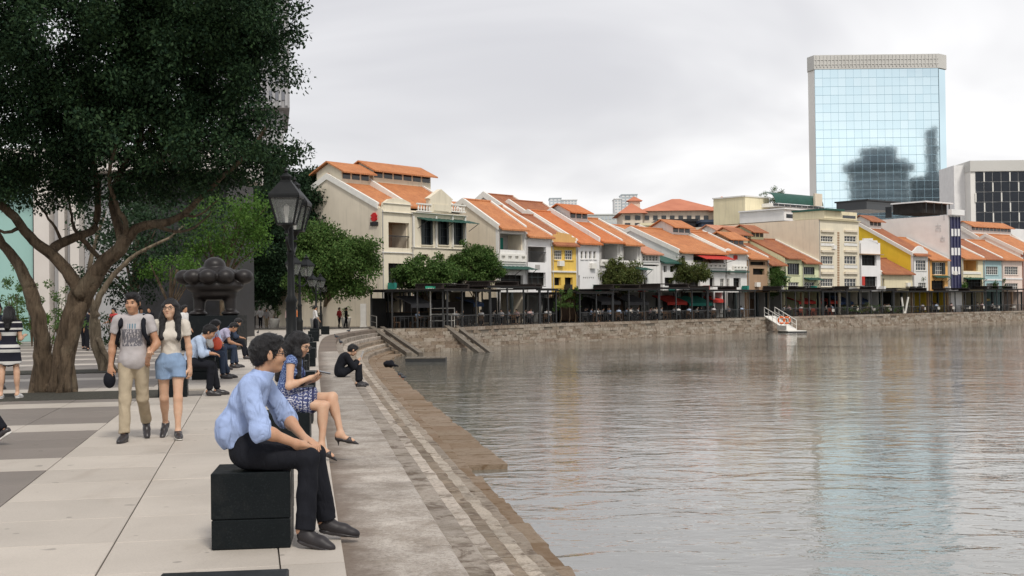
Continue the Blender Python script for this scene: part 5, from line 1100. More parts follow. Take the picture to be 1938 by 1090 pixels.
for a_ in (('bright red cafe awning beside a teal one', 1234, 1272, 559, 572, 6.5, M_redcloth), ('teal green cafe awning right of the red one', 1276, 1320, 560, 574, 6.5, M_tealcloth), ('dark red cafe awning behind the teal one', 1322, 1345, 560, 568, 7.5, M_redcloth), ('red cafe awning under the lime fronts', 1486, 1530, 562, 571, 6.5, M_redcloth), ('short red cafe awning left of the blue screens', 1540, 1562, 564, 571, 6.5, M_redcloth), ('slate blue cafe awning before the cream block', 1566, 1625, 560, 572, 6.5, M_bluecl), ('yellow cafe awning by the white forked post', 1722, 1740, 562, 574, 6.5, M_yel), ('tan orange cafe awning below the orange trimmed house', 1750, 1778, 564, 576, 6.5, mat('orange_canvas', (.55, .22, .08), (.45, .18, .07), 2, .85)), ('cream cafe awning below the cream arched house', 1836, 1862, 560, 566, 6.5, M_yel), ('blue cafe awning at the right edge', 1915, 1945, 562, 570, 6.5, M_bluecl), ('charcoal cafe awning below the slit windows', 1108, 1145, 560, 571, 6.5, M_greyc), ('charcoal cafe awning below the deep grey balcony', 1160, 1198, 558, 572, 6.5, M_greyc), ('navy cafe awning below the pediment house', 862, 882, 562, 574, 7.5, M_bluecl), ('dark cafe awning next to the landing stairs', 750, 790, 560, 575, 6, M_greyc)):
    free_awning(*a_)
# white forked post, green street sign, gangway, lifebuoys, pontoon
p = terr(1711, .5); o = thing('forked_post', 'white forked post standing on the quay edge', 'post', p)
for px_ in (1706, 1719): e_ = AT(px_, 562, p.y) - p; MB().tube([(e_.x * .2, 0, 0), (e_.x, 0, e_.z)], .13, 6).build('branch', M_trim, o)
p = AT(815, 600, 97); o = thing('street_sign', 'green street name sign on a white pole at the landing stairs', 'street sign', (p.x, 97, 0)); zt_ = AT(815, 545, 97).z
MB().tube([(0, 0, 0), (0, 0, zt_ + .1)], .05, 8).build('pole', M_trim, o); MB().box(-.38, .38, -.05, -.02, zt_ - .22, zt_ + .14).build('plate', mat('sign_green', (.03, .32, .20), (.025, .28, .18), 2, .5), o)
g = MB()
for i, w_ in enumerate((.05, .09, .06, .11, .05, .08)): g.box(-.28 + i * .095, -.28 + i * .095 + w_ * .75, -.056, -.0505, zt_ - .08, zt_ + .0)
g.build('lettering', M_trim, o)
a, b = terr(1456, .0), AT(1497, 615, 137.0); b.z = -1.4; v = b - a; L = v.xy.length; gw = thing('gangway', 'white boarding gangway with handrails sloping from the quay to a pontoon', 'gangway', a, math.atan2(v.y, v.x)); dz = b.z
MB().prism([(0, -.65, .02), (L, -.65, dz), (L, .65, dz), (0, .65, .02)], (0, 0, .12)).build('deck', M_trim, gw)
for y in (-.62, .62):
    g = MB().tube([(0, y, 1.1), (L, y, dz + 1.1)], .04, 6).tube([(0, y, .6), (L, y, dz + .6)], .03, 6)
    for i in range(6): x = L * i / 5; g.tube([(x, y, dz * x / L), (x, y, dz * x / L + 1.1)], .035, 6)
    g.build('handrail', M_trim, gw)
po = thing('pontoon', 'small dark floating pontoon under the end of the gangway', 'pontoon', (b.x, b.y, WZ), gw.rotation_euler.z); MB().box(-1.0, 1.6, -1.1, 1.1, -.2, .12).build('float', M_black, po); MB().box(-.95, 1.55, -1.05, 1.05, .124, .2).build('deck', M_trim, po); MB().box(-.9, 1.5, -1.2, -1.12, .25, .75).build('side_board', M_trim, po)
for i, px_ in enumerate((1479, 1489)):
    q = AT(px_, 606, b.y - 1.3); ang = [6.28318 * k / 18 for k in range(19)]; o = thing('lifebuoy', ('orange lifebuoy on the gangway, left of two', 'orange lifebuoy on the gangway, right of two')[i], 'lifebuoy', q)
    MB().tube([(.33 * math.cos(t_), 0, .33 * math.sin(t_)) for t_ in ang], .1, 8, False).build('ring', mat('buoy_orange', (.75, .16, .03), (.68, .13, .03), 2, .5), o, True)
    for k in range(4): t_ = .785 + 1.571 * k; MB().tube([(.33 * math.cos(t_ + d_), 0, .33 * math.sin(t_ + d_)) for d_ in (-.12, 0, .12)], .108, 8).build('band', M_trim, o)
    MB().bar((0, .08, -.3), (0, .6, -.9), .05).build('bracket', M_trim, o)
p = G(805, 681, -1.5); o = thing('raft', 'small grey floating raft at the end of the stone ledge', 'raft', (p.x, p.y, WZ)); MB().box(-1.1, 1.2, -.7, .9, -.1, .2).build('float', M_black, o)
for i in range(8): MB().box(-1.1 + .29 * i, -1.1 + .29 * i + .26, -.72, .92, .204, .25).build('plank', M_conc, o)
# pots, pillar, low things at the far end of the promenade
M_pot = mat('pot_white', (.72, .70, .66), (.62, .60, .56), 3, .7)
for i, (px, py, lab) in enumerate(((597, 622, 'white tapered planter under the riverside tree trunk'), (520, 622, 'white tapered planter left of the second lamp'), (655, 619, 'white planter by the promenade end'), (665, 618, 'wide white planter near the stair stringer'))):
    p = G(px, py); o = thing('planter', lab, 'planter', p); MB().lathe([(.3, 0), (.42, .75), (.44, .8), (.36, .8), (.34, .7)], n=12).build('pot', M_pot, o, True); C, rr = clumps([((0, 0, 1.3), (.45, .45, .6))], 8, .25, 80 + i, .3); link('foliage', leaf_mesh('foliage', C, rr, 50, .12, L_mid, 80 + i), o); MB().tube([(0, 0, .7), (.05, 0, 1.5)], .03, 5).build('stem', M_bark, o)
p = G(688, 619); o = thing('white_pillar', 'plain white pillar at the end of the promenade', 'pillar', p); MB().box(-.22, .22, -.22, .22, 0, 1.9).build('shaft', M_pot, o); MB().box(-.27, .27, -.27, .27, 0, .12).build('base', M_pot, o)
p = G(722, 617); o = thing('market_umbrella', 'black square parasol beside the white pillar', 'parasol', p); MB().lathe([(1.9, 0), (1.85, .06), (.1, .75), (.02, .8)], (0, 0, 2.1), 4, .6).build('canopy', M_black, o); MB().tube([(0, 0, 0), (0, 0, 2.8)], .04, 6).build('pole', M_black, o)
o = thing('bar_counter', 'dark bar front with shelves under the cream corner house', 'bar', terr(770, 7.5), 0); MB().box(-2.5, 3.2, 0, .6, 0, 1.15).build('counter', M_sh, o); MB().box(-2.6, 3.3, -.1, .7, 1.153, 1.2).build('top', M_wood, o)
p = AT(838, 600, 98); o = thing('rail_gate', 'pale steel rail gate at the head of the landing stairs', 'gate', (p.x, 98, 0)); 
for i in range(3): MB().tube([(-.9 + i * .9, 0, 0), (-.9 + i * .9, 0, 1.5)], .035, 6).build('post', M_trim, o)
for z in (.5, 1.0, 1.45): MB().tube([(-.9, 0, z), (.9, 0, z)], .03, 6).build('rail', M_trim, o)
# ------------------------------------------------------------------ people
def nv(v): v = np.array(v, float); return v / (np.linalg.norm(v) + 1e-9)
def clothm(name, c, rough=.85, fold=.25, spec=.15):
    if name in MATS: return MATS[name]
    t = NT(name); co = t.pos('O'); col = t.mix(t.ramp(t.noise(co, 9, 4), .35, .7), c, tuple(x * .86 for x in c)); mpp = t.n.new('ShaderNodeMapping'); mpp.inputs['Rotation'].default_value = (.3, .9, .4); mpp.inputs['Scale'].default_value = (1.3, 1, .45); t.l.new(co, mpp.inputs[0]); n_ = t.noise(mpp.outputs[0], 9, 2, .5, .6); rg = t.math('ABSOLUTE', t.math('SUBTRACT', n_, .5)); t.bump(t.math('ADD', t.math('MULTIPLY', t.ramp(rg, 0, .22), 1.0), t.math('MULTIPLY', t.noise(co, 60, 3), .12)), fold * 1.6, .016); MATS[name] = t.end(col, rough, spec); return MATS[name]
def skinm(name, c):
    t = NT(name); t.b.inputs['Subsurface Weight'].default_value = .12; t.b.inputs['Subsurface Radius'].default_value = (.012, .005, .003); col = t.mix(t.ramp(t.noise(t.pos('O'), 14, 4), .3, .7), c, (c[0] * .92, c[1] * .84, c[2] * .8)); return t.end(col, .5, .35)
SK = skinm('skin_warm', (.52, .31, .20)); SK2 = skinm('skin_light', (.60, .39, .27)); SK3 = skinm('skin_tan', (.46, .26, .16))
HAIR = NT('hair_black'); HAIR.bump(HAIR.noise(HAIR.pos('O', (60, 60, 9)), 3, 4), .6, .02); HAIR = HAIR.end((.010, .009, .010), .42, .35)
K_black = clothm('cloth_black', (.012, .013, .018), .8); K_blue = clothm('shirt_blue', (.36, .46, .72), .8, .5); K_white = clothm('shirt_white', (.70, .69, .68)); K_grey = clothm('shirt_grey', (.42, .40, .41)); K_khaki = clothm('khaki', (.42, .35, .25)); K_denim = clothm('denim_light', (.24, .34, .50)); K_lilac = clothm('shirt_lilac', (.50, .47, .62)); K_red = clothm('shirt_red', (.45, .05, .05)); K_navy = clothm('jeans_navy', (.04, .055, .09)); K_cream = clothm('shirt_cream', (.62, .57, .50)); K_pblue = clothm('shirt_pale_blue', (.45, .55, .72)); K_pink = clothm('shirt_pink', (.6, .42, .40))
K_leather = mat('shoe_leather', (.035, .03, .032), (.022, .02, .022), 12, .38, spec=.5); K_lgrey = mat('shoe_greyleather', (.03, .026, .028), (.018, .016, .018), 12, .5, spec=.35); K_sole = mat('sole_white', (.7, .68, .64), (.6, .58, .55), 9, .8)
LIP = mat('lip', (.42, .17, .13), (.38, .15, .12), 9, .5)
class Head:
    def __init__(s, c, yaw=0, pitch=0, roll=0, k=1.0):
        M = Matrix.Rotation(yaw, 3, 'Z') @ Matrix.Rotation(pitch, 3, 'Y') @ Matrix.Rotation(roll, 3, 'X'); s.R = np.array(M); s.c = np.array(c, float); s.k = k
    def p(s, x, y, z): return s.c + s.R @ (np.array((x, y, z)) * s.k)
    @property
    def ax(s): return s.R.T
def leg_pts(H, pel, lat, a, b, side, k):
    pass
def stance(H=1.7, R_=(0, 0), L_=(0, 0), aR=(0, .12, .15), aL=(0, .12, .15), lean=.02, splay=.0):
    k = H / 1.7; J = {}; up = np.array((math.sin(lean), 0, math.cos(lean))); pel = np.zeros(3)
    J['pel'] = pel; J['lum'] = pel + up * .15 * k; J['che'] = pel + up * .33 * k; J['nek'] = pel + up * .50 * k + np.array((.0, 0, 0)); J['hed'] = pel + up * .645 * k + np.array((.02, 0, 0))
    for s_, sg, (a, b), (f, o_, e_) in (('R', -1, R_, aR), ('L', 1, L_, aL)):
        hp = pel + np.array((0, sg * .085, -.03)) * k; kn = hp + np.array((math.sin(a), sg * splay, -math.cos(a))) * .42 * k; an = kn + np.array((math.sin(a - b), sg * splay * .3, -math.cos(a - b))) * .40 * k
        fa = a - b; J['hp' + s_], J['kn' + s_], J['an' + s_] = hp, kn, an; pt = min(0, fa) * .8 if b > .25 else 0; J['to' + s_] = an + np.array((math.cos(pt) * .15, sg * .025, -.05 + math.sin(pt) * .16)) * k
        sh = pel + up * .455 * k + np.array((0, sg * .17, 0)) * k; el = sh + nv((math.sin(f), sg * math.sin(o_), -math.cos(f))) * .285 * k; wr = el + nv((math.sin(f + e_), sg * math.sin(o_) * .3, -math.cos(f + e_))) * .245 * k
        J['sh' + s_], J['el' + s_], J['wr' + s_] = sh, el, wr; J['ha' + s_] = wr + nv(wr - el) * .16 * k
    zmin = min(min(J['an' + q][2] - .085 * k, J['to' + q][2] - .035 * k) for q in 'RL')
    return {q: v - np.array((0, 0, zmin)) for q, v in J.items()}
def human(name, label, loc, rz, J, look, h=.012, group=None):
    J = {q: np.array(v, float) for q, v in J.items()}; k = look.get('k', 1.0); fem = look.get('fem', 0); o = thing(name, label, 'person', loc, rz, group); hd = Head(J['hed'], look.get('yaw', 0), look.get('pitch', 0), look.get('roll', 0), look.get('hk', 1.0)); h_ = h
    A = np.array(list(J.values())); lat = nv(J['shL'] - J['shR']); up = nv(J['nek'] - J['lum']); fw = nv(np.cross(lat, up)); lat = nv(np.cross(up, fw)); TA = [fw, lat, up]
    upb = nv(J['lum'] - J['pel'] + np.array((0, 0, .05))); latp = nv(J['hpL'] - J['hpR']); fwb = nv(np.cross(latp, upb)); PA = [fwb, nv(np.cross(upb, fwb)), upb]
    g = look.get('girth', 1.0) * k
    CH_, AB, PV = ((.100, .135, .155), (.085, .112, .14), (.115, .155, .115)) if fem else ((.118, .162, .175), (.105, .138, .15), (.118, .155, .118))
    def torso(S, inf, kk=.03, ext=0.0):
        S.ell(J['che'], [r * g + inf for r in CH_], TA, kk); S.ell(J['lum'], [r * g + inf for r in AB], TA, kk + .02); S.ell(J['pel'], [r * g + inf + ext for r in PV], PA, kk + .02)
        S.cap(J['shR'] + lat * .03 * k, J['shL'] - lat * .03 * k, .050 * k + inf, .050 * k + inf, kk + .015); S.ell(J['nek'] - up * .035, (.062 * k + inf, .10 * k + inf, .045 * k), TA, kk + .02)
        if fem:
            for sg in (-1, 1): S.ell(J['che'] + fw * .075 * k + lat * sg * .065 * k - up * .01, [.055 * k + inf] * 3, TA, .04)
    # --- body: one continuous skin
    S = SDF(A.min(0) - .2, np.maximum(A.max(0), J['hed'] + .1) + .2, h_); torso(S, -.012)
    S.cap(J['nek'] - up * .02, hd.p(-.018, 0, -.045), .054 * k * (.88 if fem else 1), .05 * k * (.88 if fem else 1), .03)
    S.ell(hd.p(-.012, 0, .03), [r * hd.k for r in (.097, .077, .088)], hd.ax, .03); S.ell(hd.p(.026, 0, -.038), [r * hd.k for r in (.068, .061, .082)], hd.ax, .03); S.ell(hd.p(.062, 0, -.092), [r * hd.k for r in (.028, .03, .022)], hd.ax, .03)
    if h_ < .02:
        S.cap(hd.p(.086, -.03, .024), hd.p(.086, .03, .024), .011, .011, .02); S.cap(hd.p(.09, 0, .015), hd.p(.108, 0, -.026), .007, .0125, .016); S.ell(hd.p(.102, 0, -.032), (.011, .017, .009), hd.ax, .012)
        for sg in (-1, 1):
            S.ell(hd.p(.062, sg * .038, -.028), (.03, .025, .025), hd.ax, .03); S.ell(hd.p(.097, sg * .033, .006), (.012, .017, .010), hd.ax, .012, op='s'); S.ell(hd.p(-.006, sg * .081, -.006), (.021, .009, .034), hd.ax, .012)
        S.cap(hd.p(.088, -.018, -.062), hd.p(.088, .018, -.062), .009, .009, .012)
    for q, sg in (('R', -1), ('L', 1)):
        r = .9 if fem else 1.0; sh, el, wr, ha = (J[x + q] for x in ('sh', 'el', 'wr', 'ha'))
        S.cap(sh, el, .050 * k * r, .039 * k * r, .05); S.cap(el, wr, .042 * k * r, .026 * k * r, .03); S.ell(el + (wr - el) * .3, [.04 * k * r] * 3, None, .03)
        f_ = nv(ha - wr); ref = look.get('palm' + q, (0, 0, -1)); pn = nv(np.array(ref) - f_ * np.dot(ref, f_)); sd_ = nv(np.cross(f_, pn)) * (-sg)   # thumb side
        HL = .175 * k * r; cp = wr + f_ * HL * .30; S.ell(cp, (HL * .30, .039 * k * r, .017 * k), [f_, sd_, pn], .015); S.cap(wr, cp, .026 * k * r, .022 * k * r, .02)
        curl = look.get('curl' + q, .6)
        if h_ < .02:
            for i, (off_, L_) in enumerate(((.030, .42), (.010, .47), (-.010, .44), (-.029, .35))):
                a0 = wr + f_ * HL * .5 + sd_ * off_ * k * r; d1 = nv(f_ * math.cos(curl * .5) + pn * math.sin(curl * .5)); d2 = nv(f_ * math.cos(curl * 1.5) + pn * math.sin(curl * 1.5)); m_ = a0 + d1 * HL * L_ * .5
                S.cap(a0, m_, .0092 * k, .0085 * k, .006); S.cap(m_, m_ + d2 * HL * L_ * .5, .0085 * k, .0072 * k, .006)
            t0 = wr + f_ * HL * .16 + sd_ * .026 * k; t1 = t0 + nv(f_ * .75 + sd_ * .6 + pn * .25) * HL * .26; S.cap(t0, t1, .013 * k, .0105 * k, .012); S.cap(t1, t1 + nv(f_ + sd_ * .1 + pn * .3) * HL * .2, .0105 * k, .008 * k, .006)
        else: S.cap(cp, ha, .03 * k, .02 * k, .02)
        hp, kn, an, to = (J[x + q] for x in ('hp', 'kn', 'an', 'to')); lr = .94 if fem else 1.0
        if look.get('bottom', ('',))[0] == 'trousers': lr *= .8
        S.cap(hp, kn, .082 * k * lr, .054 * k * lr, .06); S.cap(kn, an, .052 * k * lr, .034 * k * lr, .03); c_ = kn + (an - kn) * .28; bk = nv(np.cross(nv(an - kn), latp)); bk = bk if np.dot(bk, nv(to - an)) < 0 else -bk
        S.ell(c_ + bk * .018, (.05 * k * lr, .05 * k * lr, .12 * k), [nv(np.cross(latp, nv(an - kn))), latp, nv(an - kn)], .04)
        hl = an - nv(to - an) * .03 + np.array((0, 0, -.03)) * k; S.cap(an, hl, .034 * k, .03 * k, .03); S.cap(hl, to, .032 * k, .024 * k, .03)
    link('body', S.mesh('body', look.get('skin', SK)), o)
    # --- top
    if 'top' in look:
        m, sleeve, hem = look['top'][:3]; inf = look.get('loose', .014); S = SDF(A.min(0) - .22, A.max(0) + .2, h_); torso(S, inf, .03, look.get('ext', 0.0))
        if look.get('blouse'): S.ell(J['lum'] + up * .0 - fw * .03, [.128 * g, .158 * g, .16 * g], TA, .04)
        for q in 'RL':
            sh, el, wr = J['sh' + q], J['el' + q], J['wr' + q]; s1 = min(sleeve, 1); e1 = sh + (el - sh) * s1; lo_ = look.get('sleeve_w', .018)
            S.cap(sh, e1 + nv(el - sh) * .03, .049 * k + inf, .043 * k + lo_, .028, clip=[(e1, nv(el - sh))] if sleeve <= 1 else ())
            if sleeve > 1: e2 = el + (wr - el) * (sleeve - 1); S.cap(el, e2 + nv(wr - el) * .03, .043 * k + lo_, .034 * k + lo_, .03, clip=[(e2, nv(wr - el))])
            if look.get('cuff') and sleeve > 1: e2 = el + (wr - el) * (sleeve - 1); d_ = nv(wr - el); S.cap(e2 - d_ * .05, e2 + d_ * .02, .062 * k, .067 * k, .012, clip=[(e2 + d_ * .006, d_), (e2 - d_ * .055, -d_)])
        if look.get('collar'): S.cap(J['nek'] - up * .01, J['nek'] + up * .055 + fw * .01, .078 * k, .066 * k, .012, clip=[(J['nek'] + up * .042 - fw * .0, nv(up * 1.0 - fw * .15))])
        if look.get('collar'): S.cap(J['nek'] + up * .0, J['nek'] + up * .12, .056 * k, .053 * k, .008, op='s')
        hm = J['pel'] + upb * hem * k; S.plane(hm, -upb)
        if h_ < .02: S.wrinkle(look.get('wr', .0016), 22, look.get('seed', 1))
        for c_, kv, rad_, am in look.get('folds', ()): S.fold(c_, kv, rad_, am)
        link('shirt' if not look.get('dress') else 'dress', S.mesh('shirt', m), o)
    # --- bottom
    if 'bottom' in look:
        kind, m, ln = look['bottom']; S = SDF(A.min(0) - .24, np.maximum(J['lum'], np.maximum(J['hpL'], J['knL'])).max() + .25 if 0 else A.max(0) + .1, h_); inf = .016
        S.ell(J['pel'], [r * g + (.02 if kind == 'shorts' else .008) for r in PV], PA, .04); S.ell(J['pel'] + upb * .08 * k, [(AB[0] + (.02 if kind == 'shorts' else .006)) * g, (AB[1] + (.022 if kind == 'shorts' else .008)) * g, .09 * g], PA, .04)
        for q in 'RL':
            hp, kn, an = J['hp' + q], J['kn' + q], J['an' + q]
            if kind == 'trousers':
                S.cap(hp, kn, .084 * k + inf * .5, .062 * k + inf * .3, .045); e_ = kn + (an - kn) * ln; d_ = nv(an - kn); S.cap(kn, e_ + d_ * .04, .060 * k + inf * .3, look.get('cuffw', .060) * k, .03, clip=[(e_, d_)])
            else:
                e_ = hp + (kn - hp) * ln; d_ = nv(kn - hp); w_ = .115 if kind == 'skirt' else .098; S.cap(hp, e_ + d_ * .04, .092 * k + inf * .5, w_ * k, .10 if kind == 'skirt' else .03, clip=[(e_, d_)])
                if kind == 'skirt': S.cap((J['hpR'] + J['hpL']) / 2, ((J['hpR'] + J['hpL']) / 2 + ((J['knR'] + J['knL']) - (J['hpR'] + J['hpL'])) / 2 * ln), .10 * k, .095 * k, .06, clip=[(e_, d_)])
        if kind != 'dressskirt': S.plane(J['pel'] + upb * (.155 if kind != 'skirt' else .17) * k, upb)
        if h_ < .02: S.wrinkle(.0016, 20, 5 + look.get('seed', 1))
        for c_, kv, rad_, am in look.get('pfolds', ()): S.fold(c_, kv, rad_, am)
        link({'trousers': 'trousers', 'shorts': 'shorts', 'skirt': 'skirt'}[kind], S.mesh('bottom', m), o)
    # --- shoes
    if look.get('shoes'):
        m, kind = look['shoes']
        for q in 'RL':
            an, to = J['an' + q], J['to' + q]; f_ = nv(to - an); f_h = nv((f_[0], f_[1], 0)) if look.get('flat', 1) and abs(f_[2]) < .6 else f_; up_ = nv(np.cross(np.cross(f_, (0, 0, 1)), f_)); tip = to + nv(to - an) * .03 * k
            S = SDF(np.minimum(an, to) - .16, np.maximum(an, to) + .16, min(h_, .009))
            heel = an - nv((f_[0], f_[1], 0)) * .035 * k - np.array((0, 0, .045)) * k
            if kind == 'heel':
                ball = an + (to - an) * .75 + up_ * -.012; tip = to + f_ * .07; S.cap(heel, ball, .030, .030, .02, clip=[(an - up_ * .028, up_)]); b0 = heel; S.cap(ball, tip, .034, .006, .02); S.cap(heel, heel + np.array((f_[0], f_[1], 0)) * .012 - np.array((0, 0, .075)), .016, .006, .012)
            else:
                b0 = an - f_h * .055 * k - np.array((0, 0, .083)) * k if abs(f_[2]) < .6 else an - f_ * .05 - up_ * .075; b1 = to + nv(to - an) * .02 + np.array((0, 0, -.032)) * k; fs_ = nv(b1 - b0); us = nv(np.cross(np.cross(fs_, (0, 0, 1)), fs_)); ls = nv(np.cross(us, fs_)); cl = [(b0 + us * .014, -us)]; b1 = b1 + fs_ * .018 * k
                S.cap(b0 + us * .045 + fs_ * .03, b0 + us * .04 + fs_ * .16 * k, .040 * k, .040 * k, .02, clip=cl); S.ell(b0 + (b1 - b0) * .66 + us * .03, (.105 * k, .041 * k, .036 * k), [fs_, ls, us], .03, clip=cl); S.ell(b0 + (b1 - b0) * .84 + us * .02, (.062 * k, .033 * k, .026 * k), [fs_, ls, us], .02, clip=cl)
                S.cap(an + np.array((0, 0, .0)), b0 + us * .05 + fs_ * .07, .043 * k, .042 * k, .03, clip=[(an + np.array((0, 0, .008)), (0, 0, 1))] + cl)
            so = link('shoe', S.mesh('shoe', m), o)
            if look.get('bottom', ('',))[0] == 'trousers' and h_ < .02: MB().tube([tuple(an + np.array((0, 0, -.03))), tuple(an + (J['kn' + q] - an) * .35)], [.044 * k, .046 * k], 10).build('sock', K_black, o, True)
            if kind in ('sneaker', 'shoe') and h_ < .02:
                T_ = SDF(np.minimum(an, to) - .2, np.maximum(an, to) + .2, min(h_, .008)); zc_ = .024 if kind == 'sneaker' else .016; lo2 = [(b0 + us * zc_, us), (b0, -us)]
                T_.ell(b0 + fs_ * .055 + us * .01, (.055 * k, .040 * k, .05), [fs_, ls, us], .02, clip=lo2); T_.ell(b0 + (b1 - b0) * .68 + us * .01, (.105 * k, .043 * k, .05), [fs_, ls, us], .02, clip=lo2); T_.cap(b0 + fs_ * .05 + us * .01, b0 + fs_ * .16 + us * .01, .034, .036, .02, clip=lo2); link('sole', T_.mesh('sole', K_sole if kind == 'sneaker' else K_leather), so)
    # --- hair
    S = SDF(hd.c - .26 - (np.array((0, 0, .55)) if look.get('hair', 'short') == 'long' else 0), hd.c + .24, min(h_, .010) if h_ < .02 else h_ * .7); st = look.get('hair', 'short'); hk = hd.k
    S.ell(hd.p(-.02, 0, .042), [r * hk for r in (.107, .086, .094)], hd.ax, .02); S.ell(hd.p(-.05, 0, 0), [r * hk for r in (.078, .080, .088)], hd.ax, .03)
    if st == 'short': S.ell(hd.p(.03, 0, .098), [r * hk for r in (.075, .07, .04)], hd.ax, .03); S.cap(hd.p(.02, -.078, .035), hd.p(.012, -.079, -.012), .014, .008, .02); S.cap(hd.p(.02, .078, .035), hd.p(.012, .079, -.012), .014, .008, .02)
    if st == 'bun': S.ell(hd.p(-.12, 0, .06), (.05, .05, .05), None, .02)
    if st == 'long':
        dn = np.array((0, 0, -1.0)); b0 = hd.p(-.06, 0, 0); e_ = J['che'] - fw * .11 * k + up * look.get('hair_len', -.02); md = J['nek'] - fw * .09 * k + up * .06; S.cap(b0, md, .085, .075, .05); S.cap(md, e_, .075, .05, .05)
        for sg in (-1, 1): md2 = J['nek'] + lat * sg * .085 * k + up * .04 + fw * .0; md2 = md2 + fw * (.035 if look.get('front') else 0); S.cap(hd.p(.0, sg * .072, .04), md2, .03, .038, .03); S.cap(md2, J['che'] + lat * sg * .10 * k + fw * (.125 if look.get('front') else -.03) * k + up * look.get('strand', -.03), .042, .03, .04)
    S.ell(hd.p(.092, 0, -.035), [r * hk for r in (.085, .078 if st != 'long' else .064, .088)], hd.ax, .012, op='s')
    if st != 'long': S.ell(hd.p(.035, 0, -.10), [r * hk for r in (.11, .11, .075)], hd.ax, .02, op='s'); S.ell(hd.p(-.03, 0, -.16), [r * hk for r in (.12, .12, .085)], hd.ax, .02, op='s')
    if h_ < .02: S.wrinkle(.0016, 40, 3 + look.get('seed', 1)); S.wrinkle(.0014, 80, 9)
    hm_ = S.mesh('hair', HAIR); ho_ = link('hair', hm_, o)
    if h_ < .0145:
        n_ = len(hm_.vertices); co_ = np.empty(n_ * 3, np.float32); hm_.vertices.foreach_get('co', co_); co_ = co_.reshape(-1, 3); no_ = np.empty(n_ * 3, np.float32); hm_.vertices.foreach_get('normal', no_); no_ = no_.reshape(-1, 3); gg = np.random.default_rng(look.get('seed', 1)); ix = gg.integers(0, n_, 1500); c0, n0 = co_[ix], no_[ix]
        lg = st == 'long'; fl = (np.array((0, 0, -1.0)) if lg else -hd.R @ np.array((.55, 0, .85)) * -1 * 0 + hd.R @ np.array((.35, 0, -.55)))[None, :] + gg.normal(size=(1500, 3)) * .35; fl = fl - n0 * (fl * n0).sum(1)[:, None] * .9 + n0 * gg.uniform(.0, .14, 1500)[:, None]; fl /= np.linalg.norm(fl, axis=1)[:, None] + 1e-9
        sd2 = np.cross(fl, n0); sd2 /= np.linalg.norm(sd2, axis=1)[:, None] + 1e-9; Ls = gg.uniform(.02, .045 if not lg else .07, 1500)[:, None]; b_ = c0 - n0 * .003; V_ = np.stack([b_ - sd2 * .003, b_ + sd2 * .003, b_ + fl * Ls], 1).reshape(-1, 3)
        ok_ = np.ones(1500, bool) if lg else ((c0 - hd.c) @ hd.R)[:, 0] < .07; tri = np.arange(4500).reshape(-1, 3)[ok_]; tag(link('hair_strands', np_mesh('hair_strands', V_, tri, HAIR), ho_), kind='stuff')
    if h_ < .02 and not look.get('noface'):
        for sg in (-1, 1):
            MB().ell(tuple(hd.p(.0865, sg * .033, .006)), (.008, .011, .006), 8, 5).build('eye', K_leather, o, True); MB().tube([tuple(hd.p(.093, sg * .017, .024)), tuple(hd.p(.094, sg * .033, .029)), tuple(hd.p(.084, sg * .05, .024))], [.0035, .0045, .002], 5).build('eyebrow', HAIR, o)
        MB().tube([tuple(hd.p(.091, -.022, -.061)), tuple(hd.p(.0995, 0, -.060)), tuple(hd.p(.091, .022, -.061))], [.002, .006, .002], 6).build('mouth', LIP, o, True)
    if look.get('glasses'):
        gl = MB()
        for sg in (-1, 1):
            cc = [hd.p(.107, sg * .034, .002) + hd.R @ np.array((0, .025 * math.cos(t_), .019 * math.sin(t_))) for t_ in np.linspace(0, 6.283, 13)]; gl.tube([tuple(x) for x in cc], .0028, 5, False); gl.tube([tuple(hd.p(.104, sg * .058, .008)), tuple(hd.p(.05, sg * .079, .012)), tuple(hd.p(-.01, sg * .084, .008))], .0028, 5)
        gl.tube([tuple(hd.p(.108, -.01, .006)), tuple(hd.p(.108, .01, .006))], .0025, 5); gl.build('glasses', K_leather, o)
    return o, hd
P = lambda *a: np.array(a, float)
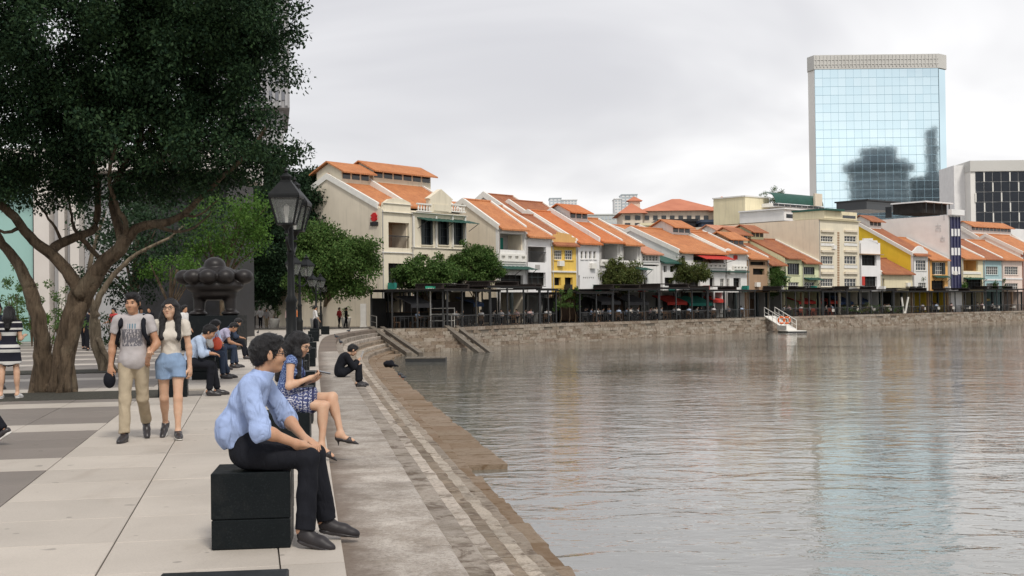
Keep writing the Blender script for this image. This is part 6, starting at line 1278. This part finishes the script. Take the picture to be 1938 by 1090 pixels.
# --- the man in the light blue shirt
J = dict(pel=P(0, 0, .605), lum=P(-.055, 0, .75), che=P(.015, 0, .93), nek=P(.10, 0, 1.085), hed=P(.148, .0, 1.228),
         hpR=P(.03, -.09, .585), knR=P(.40, -.17, .565), anR=P(.375, -.20, .125), toR=P(.50, -.26, .035), hpL=P(.03, .09, .585), knL=P(.44, .10, .56), anL=P(.515, .09, .135), toL=P(.665, .065, .055),
         shR=P(.03, -.172, 1.03), elR=P(.105, -.265, .765), wrR=P(.325, -.20, .665), haR=P(.46, -.10, .635), shL=P(.11, .17, 1.02), elL=P(.25, .245, .80), wrL=P(.38, .06, .665), haL=P(.47, -.06, .635))
o, hd = human('person', 'young man in light blue shirt and black trousers sitting on the nearest cube seat', (-1.735, 8.30, 0), R(9), J, dict(top=(K_blue, 1.10, .055), bottom=('trousers', K_black, 1.02), shoes=(K_lgrey, 'shoe'), glasses=1, yaw=R(14), pitch=R(2), hair='short', collar=1, cuff=1, blouse=1, seed=3, loose=.014, sleeve_w=.024, wr=.0026, cuffw=.064, palmR=(.1, .3, -1), palmL=(.1, -.3, -1), skin=SK, hk=.98, girth=.85, folds=[(J['lum'] + P(-.02, 0, -.05), (30, 25, 130), .13, .005), (J['lum'] + P(-.1, -.05, .05), (70, 50, 105), .14, .0035), (J['shR'] + P(.02, .0, -.12), (95, 45, -105), .12, .0045), (J['elR'] + P(-.02, 0, .07), (35, -35, 150), .09, .005), (J['che'] + P(-.12, -.04, .02), (15, 95, 60), .16, .003), (J['shL'] + P(.04, 0, -.12), (85, 0, 115), .12, .0045), (J['che'] + P(-.05, -.14, -.08), (105, 20, 80), .13, .004)], pfolds=[(J['knR'] + P(-.05, 0, .0), (80, 0, 30), .12, .005), (J['hpR'] + P(.07, -.03, .03), (75, 20, 40), .13, .006), (J['knR'] + P(-.02, 0, -.15), (15, 30, 60), .15, .004), (J['anR'] + P(0, 0, .07), (10, 10, 95), .09, .005), (J['anL'] + P(0, 0, .07), (10, 10, 95), .09, .005)]), h=.0062)
# --- the woman with the phone
def dress_mat():
    t = NT('dress_print'); co = t.pos('O'); v = t.n.new("ShaderNodeTexVoronoi"); v.feature = 'DISTANCE_TO_EDGE'; v.inputs['Scale'].default_value = 34; t.l.new(co, v.inputs[0])
    w_ = t.n.new("ShaderNodeTexWave"); w_.wave_type = 'RINGS'; w_.inputs['Scale'].default_value = 14; w_.inputs['Distortion'].default_value = 9; w_.inputs['Detail'].default_value = 2; t.l.new(co, w_.inputs[0])
    a = t.math('GREATER_THAN', t.math('ADD', v.outputs['Distance'], t.math('MULTIPLY', w_.outputs['Fac'], .12)), .125); sp = t.n.new("ShaderNodeSeparateXYZ"); t.l.new(co, sp.inputs[0])
    col = t.mix(a, (.50, .50, .56), (.055, .07, .17)); hi = t.ramp(sp.outputs[2], .70, .74); col = t.mix(hi, col, t.mix(a, (.25, .34, .55), (.06, .09, .22)))
    for x in (.165, .215, .262): q = t.math('LESS_THAN', t.math('ABSOLUTE', t.math('SUBTRACT', sp.outputs[0], x)), .006 if x < .26 else .012); col = t.mix(q, col, (.035, .04, .10))
    t.bump(t.noise(co, 30, 4), .2, .01); return t.end(col, .8, .15)
K_dress = dress_mat()
J = dict(pel=P(0, 0, .60), lum=P(-.005, 0, .75), che=P(.045, 0, .90), nek=P(.08, 0, 1.04), hed=P(.135, -.01, 1.165),
         hpR=P(.03, -.085, .58), knR=P(.375, -.10, .545), anR=P(.345, -.13, .155), toR=P(.45, -.15, .045), hpL=P(.03, .085, .60), knL=P(.455, .01, .625), anL=P(.535, -.05, .255), toL=P(.655, -.075, .185),
         shR=P(.05, -.155, 1.0), elR=P(.035, -.215, .755), wrR=P(.235, -.135, .83), haR=P(.33, -.085, .855), shL=P(.09, .15, .99), elL=P(.12, .20, .755), wrL=P(.26, .02, .80), haL=P(.345, -.055, .83))
o, hd = human('person', 'woman in blue patterned dress with crossed legs looking at her phone', (-2.285, 12.95, 0), R(6), J, dict(fem=1, k=.95, top=(K_dress, .12, -.06), dress=1, bottom=('skirt', K_dress, .60), shoes=(K_leather, 'heel'), glasses=1, yaw=R(-24), pitch=R(24), hair='long', skin=SK2, seed=8, hair_len=-.10, front=1, strand=-.10, palmR=(0, .3, 1), palmL=(0, -.3, 1), curlR=1.1, curlL=1.1, loose=.010, hk=.97), h=.0085)
ph_ = thing('smartphone', 'thin dark phone held by the woman in the patterned dress', 'phone', (0, 0, 0)); M_ = Matrix.Translation((-2.285, 12.95, 0)) @ Matrix.Rotation(R(6), 4, 'Z'); c = M_ @ Vector((.365, -.06, .882)); ph_.location = c; ph_.rotation_euler = (R(5), R(12), R(6)); MB().box(-.075, .075, -.036, .036, -.005, .004).build('case', K_leather, ph_); MB().box(-.07, .07, -.033, .033, .0042, .005).build('screen', M_glass, ph_)
# --- the woman in black on the steps
q = G(651, 711, -.02); s_ = EP.l[np.argmin(abs(EP.p[:, 1] - q.y))]; d_ = EP.dir(s_); nrm_ = np.array([d_[1], -d_[0]]); e0 = EP.at(s_) + nrm_ * .58
J = dict(pel=P(-.12, 0, .10), lum=P(-.13, 0, .25), che=P(-.05, 0, .40), nek=P(.06, 0, .51), hed=P(.17, 0, .60), hpR=P(-.08, -.085, .09), knR=P(.27, -.10, .285), anR=P(.25, -.12, -.13), toR=P(.38, -.13, -.195), hpL=P(-.08, .085, .09), knL=P(.33, .07, .27), anL=P(.36, .06, -.115), toL=P(.48, .05, -.175),
         shR=P(.0, -.16, .46), elR=P(.14, -.22, .24), wrR=P(.28, -.08, .36), haR=P(.33, -.03, .42), shL=P(.03, .16, .46), elL=P(.18, .20, .25), wrL=P(.30, .06, .36), haL=P(.35, .02, .42))
human('person', 'woman in black suit sitting hunched on the steps reading a paper', (e0[0], e0[1], -.02), math.atan2(nrm_[1], nrm_[0]) + R(12), J, dict(fem=1, k=.98, top=(K_black, 1.9, -.08), bottom=('trousers', K_black, .9), shoes=(K_leather, 'shoe'), pitch=R(30), yaw=R(5), hair='short', skin=SK2, loose=.022, seed=4), h=.012)
pp = thing('paper_sheet', 'white folded paper held by the woman in black', 'paper', (e0[0], e0[1], 0), math.atan2(nrm_[1], nrm_[0]) + R(12)); MB().prism([(.33, -.12, .36), (.33, .02, .36), (.40, .02, .56), (.40, -.12, .56)], (.004, 0, -.002)).build('front_leaf', K_white, pp); MB().prism([(.335, .022, .36), (.37, .13, .37), (.43, .13, .55), (.405, .022, .56)], (.004, 0, -.002)).build('back_leaf', K_white, pp)
# --- walking couple
def print_mat():
    t = NT('shirt_print'); co = t.pos('O'); sp = t.n.new("ShaderNodeSeparateXYZ"); t.l.new(co, sp.inputs[0]); base_ = t.mix(t.ramp(t.noise(co, 9, 4), .35, .7), (.44, .41, .41), (.37, .35, .35))
    iy = t.math('LESS_THAN', t.math('ABSOLUTE', sp.outputs[1]), .115); iz = t.math('LESS_THAN', t.math('ABSOLUTE', t.math('SUBTRACT', sp.outputs[2], 1.21)), .10); ix = t.math('GREATER_THAN', sp.outputs[0], .03); iz2 = t.math('LESS_THAN', t.math('ABSOLUTE', t.math('SUBTRACT', sp.outputs[2], 1.345)), .03); iy2 = t.math('LESS_THAN', t.math('ABSOLUTE', sp.outputs[1]), .05)
    w_ = t.math('GREATER_THAN', t.noise(t.pos('O', (1, 2.2, 1)), 24, 3, .6), .44); bars = t.math('GREATER_THAN', t.math('SINE', t.math('MULTIPLY', sp.outputs[1], 210)), -.1)
    m1 = t.math('MULTIPLY', t.math('MULTIPLY', iy, iz), t.math('MULTIPLY', ix, w_)); m2 = t.math('MULTIPLY', t.math('MULTIPLY', iy2, iz2), t.math('MULTIPLY', ix, bars)); col = t.mix(t.math('MULTIPLY', m1, .85), base_, (.10, .10, .12)); col = t.mix(t.math('MULTIPLY', m2, .8), col, (.06, .16, .22)); t.bump(t.noise(co, 26, 5), .25, .015); return t.end(col, .85, .15)
p = G(247, 836); J = stance(1.75, (.24, .10), (-.16, .62), (-.02, .22, .2), (.05, .35, .95))
J['wrL'] = P(.10, .20, J['wrL'][2] + .02); J['haL'] = J['wrL'] + P(.05, -.04, -.14); wm, hd = human('person', 'walking man in grey printed shirt and khaki trousers with backpack', (p.x, p.y + .15, 0), R(-82), J, dict(k=1.03, top=(print_mat(), .55, -.10), bottom=('trousers', K_khaki, .97), shoes=(K_leather, 'shoe'), yaw=R(-14), pitch=R(2), hair='short', skin=SK3, seed=6, loose=.018, ext=.014, cuffw=.062, girth=.94, folds=[(J['lum'], (20, 45, 60), .18, .006), (J['che'] + P(.1, .08, -.05), (0, 60, 50), .12, .004)], pfolds=[(J['knR'], (20, 20, 70), .14, .006), (J['knL'], (20, -20, 70), .14, .006), (J['anR'] + P(0, 0, .08), (0, 20, 90), .1, .007), (J['anL'] + P(0, 0, .08), (0, 20, 90), .1, .007)]), h=.011)
bp = thing('backpack', 'black backpack worn by the walking man', 'backpack', (p.x, p.y + .15, 0), R(-82))
for sg in (-1, 1): MB().tube([(-.08, sg * .115, J['nek'][2] - .02), (.02, sg * .125, J['nek'][2] + .0), (.125, sg * .13, J['che'][2] + .07), (.14, sg * .145, J['che'][2] - .03), (.06, sg * .185, J['lum'][2] + .05), (-.1, sg * .17, J['lum'][2])], [.03, .032, .03, .028, .02, .02], 6).build('strap', K_black, bp, True)
S = SDF((-.42, -.25, .85), (.0, .25, 1.5), .015); S.ell((-.22, 0, 1.2), (.10, .16, .24), k=.02); S.ell((-.25, 0, 1.1), (.10, .15, .15), k=.03); link('pack', S.mesh('pack', K_black), bp)
sb_ = thing('camera_bag', 'small black bag hanging at the walking man\'s hip', 'bag', (p.x, p.y + .15, 0), R(-82)); S = SDF((-.1, -.42, .5), (.2, -.12, .95), .012); S.ell((.04, -.27, .72), (.06, .07, .10), k=.02); link('pouch', S.mesh('pouch', K_black), sb_); MB().tube([(.03, -.25, .8), (-.02, -.20, 1.1), (-.05, -.12, 1.4)], .012, 5).build('strap', K_black, sb_)
p = G(318, 832); J = stance(1.66, (-.16, .45), (.18, .05), (.22, .20, 1.0), (-.04, .16, .08)); J['haR'] = J['wrR'] + P(.10, .02, .05)
human('person', 'walking woman in white shirt and denim shorts with long black hair', (p.x, p.y + .15, 0), R(-78), J, dict(fem=1, k=.98, top=(K_cream, .5, .07), bottom=('shorts', K_denim, .40), shoes=(K_leather, 'sneaker'), glasses=1, yaw=R(-16), pitch=R(-6), hair='long', front=1, skin=SK2, seed=9, hair_len=-.05, girth=.93, folds=[(J['lum'] + P(.05, 0, .05), (10, 40, 65), .17, .006)], pfolds=[(J['hpR'] + P(.05, 0, -.05), (10, 50, 60), .14, .004)]), h=.011)
# --- striped dress woman seen from behind, man beside her, foot at the left edge
def stripe_mat():
    t = NT('stripe_dress'); co = t.pos('O'); sp = t.n.new("ShaderNodeSeparateXYZ"); t.l.new(co, sp.inputs[0]); a = t.math('SINE', t.math('MULTIPLY', sp.outputs[2], 62)); b = t.math('SINE', t.math('MULTIPLY', sp.outputs[2], 23)); return t.end(t.mix(t.math('GREATER_THAN', t.math('ADD', a, b), .35), (.018, .018, .028), (.55, .54, .52)), .85, .15)
K_str = stripe_mat(); p = G(18, 754); J = stance(1.62, (.06, .08), (-.05, .05), (.1, .1, 1.7), (.1, .1, 1.7), splay=.10)
human('person', 'woman in black and white striped dress standing with her back turned', (p.x, p.y, 0), R(96), J, dict(fem=1, k=.97, top=(K_str, .5, -.10), dress=1, bottom=('skirt', K_str, .62), shoes=(K_white, 'sneaker'), hair='long', pitch=R(12), skin=SK2, seed=10, noface=1, hair_len=.05), h=.014)
J = stance(1.72, (.05, .05), (0, .05)); human('person', 'dark haired man partly cut off at the left edge behind the striped dress', (AT(-6, 600, 25.5).x, 25.5, 0), R(-60), J, dict(top=(K_navy, .5, -.1), bottom=('trousers', K_black, .95), shoes=(K_leather, 'shoe'), hair='short', skin=SK3), h=.018)
J = stance(1.72, (.35, .15), (-.32, .30)); q = G(8, 842); human('person', 'passer-by of whom only one dark shoe enters at the left edge', (q.x - .36, q.y + .1, 0), R(176), J, dict(top=(K_white, .5, -.1), bottom=('trousers', K_black, .95), shoes=(K_leather, 'sneaker'), hair='short', skin=SK3), h=.018)
# --- men on the seats across the plaza
def sit(lean=.25, kf=.42, reach=.3, spread=.1, seat=.6, feet=.40, hz=.72):
    J = dict(pel=P(0, 0, seat)); u = P(math.sin(lean), 0, math.cos(lean)); u2 = P(math.sin(lean * 1.5), 0, math.cos(lean * 1.5)); J['lum'] = J['pel'] + P(math.sin(lean * .4), 0, math.cos(lean * .4)) * .15; J['che'] = J['lum'] + u * .18; J['nek'] = J['che'] + u2 * .17; J['hed'] = J['nek'] + u2 * .13 + P(.02, 0, .01)
    for q, sg in (('R', -1), ('L', 1)):
        J['hp' + q] = J['pel'] + P(.02, sg * .09, -.02); J['kn' + q] = P(kf, sg * (.09 + spread), .55); J['an' + q] = P(feet + sg * .06, sg * (.09 + spread * .8), .10); J['to' + q] = J['an' + q] + P(.15, sg * .02, -.055)
        J['sh' + q] = J['che'] + u * .11 + P(0, sg * .17, 0); w_ = P(reach, sg * .05, hz); el = (J['sh' + q] + w_) / 2 + P(-.05, sg * .09, -.11); J['el' + q] = el; J['wr' + q] = w_; J['ha' + q] = w_ + P(.12, -sg * .03, -.02)
    return J
def seat_at(px, py): p_ = G(px, py); return (p_.x, p_.y + .26, 0)
a = seat_at(321, 752); human('person', 'man in pale blue shirt bending over on the cube seat beside the walking woman', (a[0] + .30, a[1], 0), R(8), sit(.5, .38, .38, .05, hz=.75), dict(top=(K_pblue, 1.6, -.04), bottom=('trousers', K_black, .95), shoes=(K_leather, 'shoe'), hair='short', pitch=R(30), skin=SK3, seed=12), h=.014)
a = seat_at(380, 719); human('person', 'seated man in white shirt and dark jeans with a red bag on his lap', (a[0] - .05, a[1], 0), R(14), sit(.42, .44, .36, .06, feet=.52, hz=.76), dict(top=(K_white, 1.5, -.04), bottom=('trousers', K_navy, .95), shoes=(K_leather, 'shoe'), hair='short', pitch=R(25), skin=SK3, seed=13), h=.015)
rb = thing('red_bag', 'orange red carrier bag on the lap of a seated man', 'bag', (a[0] - .05, a[1], 0), R(14)); S = SDF((.1, -.35, .5), (.6, .2, 1.1), .015); S.ell((.34, -.12, .78), (.11, .13, .15), k=.02); S.wrinkle(.004, 22, 3); link('sack', S.mesh('sack', mat('bag_red', (.75, .12, .06), (.62, .09, .05), 6, .5)), rb)
for y in (-.2, -.04): MB().tube([(.30, y, .9), (.33, y + .02, 1.0), (.38, y, .9)], .008, 5).build('handle', M_redcloth, rb)
a = seat_at(408, 698); human('person', 'seated man in lilac polo shirt leaning forward with a paper bag', (a[0], a[1], 0), R(12), sit(.65, .42, .5, .05, feet=.42, hz=.62), dict(top=(K_lilac, .6, -.04), bottom=('trousers', K_navy, .92), shoes=(K_wood if 0 else K_leather, 'shoe'), hair='short', pitch=R(38), skin=SK3, seed=14), h=.016)
q = G(430, 676); pb_ = thing('paper_bag', 'brown paper bag on the paving beside the lilac shirt', 'bag', q, R(20)); MB().prism([(-.15, -.1, 0), (.15, -.1, 0), (.17, -.1, .34), (-.16, -.1, .36)], (0, .2, 0)).build('sack', mat('kraft_paper', (.42, .28, .15), (.36, .24, .13), 6, .8), pb_); MB().tube([(-.06, 0, .34), (-.04, 0, .44), (.05, 0, .44), (.07, 0, .34)], .008, 5).build('handle', M_wood, pb_)
a = seat_at(426, 681); human('person', 'seated person in dark clothes near the sculpture pedestal', (a[0], a[1], 0), R(12), sit(.5, .45, .45, .05, feet=.6, hz=.66), dict(top=(K_navy, 1.5, -.04), bottom=('trousers', K_black, .95), shoes=(K_leather, 'shoe'), hair='short', pitch=R(35), skin=SK3, seed=15), h=.018)
a = AT(392, 640, 32.6); human('person', 'seated man in blue shirt behind the lilac polo shirt', (a.x, 32.6, 0), R(-30), sit(.45, .4, .4), dict(top=(K_pblue, 1.5, -.04), bottom=('trousers', K_navy, .95), shoes=(K_leather, 'shoe'), hair='short', pitch=R(30), skin=SK3, seed=16), h=.018)
# --- standing people farther off
def far_person(label, px, Y, H, rz, top, bot, seed, hair='short', bag=None, fem=0):
    random.seed(seed); J = stance(H, (random.uniform(-.2, .25), .1), (random.uniform(-.2, .2), .15), (random.uniform(-.2, .3), .12, random.uniform(.1, 1.2)), (random.uniform(-.2, .2), .12, random.uniform(.1, .9))); return human('person', label, (AT(px, 600, Y).x, Y, 0), rz, J, dict(top=(top, 1.2, -.08), bottom=('trousers', bot, .95), shoes=(K_leather, 'shoe'), hair=hair, skin=SK3, seed=seed, fem=fem, k=H / 1.7), h=.026)
for i, a in enumerate((('office worker in white shirt crossing the plaza, leftmost of four', 465, 100, 1.7, 2.6, K_white, K_black), ('office worker in white shirt and dark trousers, second of four', 480, 104, 1.72, 1.4, K_white, K_black), ('office worker in white shirt, third of four by the pots', 493, 106, 1.7, 1.7, K_white, K_black), ('woman in grey top walking right of the office workers', 504, 102, 1.58, -1.2, K_grey, K_khaki), ('man in white shirt standing left of the sculpture legs', 348, 44, 1.7, -.3, K_white, K_black), ('man in red shirt behind the slender tree', 216, 56, 1.68, -2, K_red, K_navy), ('person in dark clothes behind the slender tree', 158, 52, 1.7, 1.2, K_navy, K_black), ('second dark clothed person beside the slender tree', 170, 50, 1.66, 2.0, K_black, K_black), ('person in blue shirt walking behind the couple', 268, 60, 1.66, -1.4, K_pblue, K_black), ('person in black behind the walking woman\'s shoulder', 283, 58, 1.7, -1.8, K_black, K_black), ('man in white shirt near the second lamp', 596, 72, 1.7, .3, K_white, K_black), ('person in orange top near the planters', 560, 92, 1.65, 1, clothm('shirt_orange', (.62, .2, .07)), K_black), ('person in pink shirt by the far planters', 543, 96, 1.66, .5, K_pink, K_black), ('person in black resting near the white pillar', 655, 99, 1.6, .2, K_black, K_black), ('man in dark suit beyond the sculpture pedestal', 452, 88, 1.7, 2.2, K_black, K_black), ('person in white crossing far behind the sculpture', 440, 110, 1.66, .8, K_white, K_navy), ('person in grey shirt left of the slender tree', 138, 62, 1.68, -.9, K_grey, K_black), ('woman in cream top by the far wall', 522, 112, 1.6, 1.9, K_cream, K_navy), ('person in red by the end of the promenade', 642, 101, 1.6, -.6, K_red, K_black))):
    far_person(*a, seed=100 + i)
# --- diners
dj = sit(.25, .42, .34, .04, hz=.78); DT = []
for m in range(2):
    d, _ = human('person', 'x', (0, 0, -50), 0, dj if m == 0 else sit(.08, .42, .30, .05, hz=.8), dict(top=(K_white, 1.0, -.06), bottom=('trousers', K_black, .95), shoes=None, hair='short', skin=SK2, k=1.05), h=.032); DT.append(d)
random.seed(5); tops = [(K_white, 'white'), (K_white, 'white'), (K_pblue, 'pale blue'), (K_cream, 'cream'), (K_grey, 'grey'), (K_black, 'black'), (K_pink, 'pink')]; used = [False, False]
for i, (q, a_, back, px) in enumerate(SPOTS):
    if random.random() > .52 or (back > 3 and random.random() < .4): continue
    m = i % 2; o = DT[m] if not used[m] else copy_tree(DT[m]); used[m] = True; o.location = (q.x, q.y, -.04); o.rotation_euler = (0, 0, a_); cm, cn = random.choice(tops)
    for ch in o.children:
        if ch.name.startswith('shirt'): recolor(ch, cm)
    tag(o, 'diner in %s shirt seated under the %s' % (cn, perg(px)), 'person', 'diners on the restaurant terraces')
for m in range(2):
    if not used[m]:
        for ch in list(DT[m].children): bpy.data.objects.remove(ch)
        bpy.data.objects.remove(DT[m])
# --- pigeons and a dropped bag on the steps
M_pig = mat('pigeon_grey', (.07, .075, .085), (.035, .037, .045), 20, .6); S = SDF((-.2, -.1, 0), (.2, .1, .3), .012); S.ell((0, 0, .11), (.11, .06, .06), k=.02); S.cap((-.06, 0, .11), (-.17, 0, .09), .03, .012, .03); S.cap((.07, 0, .14), (.10, 0, .21), .03, .022, .02); S.ell((.105, 0, .225), (.026, .022, .022), k=.015); S.cap((.12, 0, .222), (.145, 0, .215), .007, .003, .006)
pgm = S.mesh('body', M_pig); lgm = MB().tube([(.01, .02, 0), (.0, .02, .07)], .006, 5).tube([(.01, -.02, 0), (.0, -.02, .07)], .006, 5).mesh('legs', M_redcloth)
for i, (px, py, z, lab) in enumerate(((637, 641, 0, 'pigeon on the promenade edge beyond the woman in black'), (645, 652, -.02, 'pigeon on the landing behind the woman in black'), (757, 713, -1.48, 'pigeon on the ledge, left of two'), (763, 718, -1.48, 'pigeon on the ledge, right of two'), (577, 587 + 38, 0, 'pigeon on the paving near the second lamp'), (488, 632, 0, 'pigeon on the plaza below the office workers'), (660, 629, -.02, 'pigeon near the top of the far steps'))):
    p = G(px, py, z); o = thing('pigeon', lab, 'pigeon', p, random.uniform(0, 6), 'pigeons by the river'); link('body', pgm, o); link('legs', lgm, o)
p = G(737, 698, -1.0); o = thing('dark_sack', 'dark crumpled sack lying on the lower steps', 'sack', (p.x, p.y, ZS[4] + .02), .4); S = SDF((-.4, -.35, -.05), (.4, .35, .5), .03); S.ell((0, 0, .14), (.24, .2, .15), k=.05); S.cap((.1, 0, .1), (.32, -.1, .05), .05, .03, .05); S.wrinkle(.012, 12, 4); link('sack', S.mesh('sack', K_black), o); MB().tube([(.2, 0, .1), (.4, .05, .02), (.42, .2, .02)], .02, 5).build('strap', K_black, o)
